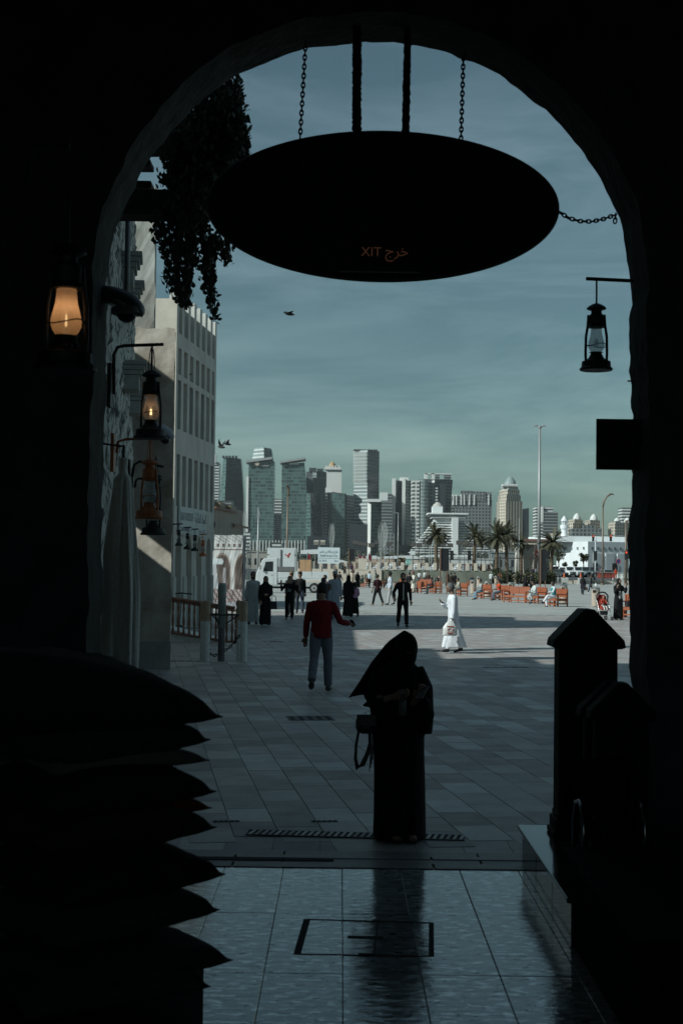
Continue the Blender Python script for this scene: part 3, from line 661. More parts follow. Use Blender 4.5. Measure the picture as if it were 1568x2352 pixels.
def chain(label, pts, pitch, r, group=None):
    t = thing('chain', label, 'chain', pts[0], 0, group); me = link_mesh(pitch * .72, r); o0 = Vector(pts[0])
    seg = []; 
    for a, b_ in zip(pts, pts[1:]): seg.append((Vector(a), Vector(b_), (Vector(b_) - Vector(a)).length))
    tot = sum(s[2] for s in seg); n = max(2, int(tot / pitch))
    for i in range(n):
        d = (i + .5) * tot / n
        for a, b_, l in seg:
            if d <= l: break
            d -= l
        p_ = a.lerp(b_, d / l); q = (b_ - a).to_track_quat('Z', 'Y'); e = (q @ Matrix.Rotation(R(90) * (i % 2), 3, 'Z').to_quaternion()).to_euler()
        inst('link', me, t, p_ - o0, rot=e)
    return t
chain('iron chain above the left part of the oval sign', [P(702, 95, Y), P(689, 318, Y)], .033, .006)
chain('iron chain above the right part of the oval sign', [P(1064, 118, Y), P(1058, 323, Y)], .033, .006)
chain('short sagging chain from the oval sign to the right jamb', [P(1282, 486, Y), P(1305, 501, Y + .03), P(1330, 508, Y + .06), P(1358, 509, Y + .1), P(1385, 503, Y + .15), P(1413, 493, Y + .2)], .033, .006)
chain('loose chain end hanging at the right jamb', [P(1413, 491, Y + .2), P(1411, 512, Y + .2)], .033, .006)
# square board on the right jamb, nail
c = P(1425, 1021, 10.4); bd = thing('jamb_board', 'plain black square board fixed to the right jamb', 'board', c)
b = MB(); b.box((.04, 0, 0), (.44, .03, 117 * mpp(10.4))); b.build('panel', M_black, bd); b = MB(); b.box((.04, -.02, 0), (.40, .008, .33)); b.build('inset', mat('board_inset', (.012, .011, .012), .8, 0), bd)
tag(MB().tube([P(1440, 875, 10.55), P(1470, 876, 10.55)], .006, 6).build('nail', M_iron2), 'single nail sticking out of the right jamb', 'nail')
# security cameras
Y = 10.5; c = P(262, 700, Y); sc_ = thing('dome_camera', 'dark dome security camera on the left jamb', 'security camera', c)
M_cam = mat('camera_shell', (.05, .05, .055), .35, .1)
b = MB(); k_ = mpp(Y)
b.ell((10 * k_, 0, 4 * k_), (66 * k_, 36 * k_, 34 * k_), 20, 12, Matrix.Rotation(R(22), 3, 'Y'), lambda v: Vector((v.x, v.y, max(v.z, -.25)))); b.build('hood', M_cam, sc_, smooth=True)
b = MB(); b.lathe([(36 * k_, -8 * k_), (37 * k_, -20 * k_), (30 * k_, -24 * k_)], (30 * k_, 0, 0), 18); b.build('ring', mat('camera_ring', (.12, .12, .12), .5, 0), sc_)
b = MB(); b.ell((30 * k_, 0, -20 * k_), (24 * k_, 24 * k_, 22 * k_), 14, 10); b.build('dome', mat('dome_black', (.01, .01, .012), .08, 0), sc_, smooth=True)
Y = 27.8; c = P(374, 1000, Y); k_ = mpp(Y); sc2 = thing('dome_camera', 'pale grey dome camera on the stained plaster wall end', 'security camera', c)
b = MB(); b.tube([(-14 * k_, 0, 8 * k_), (0, 0, 14 * k_), (14 * k_, 0, 4 * k_), (20 * k_, 0, -8 * k_)], [(12 * k_, 6 * k_), (13 * k_, 10 * k_), (12 * k_, 8 * k_), (9 * k_, 3 * k_)], 10, ref=(0, 1, .001)); b.build('hood', mat('pale_shell', (.38, .40, .42), .4, .05), sc2, smooth=True)
b = MB(); b.ell((6 * k_, 0, -9 * k_), (12 * k_, 12 * k_, 11 * k_), 12, 8); b.build('dome', mat('dome_black', (.01, .01, .012), .08, 0), sc2, smooth=True)

# ================================================================== BEAMS AND HANGING VINE
M_beam = mat('old_beam', (.035, .025, .02), .85, .3, 6, .4, stretch=(.3, 3, 3))
Yv = 13.2
for k, (x0, x1, y0, y1, dy) in enumerate(((268, 480, 445, 500, 0), (262, 352, 424, 440, .5), (255, 500, 300, 350, .3), (258, 350, 374, 386, .6))):
    a, b_ = P(x0, y1, Yv + dy), P(x1, y0, Yv + dy); o = MB().box(((a.x + b_.x) / 2, Yv + dy, (a.z + b_.z) / 2), (b_.x - a.x, .3, b_.z - a.z)).build('timber_beam', M_beam, bevel=.01)
    tag(o, ['heavy dark timber beam jutting from the wall under the vine', 'thin plank above the heavy timber beam', 'upper timber beam buried in the vine', 'thin batten between the two timber beams'][k], 'beam')
vine = thing('hanging_vine', 'dark leafy vine hanging from the beams beside the oval sign', 'vine', P(450, 500, Yv))
M_leaf = mat('vine_leaf', (.030, .040, .022), .55, .4, 3); V0 = vine.location
def vdens(x, y):   # clump outline in picture units, top dense, ragged strands below
    return 0
lf = MB(); stem = MB()
def leaf(mb, c, sz):
    q = Matrix.Rotation(random.uniform(0, 6.28), 3, 'Z') @ Matrix.Rotation(random.uniform(.3, 1.9), 3, 'X') @ Matrix.Rotation(random.uniform(-.6, .6), 3, 'Y')
    mb.add([c + q @ Vector(v) * sz for v in ((0, 0, 0), (.38, .35, .07), (.30, .75, .05), (0, 1.15, -.05), (-.30, .75, .05), (-.38, .35, .07))], [(0, 1, 2, 3), (0, 3, 4, 5)])
strands = []
def strand(x0, y0, x1, y1, wd, n, dens=1.0):
    a, b_ = P(x0, y0, Yv + random.uniform(-.4, .5)), P(x1, y1, Yv + random.uniform(-.4, .5)); ps = []
    for i in range(n + 1):
        t = i / n; c = a.lerp(b_, t) + Vector((nz(t * 3 + x0, y0) * .04, 0, 0)); ps.append(c - V0)
        for _ in range(int(3 * dens) + 1):
            leaf(lf, c - V0 + Vector((random.gauss(0, wd * .5), random.gauss(0, wd * .6), random.gauss(0, .03))), random.uniform(.035, .068))
    stem.tube(ps, .005, 4)
# dense upper mass
for _ in range(120):
    x = random.uniform(395, 540); top = 170 + max(0, (540 - x)) * .9 + random.uniform(-10, 60)
    strand(x, top, x + random.uniform(-30, 26), top + random.uniform(120, 260), .09, 16, 1.3)
for _ in range(34):
    y = random.uniform(205, 380); x = 520 + (y - 205) * .22 + random.uniform(-30, 20); strand(x, y - 30, x + random.uniform(-6, 14), y + random.uniform(20, 70), .05, 9, 1)
for x0, y0, x1, y1, n in ((375, 500, 385, 655, 13), (395, 490, 402, 690, 15), (415, 480, 420, 700, 16), (432, 500, 432, 712, 16), (450, 500, 425, 690, 14), (470, 520, 486, 700, 14), (485, 540, 494, 738, 14), (478, 560, 480, 680, 9), (500, 560, 524, 600, 4), (515, 560, 526, 608, 4), (366, 500, 368, 560, 4), (460, 470, 470, 640, 12), (405, 520, 408, 680, 10), (440, 520, 452, 620, 8)):
    for _ in range(3): strand(x0 + random.uniform(-8, 8), y0, x1 + random.uniform(-7, 7), y1 + random.uniform(-15, 3), .035, n + 4, .9)
lf.build('foliage', M_leaf, vine, kind='stuff'); stem.build('stem', M_beam, vine)

# ================================================================== CLOTH AND CUSHIONS
Yc = 11.0; top = P(284, 1052, Yc); bt = P(276, 1560, Yc); n = 44; vs = []; fs = []; SG = 90
cl_ = thing('hanging_cloth', 'grey cloth gathered on a hook and hanging in folds beside the arch', 'cloth', top)
for i in range(n + 1):
    t = i / n; z = (bt.z - top.z) * t; xl = (284 - 8 - 34 * min(1, t * 2.4) ** .8) ; xr = (284 + 9 + 30 * min(1, t * 1.6) ** .7)
    if t < .08: xl, xr = 284 - 10, 284 + 10
    cx_ = ((xl + xr) / 2 - 284) * mpp(Yc); rx = (xr - xl) / 2 * mpp(Yc); ry = .05 + .10 * t ** .6
    for k in range(SG):
        a = 2 * math.pi * k / SG; fo = (.16 * math.sin(7 * a + t * 1.8) + .10 * math.sin(12 * a - t * 2.5 + 1) + .05 * math.sin(21 * a + t * 4)) * min(1, .35 + t * 1.3)
        if t < .1: fo = .12 * math.sin(3 * a + t * 90)
        vs.append(Vector((cx_ + rx * (1 + fo * .6) * math.cos(a), ry * (1 + fo * 1.8) * math.sin(a), z)))
for i in range(n):
    for k in range(SG): fs.append((i * SG + k, i * SG + (k + 1) % SG, (i + 1) * SG + (k + 1) % SG, (i + 1) * SG + k))
m = MB(); m.add(vs, fs); m.build('fabric', mat('grey_cloth', (.74, .71, .67), .95, .1, 30, .2), cl_, smooth=True)
b = MB(); b.tube([(0, 0, .10), (.0, 0, -.02)], .012, 6); b.tube([(0, 0, .09), (-.25, 0, .12)], .008, 6); b.build('hook', M_iron2, cl_)

def cushion(label, c, a, h, rz, col, tilt=0, seedk=0):
    n = 22; vs = []; fs = []
    for sgn in (1, -1):
        for i in range(n + 1):
            for j in range(n + 1):
                u = -1 + 2 * i / n; v = -1 + 2 * j / n
                x = a * u * (1 - .10 * (1 - v * v)); y = a * v * (1 - .10 * (1 - u * u))
                e = max(0, (1 - u * u) * (1 - v * v)) ** .40
                wr = 1 + .10 * nz(u * 3 + seedk, v * 3, seedk) + .07 * math.sin(8 * math.atan2(v, u) + seedk) * (u * u + v * v) * .5
                vs.append(Vector((x, y, sgn * h * e * wr * (1.0 if sgn > 0 else .9) - .10 * h * (u * u * v * v) * 2)))
    o = (n + 1) ** 2
    for k in (0, 1):
        for i in range(n):
            for j in range(n):
                q = k * o + i * (n + 1) + j; f = (q, q + n + 1, q + n + 2, q + 1); fs.append(f if k == 0 else f[::-1])
    t = thing('cushion', label, 'cushion', c, rz, 'cushions stacked beside the camera'); t.rotation_euler = (tilt, tilt * .4, rz)
    m = MB(); m.add(vs, fs); m.build('cover', cloth(col), t, smooth=True)
    return t
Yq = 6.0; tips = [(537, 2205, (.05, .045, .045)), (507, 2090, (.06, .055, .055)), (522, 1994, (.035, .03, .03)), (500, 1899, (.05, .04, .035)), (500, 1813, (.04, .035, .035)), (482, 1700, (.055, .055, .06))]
names = ['dark cushion second from the floor end of the stack', 'dark grey cushion under the sharply pointed one', 'black cushion with the longest pointed corner', 'dark cushion over a red striped edge', 'black cushion below the second cushion from the top', 'grey cushion just under the big top cushion']
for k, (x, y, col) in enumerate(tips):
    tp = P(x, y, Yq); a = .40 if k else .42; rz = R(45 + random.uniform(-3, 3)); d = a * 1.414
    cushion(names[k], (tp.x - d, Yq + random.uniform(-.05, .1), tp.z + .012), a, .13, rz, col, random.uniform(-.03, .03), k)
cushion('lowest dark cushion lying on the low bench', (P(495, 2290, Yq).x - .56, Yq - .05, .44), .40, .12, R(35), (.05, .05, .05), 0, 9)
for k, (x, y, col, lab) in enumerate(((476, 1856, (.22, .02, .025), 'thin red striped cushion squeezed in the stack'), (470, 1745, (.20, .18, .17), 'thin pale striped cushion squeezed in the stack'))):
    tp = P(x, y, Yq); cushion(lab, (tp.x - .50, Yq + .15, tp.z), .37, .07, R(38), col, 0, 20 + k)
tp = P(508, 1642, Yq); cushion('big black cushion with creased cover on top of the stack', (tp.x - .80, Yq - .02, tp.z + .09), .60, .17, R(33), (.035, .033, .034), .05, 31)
# cabinet behind the stack
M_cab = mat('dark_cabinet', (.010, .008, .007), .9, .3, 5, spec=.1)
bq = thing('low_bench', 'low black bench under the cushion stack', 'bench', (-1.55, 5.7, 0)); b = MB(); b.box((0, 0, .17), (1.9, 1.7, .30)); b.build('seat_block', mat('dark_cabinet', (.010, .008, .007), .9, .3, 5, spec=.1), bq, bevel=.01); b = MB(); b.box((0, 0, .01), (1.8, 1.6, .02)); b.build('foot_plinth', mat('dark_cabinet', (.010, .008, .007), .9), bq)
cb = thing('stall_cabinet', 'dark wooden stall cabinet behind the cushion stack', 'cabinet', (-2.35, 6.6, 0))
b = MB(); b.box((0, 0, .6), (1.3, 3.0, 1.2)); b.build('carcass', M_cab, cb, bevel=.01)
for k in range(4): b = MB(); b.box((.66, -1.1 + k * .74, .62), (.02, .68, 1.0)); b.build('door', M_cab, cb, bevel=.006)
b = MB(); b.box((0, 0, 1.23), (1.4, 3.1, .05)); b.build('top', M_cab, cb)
# ================================================================== RIGHT: MARBLE PLINTH, GABLED POSTS, CHAIR
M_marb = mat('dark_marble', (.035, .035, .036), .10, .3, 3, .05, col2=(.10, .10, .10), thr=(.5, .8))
pc = G(1200, 1989); tpz = .29
mp_ = thing('marble_platform', 'low polished dark marble platform inside the right jamb', 'platform', (pc.x, pc.y - 1.1, 0))
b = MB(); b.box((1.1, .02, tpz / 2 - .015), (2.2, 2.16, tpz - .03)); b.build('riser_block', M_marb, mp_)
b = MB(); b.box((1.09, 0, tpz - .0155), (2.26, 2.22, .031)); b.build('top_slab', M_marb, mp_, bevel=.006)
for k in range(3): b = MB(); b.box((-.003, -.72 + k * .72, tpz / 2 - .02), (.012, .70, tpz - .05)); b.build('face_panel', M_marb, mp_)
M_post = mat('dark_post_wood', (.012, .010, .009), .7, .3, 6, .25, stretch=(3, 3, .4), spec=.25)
def gpost(label, xl, xr, ytop, ybase, Y, z0, dp):
    k = mpp(Y); x0, x1 = P(xl, ybase, Y).x, P(xr, ybase, Y).x; ztop = P((xl + xr) / 2, ytop, Y).z - z0; W = x1 - x0; t = thing('gabled_post', label, 'post', ((x0 + x1) / 2, Y, z0), 0, 'gabled timber posts on the marble platform')
    gh = W * .48; sw = W * .40
    b = MB(); b.box((0, 0, (ztop - gh) / 2), (sw * 2, dp, ztop - gh)); b.build('shaft', M_post, t, bevel=.012)
    e = W * .07; b = MB(); b.prism([(-W / 2, ztop - gh - .02), (-W / 2 + .01, ztop - gh + .03), (-W * .07, ztop), (W * .07, ztop), (W / 2 - .01, ztop - gh + .03), (W / 2, ztop - gh - .02), (W / 2 - e, ztop - gh - .03), (-W / 2 + e, ztop - gh - .03)], -dp / 2 - .03, dp / 2 + .03, 'y'); b.build('gable_cap', M_post, t, bevel=.006)
    for zz, ww, hh in ((.02, 1.12, .04), (.08, 1.04, .08), (.14, .96, .04)): b = MB(); b.box((0, 0, zz), (sw * 2 * ww + .03, dp * ww + .03, hh)); b.build('base_moulding', M_post, t, bevel=.01)
    return t
gpost('tall dark gabled timber post at the far end of the marble platform', 1258, 1425, 1398, 1900, 9.9, tpz, .24)
gpost('shorter dark gabled timber post in front of the tall one', 1322, 1475, 1563, 1945, 9.25, tpz, .10)
gpost('nearest dark gabled timber post by the chair', 1345, 1500, 1567, 1955, 9.0, tpz, .10)
ch = thing('armchair', 'dark chair with shiny curved metal arms beside the posts', 'chair', (P(1395, 1900, 8.6).x, 8.6, tpz))
M_chr = mat('chrome', (.35, .36, .37), .25, 0, metal=1)
for s_ in (-1, 1):
    b = MB(); b.tube([(s_ * .17, .18, 0), (s_ * .18, .16, .30), (s_ * .18, .08, .42), (s_ * .18, -.06, .45), (s_ * .18, -.18, .40), (s_ * .18, -.20, .28), (s_ * .18, -.18, .0)], .014, 8); b.build('arm_loop', M_chr, ch, smooth=True)
b = MB(); b.box((0, 0, .27), (.34, .40, .06)); b.build('seat', M_cab, ch, bevel=.02); b = MB(); b.box((0, .2, .5), (.34, .05, .34)); b.build('backrest', M_cab, ch, bevel=.02)
pl_ = thing('display_plinth', 'black display plinth in front of the marble platform', 'plinth', (2.05, 7.3, 0))
b = MB(); b.box((0, 0, .24), (1.44, 2.0, .48)); b.build('block', M_cab, pl_, bevel=.01); b = MB(); b.box((0, 0, .495), (1.5, 2.06, .03)); b.build('top', M_cab, pl_, bevel=.006)
# ================================================================== PEOPLE
SKIN = {0: (.30, .185, .13), 1: (.20, .115, .075), 2: (.095, .05, .034)}
def skinmat(k): return mat('skin_%d' % k, SKIN[k], .55, .12, 25, .1, spec=.4)
HAIRB = (.012, .010, .009)
WALK = dict(legs=((24, 8), (-18, 12)), arms=((-18, 6, 18, 0), (20, 6, 25, 0)))
WALK2 = dict(legs=((-20, 14), (22, 6)), arms=((18, 6, 22, 0), (-16, 6, 15, 0)))
STAND = dict(legs=((2, 2), (-2, 2)), arms=((2, 7, 12, 0), (2, 7, 12, 0)))
SIT = dict(legs=((84, 86), (80, 78)), arms=((22, 8, 55, 20), (25, 8, 60, 25)), lean=4)
def person(label, at, heading=0., H=1.72, top=(.02, .02, .022), bottom=(.02, .02, .022), robe=None, sleeve='long', head='hair', hair=HAIRB, skin=1, legs=((2, 2), (-2, 2)), arms=((2, 7, 12, 0), (2, 7, 12, 0)),
           lean=0., nod=0., turn=0., shoes=(.02, .018, .016), vox=None, group='people in the square', beard=False, shades=False, fat=1.0, topmat=None, vest=None, jacket=None, print_=None, scarf=None, hem=.03, face=True, seatz=None, pelvis_shift=0, collar=None, name='person', drape=.26, flare=1.0):
    loc = Vector(at) if not (isinstance(at, tuple) and len(at) == 2) else G(*at)
    near = loc.y < 26; vox = vox or (.011 if near else .016 if loc.y < 55 else .022)
    T = thing(name, label, 'person', loc, R(heading), group); h = H
    up = Vector((0, -math.sin(R(lean)), math.cos(R(lean)))); pel = Vector((0, 0, .52 * h)); J = {}
    low = 1e9
    for s, nm, (a, k) in ((1, 'L', legs[0]), (-1, 'R', legs[1])):
        hp = pel + Vector((s * .048 * h, 0, 0)); ab = R(3); d1 = Vector((s * math.sin(ab), -math.sin(R(a)), -math.cos(R(a)))); kn = hp + d1 * (.245 * h)
        d2 = Vector((s * .01, -math.sin(R(a - k)), -math.cos(R(a - k)))); an = kn + d2 * (.235 * h); J['hip' + nm], J['knee' + nm], J['ank' + nm] = hp, kn, an
        pitch = R(a - k); fw = Vector((s * .12, -math.cos(pitch * .6), math.sin(min(0, pitch)) * .8)).normalized(); J['toe' + nm] = an + Vector((0, 0, -.022 * h)) + fw * (.10 * h); J['heel' + nm] = an + Vector((0, 0, -.022 * h)) - fw * (.028 * h)
        low = min(low, an.z - .045 * h, J['toe' + nm].z - .018 * h, J['heel' + nm].z - .022 * h)
    sh = -low
    if seatz is not None: sh = seatz + .075 * h - pel.z
    for k in J: J[k] = J[k] + Vector((0, 0, sh))
    pel = pel + Vector((0, 0, sh))
    for s, nm, (a, b, e, inw) in ((1, 'L', arms[0]), (-1, 'R', arms[1])):
        so = pel + up * (.274 * h) + Vector((s * .100 * h * (1 + (fat - 1) * .4), 0, 0)); a, b, e2, iw = R(a), R(b), R(a + e) if True else 0, R(inw)
        d1 = Vector((s * math.sin(b), -math.sin(a) * math.cos(b), -math.cos(a) * math.cos(b))); el = so + d1 * (.168 * h)
        d2 = Vector((-s * math.sin(iw) + s * math.sin(b) * .4 * math.cos(iw), -math.sin(e2) * math.cos(iw), -math.cos(e2) * math.cos(iw))).normalized(); wr = el + d2 * (.145 * h); J['sho' + nm], J['elb' + nm], J['wri' + nm], J['hd' + nm] = so, el, wr, d2
    nk = pel + up * (.325 * h); Mh = Matrix.Rotation(R(turn), 3, 'Z') @ Matrix.Rotation(R(lean * .5 + nod), 3, 'X')
    hc = nk + Vector((0, -.012 * h, 0)) + Mh @ Vector((0, -.008 * h, .085 * h)); J['head'] = hc; J['nk'] = nk; J['pel'] = pel; J['up'] = up
    HR = .066 * h
    def P2(v): return hc + Mh @ (Vector(v) * h)
    def torso(mb, inf, z0=-.03, z1=.325, neck=True):
        prof = [(-.03, .083, .064), (.03, .084, .064), (.10, .076, .057), (.17, .080, .060), (.225, .089, .066), (.258, .092, .062), (.283, .082, .052), (.302, .058, .045), (.318, .042, .042), (.335, .034, .036)]
        pts = []; rr = []
        for z, a, b in prof:
            if z < z0 or z > z1 + .001: continue
            pts.append(pel + up * (z * h)); f_ = fat if z < .2 else 1 + (fat - 1) * .5; rr.append((a * h * f_ + inf, b * h * f_ + inf))
        mb.tube(pts, rr, 14)
    # body: head, neck, torso, arms with hands, legs
    B = MB(); torso(B, 0)
    B.tube([nk - up * (.03 * h), nk + Vector((0, -.004 * h, .05 * h))], [.036 * h, .030 * h], 10)
    def hf(v):
        z = v.z; w = 1.0
        if z < 0: w = 1 - .32 * (-z) ** 1.5
        y = v.y
        if z < -.2 and y < 0: y *= 1.0 + .10 * (-z)
        return Vector((v.x * w, y, z))
    B.ell(hc, (.046 * h, .057 * h, .068 * h), 16, 12, Mh, hf)
    if face:
        B.ell(P2((0, -.058, -.008)), (.008 * h, .012 * h, .013 * h), 8, 6, Mh)
        for s in (-1, 1): B.ell(P2((s * .047, .006, -.002)), (.006 * h, .012 * h, .018 * h), 8, 6, Mh)
        B.ell(P2((0, -.048, -.034)), (.017 * h, .009 * h, .007 * h), 8, 6, Mh)
    for s, nm in ((1, 'L'), (-1, 'R')):
        so, el, wr, d2 = J['sho' + nm], J['elb' + nm], J['wri' + nm], J['hd' + nm]
        B.tube([so, so.lerp(el, .4), el, el.lerp(wr, .35), wr], [.031 * h, .028 * h, .024 * h, .024 * h, .016 * h], 10)
        side = d2.cross(Vector((0, -1, 0)) if abs(d2.y) < .8 else Vector((0, 0, 1))).normalized(); nrm = side.cross(d2).normalized()
        B.tube([wr - d2 * .01, wr + d2 * (.028 * h), wr + d2 * (.052 * h)], [(.016 * h, .014 * h), (.024 * h, .012 * h), (.022 * h, .011 * h)], 8, ref=nrm)
        for q, (off, ln) in enumerate(((-.017, .040), (-.006, .046), (.006, .043), (.016, .034))):
            b0 = wr + d2 * (.046 * h) + side * (off * h); cv = nrm * (-.012 * h)
            B.tube([b0, b0 + d2 * (ln * .5 * h), b0 + d2 * (ln * .85 * h) + cv, b0 + d2 * (ln * .95 * h) + cv * 2.0], [max(.0055 * h, vox * .62)] * 4, 6, ref=nrm)
        tb = wr + d2 * (.016 * h) + side * (-.020 * h); B.tube([tb, tb + d2 * (.016 * h) - side * (.013 * h), tb + d2 * (.036 * h) - side * (.014 * h) - nrm * (.008 * h)], [max(.007 * h, vox * .65)] * 3, 6, ref=nrm)
        hp, kn, an = J['hip' + nm], J['knee' + nm], J['ank' + nm]
        B.tube([hp + Vector((0, 0, .03 * h)), hp.lerp(kn, .3), kn, kn.lerp(an, .3), an], [.046 * h, .045 * h, .031 * h, .031 * h, .021 * h], 10)
        B.tube([J['heel' + nm], an + Vector((0, 0, -.018 * h)), J['toe' + nm]], [.019 * h, (.022 * h, .022 * h), (.022 * h, .012 * h)], 8, ref=(0, 0, 1))
    B.build('body', skinmat(skin), T, remesh=vox, smoothit=2)
    # shoes
    for nm in 'LR':
        m = MB(); m.tube([J['heel' + nm] + Vector((0, 0, .004 * h)), J['heel' + nm].lerp(J['toe' + nm], .35) + Vector((0, 0, .004 * h)), J['heel' + nm].lerp(J['toe' + nm], .75), J['toe' + nm] + (J['toe' + nm] - J['heel' + nm]) * .06], [(.021 * h, .022 * h), (.025 * h, .026 * h), (.029 * h, .018 * h), (.018 * h, .012 * h)], 10, ref=(0, 0, 1)); m.build('shoe', mat('shoe_%02x%02x%02x' % tuple(int(255 * x) for x in shoes), shoes, .5, .1), T, smooth=True)
    def sleeves(mb, inf, ln, cuff=1.0):
        for nm in 'LR':
            so, el, wr = J['sho' + nm], J['elb' + nm], J['wri' + nm]
            if ln == 'long': mb.tube([so.lerp(nk, .45), so, so.lerp(el, .45), el, el.lerp(wr, .4), wr - (wr - el) * .04], [.020 * h + inf, .034 * h + inf, .032 * h + inf, .029 * h + inf, .028 * h * cuff + inf, .023 * h * cuff + inf], 12)
            elif ln == 'short': mb.tube([so.lerp(nk, .45), so, so.lerp(el, .4), so.lerp(el, .85)], [.020 * h + inf, .035 * h + inf, .036 * h + inf, .037 * h + inf], 12)
    def trousers(col):
        m = MB(); m.tube([pel + up * (.10 * h), pel + up * (.02 * h), pel - Vector((0, 0, .035 * h))], [(.082 * h * fat, .064 * h * fat), (.09 * h * fat, .07 * h * fat), (.085 * h, .064 * h)], 14)
        for nm in 'LR':
            hp, kn, an = J['hip' + nm], J['knee' + nm], J['ank' + nm]; m.tube([hp + Vector((0, 0, .03 * h)), hp.lerp(kn, .35), hp.lerp(kn, .8), kn, kn.lerp(an, .2), kn.lerp(an, .6), an + (kn - an) * .02], [.056 * h, .056 * h, .043 * h, .041 * h, .043 * h, .040 * h, .038 * h], 12)
        return m.build('trousers', cloth(col), T, remesh=vox, smoothit=2)
    if robe is None:
        trousers(bottom); m = MB(); torso(m, .013 * h / 1.7, -.04 if not lean > 30 else -.03, .318); sleeves(m, .004, sleeve); o = m.build('shirt' if sleeve == 'short' else 'top', topmat or cloth(top), T, remesh=vox, smoothit=2)
    else:
        m = MB(); torso(m, .016 * h / 1.7, -.03, .318); sleeves(m, .006, 'long', 1.25)
        SGm = 40; vs = []; fs = []; ringz = [pel.z + .20 * h - i * (pel.z + .20 * h - hem * h) / 22 for i in range(23)]
        def legx(z):
            r_ = []
            for nm in 'LR':
                hp, kn, an = J['hip' + nm], J['knee' + nm], J['ank' + nm]
                r_.append(hp if z >= hp.z else hp.lerp(kn, (hp.z - z) / max(.01, hp.z - kn.z)) if z > kn.z else kn.lerp(an, min(1, (kn.z - z) / max(.01, kn.z - an.z))))
            return r_
        for i, z in enumerate(ringz):
            t = i / 22; l, r_ = legx(z); c = (l + r_) / 2 if z < pel.z else pel + up * ((z - pel.z) / max(.2, up.z)); wx = abs(l.x - r_.x) / 2 if z < pel.z else .03 * h; wy = abs(l.y - r_.y) / 2 if z < pel.z else 0
            ax_ = max(wx + .056 * h, (.082 + .02 * t * flare) * h * (fat if t < .5 else 1)); ay_ = max(wy * 1.12 + .060 * h, (.062 + .028 * t * flare) * h * (fat if t < .5 else 1))
            for k in range(SGm):
                a = 2 * math.pi * k / SGm; fo = 1 + (.05 * math.sin(5 * a + loc.x * 9 + t * 2) + .035 * math.sin(9 * a + t * 3 + loc.x)) * t
                ca_, sa_ = math.cos(a), math.sin(a); vs.append(Vector((c.x + ax_ * fo * math.copysign(abs(ca_) ** .75, ca_), c.y + ay_ * fo * math.copysign(abs(sa_) ** .75, sa_), z)))
        n = len(ringz)
        for i in range(n - 1):
            for k in range(SGm): fs.append((i * SGm + k, i * SGm + (k + 1) % SGm, (i + 1) * SGm + (k + 1) % SGm, (i + 1) * SGm + k))
        fs += [tuple(range(SGm)), tuple(range(n * SGm - 1, (n - 1) * SGm - 1, -1))]
        m.add(vs, fs); m.build('robe', cloth(robe), T, remesh=vox, smoothit=2)
        trousers(bottom if hem > .1 else robe)
    if jacket:
        m = MB(); torso(m, .022 * h / 1.7, -.03, .318); sleeves(m, .009, 'long'); m.build('jacket', cloth(jacket), T, remesh=vox, smoothit=2)
    if vest:
        m = MB(); torso(m, .026 * h / 1.7, .0, .30); m.build('vest', cloth(vest), T, remesh=vox, smoothit=2)
    if collar:   # a pale front strip (zip or open shirt)
        m = MB(); m.tube([pel + up * (z * h) + Vector((0, -(r_ * fat * h + .02 * h), 0)) for z, r_ in ((-.02, .064), (.06, .061), (.14, .057), (.20, .062), (.25, .064), (.29, .053))], [(.0055 * h, .006 * h)] * 6, 6, ref=(0, 1, 0)); m.build('front_strip', cloth(collar), T)
    if print_:
        for q in range(7):
            m = MB(); m.box(pel + up * ((.13 + .02 * (q // 2)) * h) + Vector(((q % 3 - 1) * .03 * h, -.066 * h - .018 * h, 0)), (.022 * h, .006, .013 * h)); m.build('print', cloth(print_), T)
    # head gear
    if head in ('hair', 'bun', 'bald', 'curly'):
        m = MB(); k = 1.10 if head != 'curly' else 1.28
        if head != 'bald':
            m.ell(P2((0, .012, .014)), (.048 * h * k, .054 * h * k, .060 * h * k), 14, 10, Mh)
            if head == 'curly':
                for _ in range(26): m.ell(P2((random.uniform(-.05, .05), random.uniform(-.03, .05), random.uniform(.03, .085))), (.013 * h,) * 3, 6, 5)
            m.build('hair', mat('hair_%02x%02x%02x' % tuple(int(255 * x) for x in hair), hair, .75, .3, 40, .3), T, smooth=True)
        if head == 'bun':
            m = MB(); m.tube([P2((0, .055, .02)), P2((0, .085, -.03)), P2((.005, .08, -.11)), P2((.01, .07, -.20))], [.02 * h, .019 * h, .015 * h, .008 * h], 8); m.build('braid', mat('hair_0c0a09', HAIRB, .75, .3, 40, .3), T, smooth=True)
    if head in ('cap', 'kufi', 'whitecap', 'redcap'):
        col = {'cap': scarf or (.02, .02, .02), 'kufi': scarf or (.55, .58, .6), 'whitecap': (.7, .7, .7), 'redcap': (.22, .03, .025)}[head]
        m = MB(); m.ell(P2((0, .010, -.004)), (.049 * h, .056 * h, .056 * h), 12, 8, Mh); m.build('hair', mat('hair_0c0a09', HAIRB, .75, .3, 40, .3), T, smooth=True)
        m = MB(); m.lathe([(.052 * h, .0), (.054 * h, .02 * h), (.050 * h, .042 * h), (.034 * h, .058 * h), (0, .064 * h)], (0, 0, 0), 14, 1, 1.14); m.v = [hc + Mh @ (v + Vector((0, .002 * h, .022 * h))) for v in m.v]; m.build('cap', cloth(col), T, smooth=True)
        if head == 'cap':
            m = MB(); m.ell(P2((0, -.075, .026)), (.042 * h, .042 * h, .006 * h), 12, 6, Mh); m.build('peak', cloth(col), T, smooth=True)
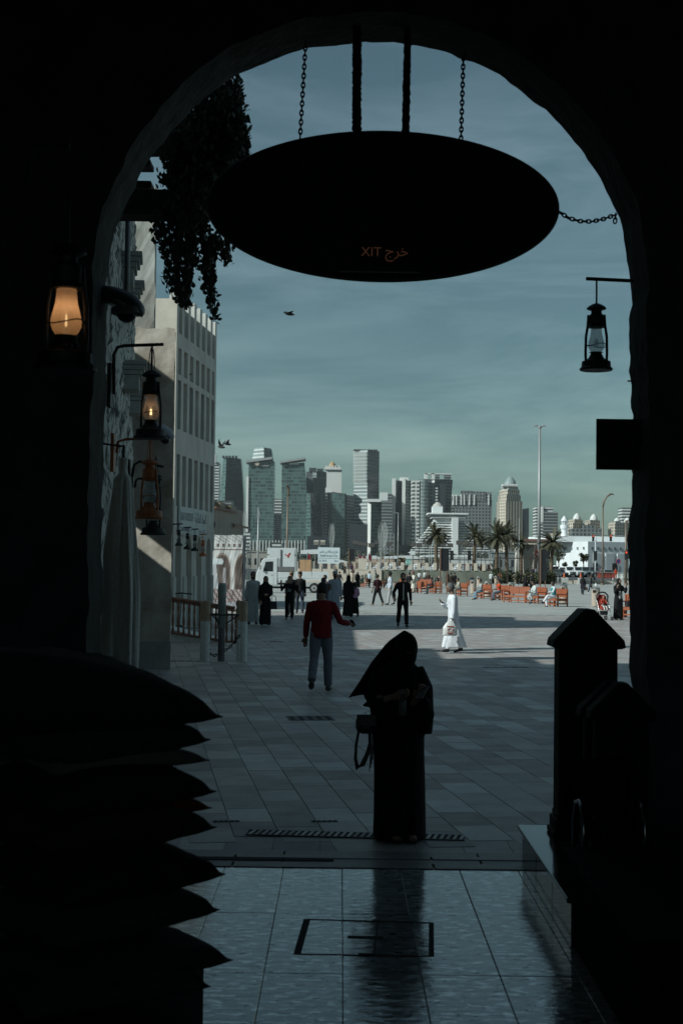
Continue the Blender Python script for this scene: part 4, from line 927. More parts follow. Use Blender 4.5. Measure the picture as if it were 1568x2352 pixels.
    if head in ('hijab', 'niqab', 'hood'):
        col = scarf or (.012, .012, .013); m = MB(); k = 1.2
        m.ell(P2((0, .013 if head != 'niqab' else .0, .010)), (.052 * h * 1.05, .060 * h * 1.04, .066 * h * 1.08), 14, 10, Mh)
        m.tube([hc + Vector((0, .012 * h, -.02 * h)), nk + Vector((0, .004 * h, .015 * h)), nk - up * (.03 * h), nk - up * (.09 * h), nk - up * (drape * .55 * h), nk - up * (drape * h)], [(.052 * h, .058 * h), (.060 * h, .060 * h), (.112 * h, .074 * h), (.132 * h, .082 * h), (.128 * h, .082 * h), (.118 * h, .080 * h)][:6], 16)
        if head == 'niqab': m.ell(P2((0, -.012, -.03)), (.05 * h, .056 * h, .055 * h), 12, 8, Mh)
        m.build('headscarf', cloth(col), T, remesh=vox, smoothit=2)
    if beard:
        m = MB(); m.ell(P2((0, -.024, -.044)), (.041 * h, .038 * h, .030 * h), 12, 8, Mh); m.build('beard', mat('hair_%02x%02x%02x' % tuple(int(255 * x) for x in hair), hair, .75, .3, 40, .3), T, smooth=True)
    if shades:
        m = MB()
        for s in (-1, 1): m.ell(P2((s * .02, -.054, .008)), (.018 * h, .008 * h, .012 * h), 10, 6, Mh)
        m.box(P2((0, -.058, .011)), (.02 * h, .006 * h, .005 * h), M=Mh); m.build('sunglasses', mat('dark_lens', (.008, .008, .008), .15, 0), T)
    elif face and loc.y < 60 and head != 'niqab':
        for s in (-1, 1):
            m = MB(); m.ell(P2((s * .019, -.0535, .006)), (.009 * h, .005 * h, .0045 * h), 8, 6, Mh); m.build('eye', mat('eye_dark', (.015, .012, .01), .3, 0), T)
            m = MB(); m.ell(P2((s * .020, -.0545, .018)), (.013 * h, .005 * h, .0035 * h), 8, 6, Mh); m.build('eyebrow', mat('hair_0c0a09', HAIRB, .75, .3, 40, .3), T)
    Rz = Matrix.Rotation(R(heading), 3, 'Z')
    J['W'] = lambda p_: loc + Rz @ Vector(p_); J['T'] = T
    return J
BLK = (.010, .010, .011); WHT = (.62, .64, .66)
# man in red walking away
j = person('man in a dark red sweater and grey jeans walking away with a phone', G(736, 1588), 176, 1.80, top=(.145, .010, .014), bottom=(.13, .14, .165), legs=((-13, 32), (9, 3)), arms=((4, 11, 14, 0), (6, 24, 74, -20)), nod=14, turn=-8, shoes=(.03, .03, .035), fat=1.12, group='people in the square')
w_ = j['W'](j['wriR'] + j['hdR'] * .13); ph = tag(MB().box((0, 0, 0), (.075, .010, .15)).build('mobile_phone', mat('phone_black', (.015, .015, .018), .2, 0), loc=w_ + Vector((0, 0, .03)), bevel=.004), 'pale phone held by the man in red', 'phone'); ph.rotation_euler = (R(-50), 0, R(150))
# white-robed man with bag
j = person('grey-haired man in a long white robe walking with a plastic bag', G(1040, 1500), -80, 1.66, robe=(.66, .68, .72), head='hair', hair=(.10, .10, .10), skin=1, flare=.2, legs=((14, 3), (-13, 6)), arms=((3, 7, 6, 0), (12, 4, 118, 25)), nod=6, lean=4, shoes=(.02, .02, .025), hem=.085, fat=1.08)
w_ = j['W'](j['wriL'] + j['hdL'] * .10)
def pbag(label, w_, s=1.0, col=(.62, .62, .60), pr=(.32, .03, .02)):
    t = thing('plastic_bag', label, 'bag', w_)
    m = MB(); vs = []; fs = []; n = 10; S = 24
    for i in range(n + 1):
        q = i / n; z = -.06 - .34 * q; rx = (.05 + .12 * min(1, q * 2.2) ** .7) * s; ry = (.015 + .06 * math.sin(math.pi * min(1, q * .8))) * s
        for k in range(S):
            a = 2 * math.pi * k / S; vs.append(Vector((rx * math.cos(a) * (1 + .06 * nz(a * 3, q * 4)), ry * math.sin(a) * (1 + .3 * nz(a * 5, q * 6)), z * s)))
    for i in range(n):
        for k in range(S): fs.append((i * S + k, i * S + (k + 1) % S, (i + 1) * S + (k + 1) % S, (i + 1) * S + k))
    fs.append(tuple(range(n * S, (n + 1) * S))); m.add(vs, fs); m.build('sack', mat('bag_plastic', col, .4, .08, 9, .2), t, smooth=True)
    for s_ in (-1, 1): m = MB(); m.tube([(s_ * .045 * s, 0, -.07 * s), (s_ * .02 * s, 0, .0), (0, 0, .02 * s)], (.014 * s), 6); m.build('handle', mat('bag_plastic', col, .4, .08, 9, .2), t)
    return t
bag = pbag('white plastic carrier bag with red print held by the white-robed man', w_ + Vector((-.05, -.17, .12)))
M_redp = mat('red_print', (.30, .035, .02), .6, .2, 20)
for zz, ww in ((-.18, .17), (-.335, .15)):
    b = MB(); b.box((.0, -.078, zz), (ww, .004, .022)); b.build('print_band', M_redp, bag)
b = MB(); b.tube([(.05 * math.cos(a), -.080, -.26 + .035 * math.sin(a)) for a in [k * math.pi / 6 for k in range(12)]], .006, 5, close=True); b.build('print_ring', M_redp, bag)
b = MB(); b.tube([(-.07, -.078, -.22), (-.055, -.08, -.26), (-.07, -.078, -.30)], .005, 5); b.tube([(.07, -.078, -.22), (.055, -.08, -.26), (.07, -.078, -.30)], .005, 5); b.build('print_mark', M_redp, bag)
person('bearded man in a black tracksuit with a white zip striding forward', G(924, 1440), 4, 1.80, top=(.012, .012, .013), bottom=(.013, .013, .014), legs=((14, 6), (-14, 20)), arms=((-8, 12, 8, 0), (-14, 22, 62, 10)), beard=True, collar=(.75, .75, .75), skin=0, fat=1.08)
person('bearded man in a pale robe and sunglasses beside the woman in black', G(580, 1435), 6, 1.76, robe=(.40, .43, .43), legs=((9, 4), (-9, 8)), arms=((2, 6, 6, 0), (-4, 6, 8, 0)), beard=True, shades=True, skin=0, hem=.06, shoes=(.10, .07, .05))
j = person('woman in black robe, headscarf and sunglasses walking with a handbag', G(609, 1437), 4, 1.62, robe=BLK, head='hijab', shades=True, skin=0, legs=((8, 4), (-8, 6)), arms=((10, 8, 80, 40), (4, 8, 20, 10)))
def handbag(label, w_, dims, col, strap=.2, group=None):
    t = thing('handbag', label, 'bag', w_); m = MB(); m.box((0, 0, -dims[2] / 2 - strap * .6), dims, taper=.85); m.build('body', mat('leather_%02x%02x%02x' % tuple(int(255 * x) for x in col), col, .4, .2, 20, .2), t, bevel=.015)
    m = MB(); m.tube([(-dims[0] * .35, 0, -strap * .6), (-dims[0] * .25, 0, -.02), (0, 0, .02), (dims[0] * .25, 0, -.02), (dims[0] * .35, 0, -strap * .6)], .010, 6); m.build('strap', mat('leather_%02x%02x%02x' % tuple(int(255 * x) for x in col), col, .4, .2, 20, .2), t); return t
handbag('black handbag at the side of the woman in sunglasses', j['W'](j['elbL'] + Vector((.07, 0, -.05))), (.24, .10, .26), (.012, .012, .012), .3)
person('teenager in a black top with a white print, hands at the ears', G(664, 1424), 0, 1.60, top=(.012, .012, .013), bottom=(.012, .012, .012), arms=((30, 30, 130, 10), (30, 30, 130, 10)), legs=((10, 4), (-6, 8)), print_=(.45, .45, .44), skin=0, shoes=(.12, .12, .12))
person('man in a tan cap and dark jacket behind the teenager', G(668, 1413), 8, 1.78, top=(.02, .018, .018), bottom=(.17, .14, .11), head='cap', scarf=(.16, .12, .07), shades=True, skin=0, **WALK2)
person('man in a black cap, black shirt and jeans', G(688, 1410), 2, 1.78, top=(.012, .012, .014), bottom=(.04, .05, .07), head='cap', skin=1, **WALK)
person('man in a blue-grey robe, pale cap and sunglasses', G(768, 1424), 4, 1.80, robe=(.33, .36, .42), head='kufi', scarf=(.30, .36, .40), beard=True, shades=True, legs=((10, 4), (-8, 8)), arms=((2, 6, 4, 0), (4, 6, 6, 0)), fat=1.15, skin=1)
person('child in a dark purple hooded top beside the man in red', G(741, 1424), 170, 1.58, top=(.045, .035, .065), bottom=(.03, .03, .04), head='hood', scarf=(.045, .035, .065), face=False, **WALK)
person('small boy between the blue-grey robe and the purple hood', G(755, 1424), 10, 1.34, top=(.30, .32, .36), bottom=(.10, .10, .12), skin=1, **WALK)
person('dark-haired person glancing sideways behind the purple hood', G(746, 1405), -60, 1.66, top=(.05, .04, .05), bottom=(.03, .03, .035), skin=1, **WALK2)
person('veiled woman in black beside the girl in pink', G(799, 1417), 165, 1.64, robe=BLK, head='niqab', legs=((8, 4), (-8, 8)), arms=((4, 6, 20, 0), (4, 6, 30, 10)), drape=.34)
j = person('girl with a long braid, pink jacket and black skirt', G(814, 1417), 205, 1.38, top=(.46, .24, .36), robe=None, bottom=BLK, head='bun', skin=0, arms=((4, 10, 25, 5), (20, 18, 40, 0)), legs=((8, 4), (-8, 6)))
m = MB(); pe = j['pel']; m.lathe([(.13, 0), (.15, -.2), (.17, -.45), (.18, -.60), (.17, -.62)], (pe.x, pe.y, pe.z + .03), 20); m.build('skirt', cloth(BLK), j['T'], smooth=True)
person('man in a dark maroon shirt and black trousers striding left', G(866, 1391), -150, 1.70, top=(.04, .014, .018), bottom=(.014, .014, .015), sleeve='short', legs=((22, 4), (-26, 8)), arms=((4, 10, 20, 0), (-8, 10, 30, 0)), shoes=(.16, .11, .08))
person('curly-haired man in a patterned white shirt and pale trousers', G(895, 1390), -75, 1.80, top=(.42, .45, .50), bottom=(.36, .36, .35), head='curly', turn=-20, legs=((12, 4), (-14, 8)), arms=((2, 8, 20, 0), (6, 8, 30, 0)), skin=0, topmat=mat('dotted_shirt', (.07, .08, .14), .9, 0, 22, 0, col2=(.52, .55, .60), thr=(.42, .46), detail=1))
person('man in a black shirt and tan trousers with his back turned', G(939, 1364), 160, 1.76, top=(.014, .014, .014), bottom=(.25, .20, .14), **WALK)
person('man in a long cream shirt and red cap facing left', G(949, 1362), -60, 1.78, robe=(.50, .48, .42), bottom=(.42, .40, .35), head='redcap', hem=.22, legs=((8, 4), (-8, 8)), arms=((20, 8, 60, 20), (4, 8, 20, 0)))
person('person in a white shirt walking away near the long cream shirt', G(975, 1341), 175, 1.76, top=(.56, .56, .53), bottom=(.10, .10, .10), **WALK)
person('person in a white tee with grey lettering walking away', G(962, 1341), 170, 1.70, top=(.5, .52, .53), bottom=(.06, .06, .07), sleeve='short', **WALK2)
person('person in a brown jacket beside the white shirt', G(983, 1350), 10, 1.70, top=(.07, .04, .03), bottom=(.06, .05, .05), **STAND)
person('man in a light blue shirt and black trousers leaning on a bench', G(848, 1349), 150, 1.74, top=(.38, .46, .52), bottom=(.014, .014, .015), legs=((10, 2), (-14, 4)), arms=((10, 10, 30, 10), (4, 10, 20, 0)))
person('man in a grey-green tunic walking past the cream wall', G(862, 1340), -120, 1.74, robe=(.17, .20, .18), bottom=(.15, .17, .16), hem=.2, head='cap', **WALK)
person('woman in black standing by the cream wall', G(821, 1350), -20, 1.66, robe=BLK, head='hijab', skin=1)
person('woman in a black robe walking beside the dark display board', G(1027, 1347), 30, 1.68, robe=BLK, head='hijab', legs=((14, 4), (-12, 8)), skin=1)
person('man in a dark brown jacket with his back turned', G(1035, 1358), 170, 1.76, top=(.035, .026, .02), bottom=(.03, .03, .035), **WALK)
person('taller man in a black jacket behind the brown jacket', G(1043, 1354), 175, 1.80, top=(.015, .015, .016), bottom=(.02, .02, .022), **WALK2)
person('man in a white robe and white cap with his back turned', G(1110, 1341), 165, 1.78, robe=(.58, .61, .66), head='whitecap', hem=.07, legs=((5, 3), (-5, 4)))
person('man in a pale shirt and grey trousers near the white robe', G(1127, 1345), 150, 1.74, top=(.46, .49, .48), bottom=(.10, .09, .08), hair=(.25, .25, .24), **WALK)
person('man in a black vest over an orange shirt', G(1147, 1342), 150, 1.72, top=(.40, .12, .06), bottom=(.05, .05, .055), vest=(.014, .014, .015), sleeve='short', hair=(.25, .23, .2), **WALK2)
person('person in dark clothes before the hedge near the white robe', G(1136, 1336), 5, 1.70, top=(.02, .02, .022), bottom=(.03, .03, .03), shades=True, **STAND)
person('man in navy standing left of the white robe', G(1095, 1338), 170, 1.72, top=(.02, .024, .04), bottom=(.03, .03, .03), **STAND)
person('man in a black jacket and pale trainers walking left past a bin', G(1195, 1345), -95, 1.76, top=(.014, .014, .015), bottom=(.03, .03, .035), shoes=(.6, .6, .6), legs=((26, 4), (-26, 10)), arms=((10, 8, 30, 0), (-14, 8, 20, 0)))
person('veiled woman in black walking behind the man in the black jacket', G(1206, 1349), -60, 1.62, robe=BLK, head='hijab', skin=0, **WALK)
j = person('woman in black with a scarf blown out to the side', G(1221, 1352), -70, 1.64, robe=BLK, head='hijab', skin=0, **WALK2)
m = MB(); hd = j['head']; m.tube([hd + Vector((0, .05, -.15)), hd + Vector((-.03, .30, -.35)), hd + Vector((-.02, .55, -.38)), hd + Vector((0, .75, -.42))], [(.10, .06), (.12, .03), (.07, .02), (.01, .01)], 8); m.build('scarf_tail', cloth(BLK), j['T'], smooth=True)
j = person('woman in a dark coat and heels carrying a big handbag', G(1337, 1366), 160, 1.68, top=(.018, .014, .022), bottom=(.03, .035, .045), robe=(.018, .014, .022), hem=.32, head='hijab', skin=1, legs=((18, 4), (-20, 10)), arms=((4, 8, 60, 10), (4, 8, 10, 0)))
handbag('large brown patterned handbag of the woman in heels', j['W'](j['wriR'] + Vector((0, -.05, .0))), (.42, .16, .28), (.16, .11, .09), .22)
j = person('young man in a dark plaid shirt carrying a clear bag', G(1355, 1364), 60, 1.72, top=(.05, .05, .05), bottom=(.05, .06, .075), shoes=(.55, .55, .53), arms=((20, 8, 50, 0), (5, 8, 20, 0)), legs=((14, 4), (-10, 8)), skin=1, topmat=mat('plaid_shirt', (.012, .012, .014), .9, 0, 9, 0, col2=(.20, .20, .20), thr=(.55, .6), detail=1))
pbag('thin pale bag in the hand of the young man in plaid', j['W'](j['wriL'] + j['hdL'] * .1), .9, (.30, .34, .34))
j = person('woman in black headscarf and open coat holding a phone to her face by the pram', G(1419, 1424), 20, 1.66, robe=BLK, head='hijab', skin=0, arms=((35, 14, 125, 12), (30, 14, 120, 14)), turn=25, drape=.16, fat=1.08)
m = MB(); pe = j['pel']; m.ell(pe + Vector((.0, -.115, .12)), (.07, .05, .17), 12, 10); m.build('shirt_front', cloth((.34, .35, .35)), j['T'], smooth=True)
for k, (x, yf, tp, lab, hh) in enumerate(((1384, 1331, (.28, .05, .03), 'worker in an orange-red vest by the parked cars', 1.75), (1317, 1316, (.03, .03, .04), 'man in dark clothes behind the hedge beside a striped shirt', 1.72), (1325, 1316, (.16, .16, .18), 'man in a striped shirt behind the hedge', 1.72), (1334, 1316, (.10, .05, .03), 'man in a brown top behind the hedge', 1.72))):
    if k == 0: person(lab, Vector((P(1413, 1290, 238).x, 238, -.1)), -20, hh, top=(.32, .045, .02), bottom=(.30, .05, .03))
    else: person(lab, P(1214 + 8 * k, 1300, 225).xy.to_3d() + Vector((0, 0, -.1)), 170, hh, top=tp, bottom=(.03, .03, .03), **STAND)
for k, (x, yb, tp, hd_, lab) in enumerate(((806, 1312, (.03, .03, .03), 'hair', 'dark-haired person sitting behind the truck bed'), (823, 1310, (.06, .03, .07), 'hijab', 'person in purple sitting on the cream wall'), (800, 1310, (.06, .09, .09), 'hijab', 'person in a patterned scarf sitting on the cream wall'), (782, 1310, (.24, .18, .14), 'hair', 'person in a pink top sitting on the cream wall'))):
    pp = P(x - 15, yb, 186); person(lab, Vector((pp.x, 189, pp.z - .42)), 10 + k * 20, 1.66, top=tp, bottom=(.03, .03, .035), head=hd_, scarf=tp, **SIT)
person('man in a dark jacket walking behind the pale-capped robe', G(779, 1351), 150, 1.74, top=(.02, .02, .02), bottom=(.03, .03, .03), **WALK)
person('person in a long beige dress standing at the cream wall', G(807, 1341), 120, 1.62, robe=(.40, .34, .27), head='hair', skin=2)

# ---- the woman in black in the foreground
def big_woman():
    Yw = 10.95; base_ = G(915, 1925); Yw = base_.y; k = mpp(Yw); T = thing('person', 'woman in full black robe and long veil standing at the threshold looking at her phone', 'person', base_, 0, 'people in the square')
    def X(px): return P(px, 1900, Yw).x - base_.x
    def Z(y): return P(915, y, Yw).z
    # robe: rings read as left / right extents, round in depth
    prof = [(1928, 862, 972, .17), (1918, 856, 977, .19), (1860, 857, 976, .185), (1780, 857, 974, .18), (1720, 855, 972, .175), (1690, 853, 972, .17), (1660, 850, 976, .17), (1630, 846, 980, .17), (1600, 846, 980, .165), (1570, 850, 975, .16), (1545, 862, 965, .15), (1525, 880, 950, .12), (1512, 895, 940, .08)]
    m = MB(); vs = []; fs = []; S = 56
    for i, (y, l, r_, dpt) in enumerate(prof):
        cx = (X(l) + X(r_)) / 2; rx = (X(r_) - X(l)) / 2; t = max(0, (y - 1620) / 300)
        for q in range(S):
            a = 2 * math.pi * q / S; fo = 1 + (.045 * math.sin(7 * a + 1) + .03 * math.sin(12 * a + y * .004)) * t
            vs.append(Vector((cx + rx * math.cos(a) * (1 + (fo - 1) * .3), dpt * fo * math.sin(a), Z(y))))
    for i in range(len(prof) - 1):
        for q in range(S): fs.append((i * S + q, i * S + (q + 1) % S, (i + 1) * S + (q + 1) % S, (i + 1) * S + q))
    fs += [tuple(range(S)), tuple(range(len(prof) * S - 1, (len(prof) - 1) * S - 1, -1))]
    m.add(vs, fs)
    # sleeves: right side of the picture hangs wide, both forearms come forward
    m.tube([(X(952), .0, Z(1535)), (X(970), -.03, Z(1580)), (X(974), -.07, Z(1640)), (X(974), -.08, Z(1682))], [(.06, .09), (.07, .10), (.062, .10), (.05, .08)], 14)
    m.tube([(X(975), -.10, Z(1640)), (X(968), -.20, Z(1612)), (X(960), -.27, Z(1596))], [.065, .055, .04], 12)
    m.tube([(X(872), .0, Z(1545)), (X(852), -.04, Z(1600)), (X(862), -.12, Z(1622)), (X(888), -.20, Z(1606)), (X(900), -.24, Z(1598))], [(.07, .09), .075, .07, .055, .035], 14)
    m.build('robe', cloth((.010, .010, .011)), T, remesh=.012, smoothit=3)
    # veil: head, drape over the shoulders, blown out to the left in a point
    v = MB(); Mh = Matrix.Rotation(R(35), 3, 'Z') @ Matrix.Rotation(R(18), 3, 'X'); hc = Vector((X(926), -.03, Z(1492)))
    v.ell(hc, (.088, .108, .142), 18, 14, Mh)
    v.ell(hc + Vector((.01, -.04, -.045)), (.075, .085, .10), 14, 10, Mh)
    ribs = [((924, 1447, 0), (885, 1476, .05), (848, 1525, .09), (818, 1575, .10), (793, 1611, .09)), ((940, 1456, .04), (905, 1500, .10), (870, 1545, .13), (838, 1585, .13), (800, 1606, .10)), ((945, 1480, .07), (915, 1520, .13), (885, 1560, .15), (855, 1592, .14), (822, 1601, .11)), ((940, 1510, .06), (920, 1545, .14), (900, 1575, .16), (875, 1596, .15), (845, 1600, .12))]
    n0 = len(v.v); N1 = 14
    def bez(c, t):
        f_ = t * (len(c) - 1); i = min(int(f_), len(c) - 2); u = f_ - i; a, b = c[i], c[i + 1]; return Vector((X(a[0] + (b[0] - a[0]) * u), a[2] + (b[2] - a[2]) * u, Z(a[1] + (b[1] - a[1]) * u)))
    for off in (-1, 1):
        vs = []; fs = []
        for i in range(len(ribs) * 3 - 2):
            f_ = i / 3; i0 = min(int(f_), len(ribs) - 2); u = f_ - i0
            for t in range(N1 + 1):
                p_ = bez(ribs[i0], t / N1).lerp(bez(ribs[i0 + 1], t / N1), u); vs.append(p_ + Vector((0, off * (.05 * (1 - t / N1) + .012) , 0)))
        v.add(vs, []) if False else None
        ribpts = vs
        if off == -1: front = vs
        else: back = vs
    NR = len(ribs) * 3 - 2; W1 = N1 + 1; fs = []
    for i in range(NR - 1):
        for t in range(N1): a = i * W1 + t; fs.append((a, a + 1, a + W1 + 1, a + W1)); o2 = NR * W1; fs.append((o2 + a, o2 + a + W1, o2 + a + W1 + 1, o2 + a + 1))
    o2 = NR * W1
    for t in range(N1): fs.append((t, o2 + t, o2 + t + 1, t + 1)); b_ = (NR - 1) * W1; fs.append((b_ + t, b_ + t + 1, o2 + b_ + t + 1, o2 + b_ + t))
    for i in range(NR - 1): a = i * W1; fs.append((a, a + W1, o2 + a + W1, o2 + a)); e = a + N1; fs.append((e, o2 + e, o2 + e + W1, e + W1))
    v.add(front + back, fs)
    v.tube([hc + Vector((.0, .03, -.06)), (X(925), .01, Z(1530)), (X(920), .0, Z(1548)), (X(912), .0, Z(1580)), (X(905), -.02, Z(1600))], [(.075, .09), (.085, .10), (.135, .14), (.165, .165), (.15, .16)], 20)
    v.tube([(X(862), -.02, Z(1600)), (X(850), 0, Z(1618)), (X(829), .02, Z(1622))], [(.06, .06), (.04, .04), (.008, .008)], 8)
    v.build('veil', cloth((.009, .009, .010)), T, remesh=.010, smoothit=3)
    # face strip, hands and feet: one skin mesh
    s = MB(); s.ell(hc + Vector((.028, -.075, -.012)), (.05, .045, .028), 12, 8, Mh)
    def hand(w0, d, side, grip):
        d = Vector(d).normalized(); side = Vector(side).normalized(); nrm = side.cross(d).normalized(); w0 = Vector(w0)
        s.tube([w0 - d * .09, w0 - d * .04, w0], [.026, .023, .020], 10, ref=nrm); s.tube([w0, w0 + d * .045, w0 + d * .085], [(.022, .018), (.038, .017), (.036, .015)], 10, ref=nrm)
        for q, (off, ln) in enumerate(((-.027, .066), (-.009, .076), (.010, .070), (.027, .056))):
            b0 = w0 + d * .080 + side * off; k1 = b0 + d * (ln * .45) - nrm * (.012 * grip); k2 = k1 + d * (ln * .2) - nrm * (ln * .4 * grip); k3 = k2 - d * (ln * .15 * grip) - nrm * (ln * .25 * grip)
            s.tube([b0, k1, k2, k3], [.0095, .0092, .0085, .0075], 8, ref=nrm)
        t0 = w0 + d * .02 - side * .030; s.tube([t0, t0 + d * .035 - side * .022, t0 + d * .065 - side * .016 - nrm * .02], [.012, .0105, .009], 8, ref=nrm)
    hand((X(950), -.29, Z(1594)), (.25, -.55, .45), (.9, .3, 0), .8)
    hand((X(900), -.26, Z(1592)), (.85, -.35, .35), (.2, -.4, .85), 1.0)
    for x, y in ((902, 1926), (938, 1924)):
        s.tube([(X(x), -.05, .06), (X(x + 3), -.12, .045), (X(x + 8), -.21, .03)], [(.032, .03), (.036, .028), (.034, .018)], 10, ref=(0, 0, 1))
    s.tube([hc + Vector((0, 0, -.05)), (X(918), 0, Z(1540)), (X(915), 0, Z(1700)), (X(915), 0, Z(1880))], [.045, .10, .11, .08], 12)
    for q, xs_ in ((-1, ((880, 1545, .0), (858, 1600, -.06), (890, 1604, -.2), (900, 1593, -.25))), (1, ((945, 1540, .0), (966, 1590, -.06), (960, 1605, -.2), (950, 1595, -.28)))): s.tube([(X(a), c, Z(b)) for a, b, c in xs_], [.05, .04, .03, .022], 10)
    for x in (902, 938): s.tube([(X(x), 0, Z(1860)), (X(x), -.02, .08), (X(x), -.05, .06)], [.06, .035, .032], 10)
    s.build('body', skinmat(0), T, remesh=.007, smoothit=1)
    for x in (902, 938):
        b = MB(); b.tube([(X(x), .02, .012), (X(x + 3), -.12, .010), (X(x + 8), -.23, .010)], [(.034, .012), (.040, .010), (.036, .010)], 10, ref=(0, 0, 1)); b.build('sandal', M_iron2, T)
    # phone, bottle cap, bag (held things)
    ph = tag(MB().box((0, 0, 0), (.075, .15, .009)).build('mobile_phone', mat('phone_dark', (.03, .03, .035), .15, 0), loc=base_ + Vector((X(958), -.40, Z(1580))), bevel=.004), 'mobile phone in the hands of the woman at the threshold', 'phone'); ph.rotation_euler = (R(38), R(-8), R(-38))
    b = MB(); b.box((0, 0, .0048), (.066, .135, .001)); b.build('screen', mat('phone_screen', (.10, .10, .11), .08, 0), ph)
    hb = thing('shoulder_bag', 'black shoulder bag with dangling straps at the side of the woman', 'bag', base_ + Vector((X(838), -.06, Z(1640))))
    b = MB(); w1 = (862 - 813) * k; b.box((0, 0, -.075), (w1, .12, .15)); b.build('body', mat('leather_0c0c0c', (.012, .012, .012), .4, .2, 20, .2), hb, bevel=.05)
    b = MB(); b.box((.0, -.066, -.04), (w1 * .9, .012, .09)); b.build('flap', mat('leather_0c0c0c', (.012, .012, .012), .4, .2, 20, .2), hb, bevel=.006)
    for q in range(2): b = MB(); b.ell((-.01 + q * .0, -.075, .02 - q * .03), (.006, .006, .006), 8, 6); b.build('stud', mat('stud_metal', (.6, .6, .6), .3, 0, metal=1), hb)
    x0 = X(838)
    b = MB(); b.tube([(X(820) - x0, 0, -.14), (X(815) - x0, 0, -.24), (X(814) - x0, -.01, -.34), (X(819) - x0, -.01, -.42), (X(830) - x0, 0, -.39), (X(842) - x0, .01, -.30), (X(846) - x0, .01, -.22), (X(845) - x0, .01, -.14)], [(.010, .004), (.011, .004), (.013, .005), (.018, .008), (.020, .008), (.017, .006), (.010, .004), (.010, .004)], 8); b.build('strap', mat('leather_0c0c0c', (.012, .012, .012), .4, .2, 20, .2), hb)
    for q in range(4):
        b = MB(); b.tube([(X(848 + q * 2.2) - x0, -.02, -.10), (X(848 + q * 2) - x0, -.02, -.28), (X(846 + q * 2.4) - x0, -.02, -.44 + q * .03)], .0035, 5); b.build('tassel', mat('leather_0c0c0c', (.012, .012, .012), .4, .2, 20, .2), hb)
    bt = thing('water_bottle', 'small bottle with a pale cap held by the woman at the threshold', 'bottle', base_ + Vector((X(917), -.33, Z(1632))))
    b = MB(); b.lathe([(.0, 0), (.028, .0), (.030, .03), (.029, .11), (.012, .145), (.012, .16)], seg=14); b.build('bottle_body', glass_mat('clear_plastic', (.5, .5, .5), .15), bt, smooth=True); b = MB(); b.lathe([(.015, .16), (.015, .178), (0, .18)], seg=12); b.build('cap', cloth((.25, .26, .36)), bt)
big_woman()
# ================================================================== SQUARE: railing, bollards, scooter
M_rail = mat('brown_rail_wood', (.20, .09, .055), .6, .3, 9, .2)
M_postp = mat('tan_paint', (.44, .32, .22), .6, .25, 8); M_wpaint = mat('white_paint', (.66, .67, .64), .6, .15, 12)
Yr = 37.8; e0 = G(547, 1476); Yr = e0.y
rl = thing('ramp_railing', 'brown turned-wood ramp railing ending in a ball-topped newel', 'railing', e0)
def RP(x, y): return P(x, y, Yr) - e0
b = MB(); hN = RP(547, 1378).z; r0 = .10
b.lathe([(0, 0), (r0, 0), (r0, hN * .30), (r0 * .7, hN * .33), (r0 * .95, hN * .38), (r0 * .7, hN * .43), (r0, hN * .46), (r0, hN * .66), (r0 * .6, hN * .70), (r0 * .9, hN * .76), (r0 * .5, hN * .83), (r0 * .82, hN * .91), (r0 * .6, hN * .98), (0, hN)], seg=14); b.build('newel', M_rail, rl, smooth=True)
lt, rt, lb, rb_ = RP(380, 1372), RP(540, 1397), RP(380, 1451), RP(540, 1476)
for a, c_, r in ((lt, rt, .055), (lt - Vector((0, 0, .07)), rt - Vector((0, 0, .07)), .03), (lb, rb_, .04)): b = MB(); b.tube([a, c_], [(r, r * .8)] * 2, 8, ref=(0, 0, 1)); b.build('rail', M_rail, rl)
for k in range(13):
    t = (k + .4) / 13; a, c_ = lt.lerp(rt, t), lb.lerp(rb_, t); hh = a.z - c_.z
    b = MB(); b.lathe([(.03, 0), (.03, hh * .15), (.02, hh * .2), (.035, hh * .35), (.018, hh * .6), (.032, hh * .75), (.022, hh * .85), (.03, hh * .9), (.03, hh)], c_, 8); b.build('baluster', M_rail, rl, smooth=True)
rp = thing('ramp', 'white-faced access ramp behind the railing', 'ramp', e0 + Vector((0, .15, 0)))
b = MB(); b.prism([(RP(300, 1480).x, 0), (RP(505, 1480).x, 0), (RP(505, 1480).x, .02), (RP(300, 1440).x, .55)], 0, 1.4, 'y'); b.build('ramp_body', M_wpaint, rp)
def bollard(label, x, y, ytop, wpx, Yoff=0):
    p_ = G(x, y); k = mpp(p_.y); hh = (y - ytop) * k; r = wpx * k / 2; t = thing('bollard', label, 'bollard', p_, 0, 'two-tone bollards by the ramp')
    b = MB(); b.lathe([(0, 0), (r, 0), (r, hh * .66), (0, hh * .66)], seg=14); b.build('lower_post', M_wpaint, t, smooth=False); b = MB(); b.lathe([(r * .995, hh * .66), (r * .995, hh * .985), (r * .8, hh), (0, hh)], seg=14); b.build('upper_post', M_postp, t); return t
bollard('two-tone round bollard, rear one of the pair with the chain', 466, 1514, 1381, 14); bollard('two-tone round bollard, front one of the pair with the chain', 474, 1519, 1380, 16)
bollard('two-tone round bollard nearest the newel, rear one', 550, 1514, 1380, 14); bollard('two-tone round bollard nearest the newel, front one', 559, 1520, 1381, 16)
p_ = G(508, 1518); k = mpp(p_.y); st = thing('pole_stand', 'thick grey pole with a wire ring bracket between the bollards', 'pole', p_)
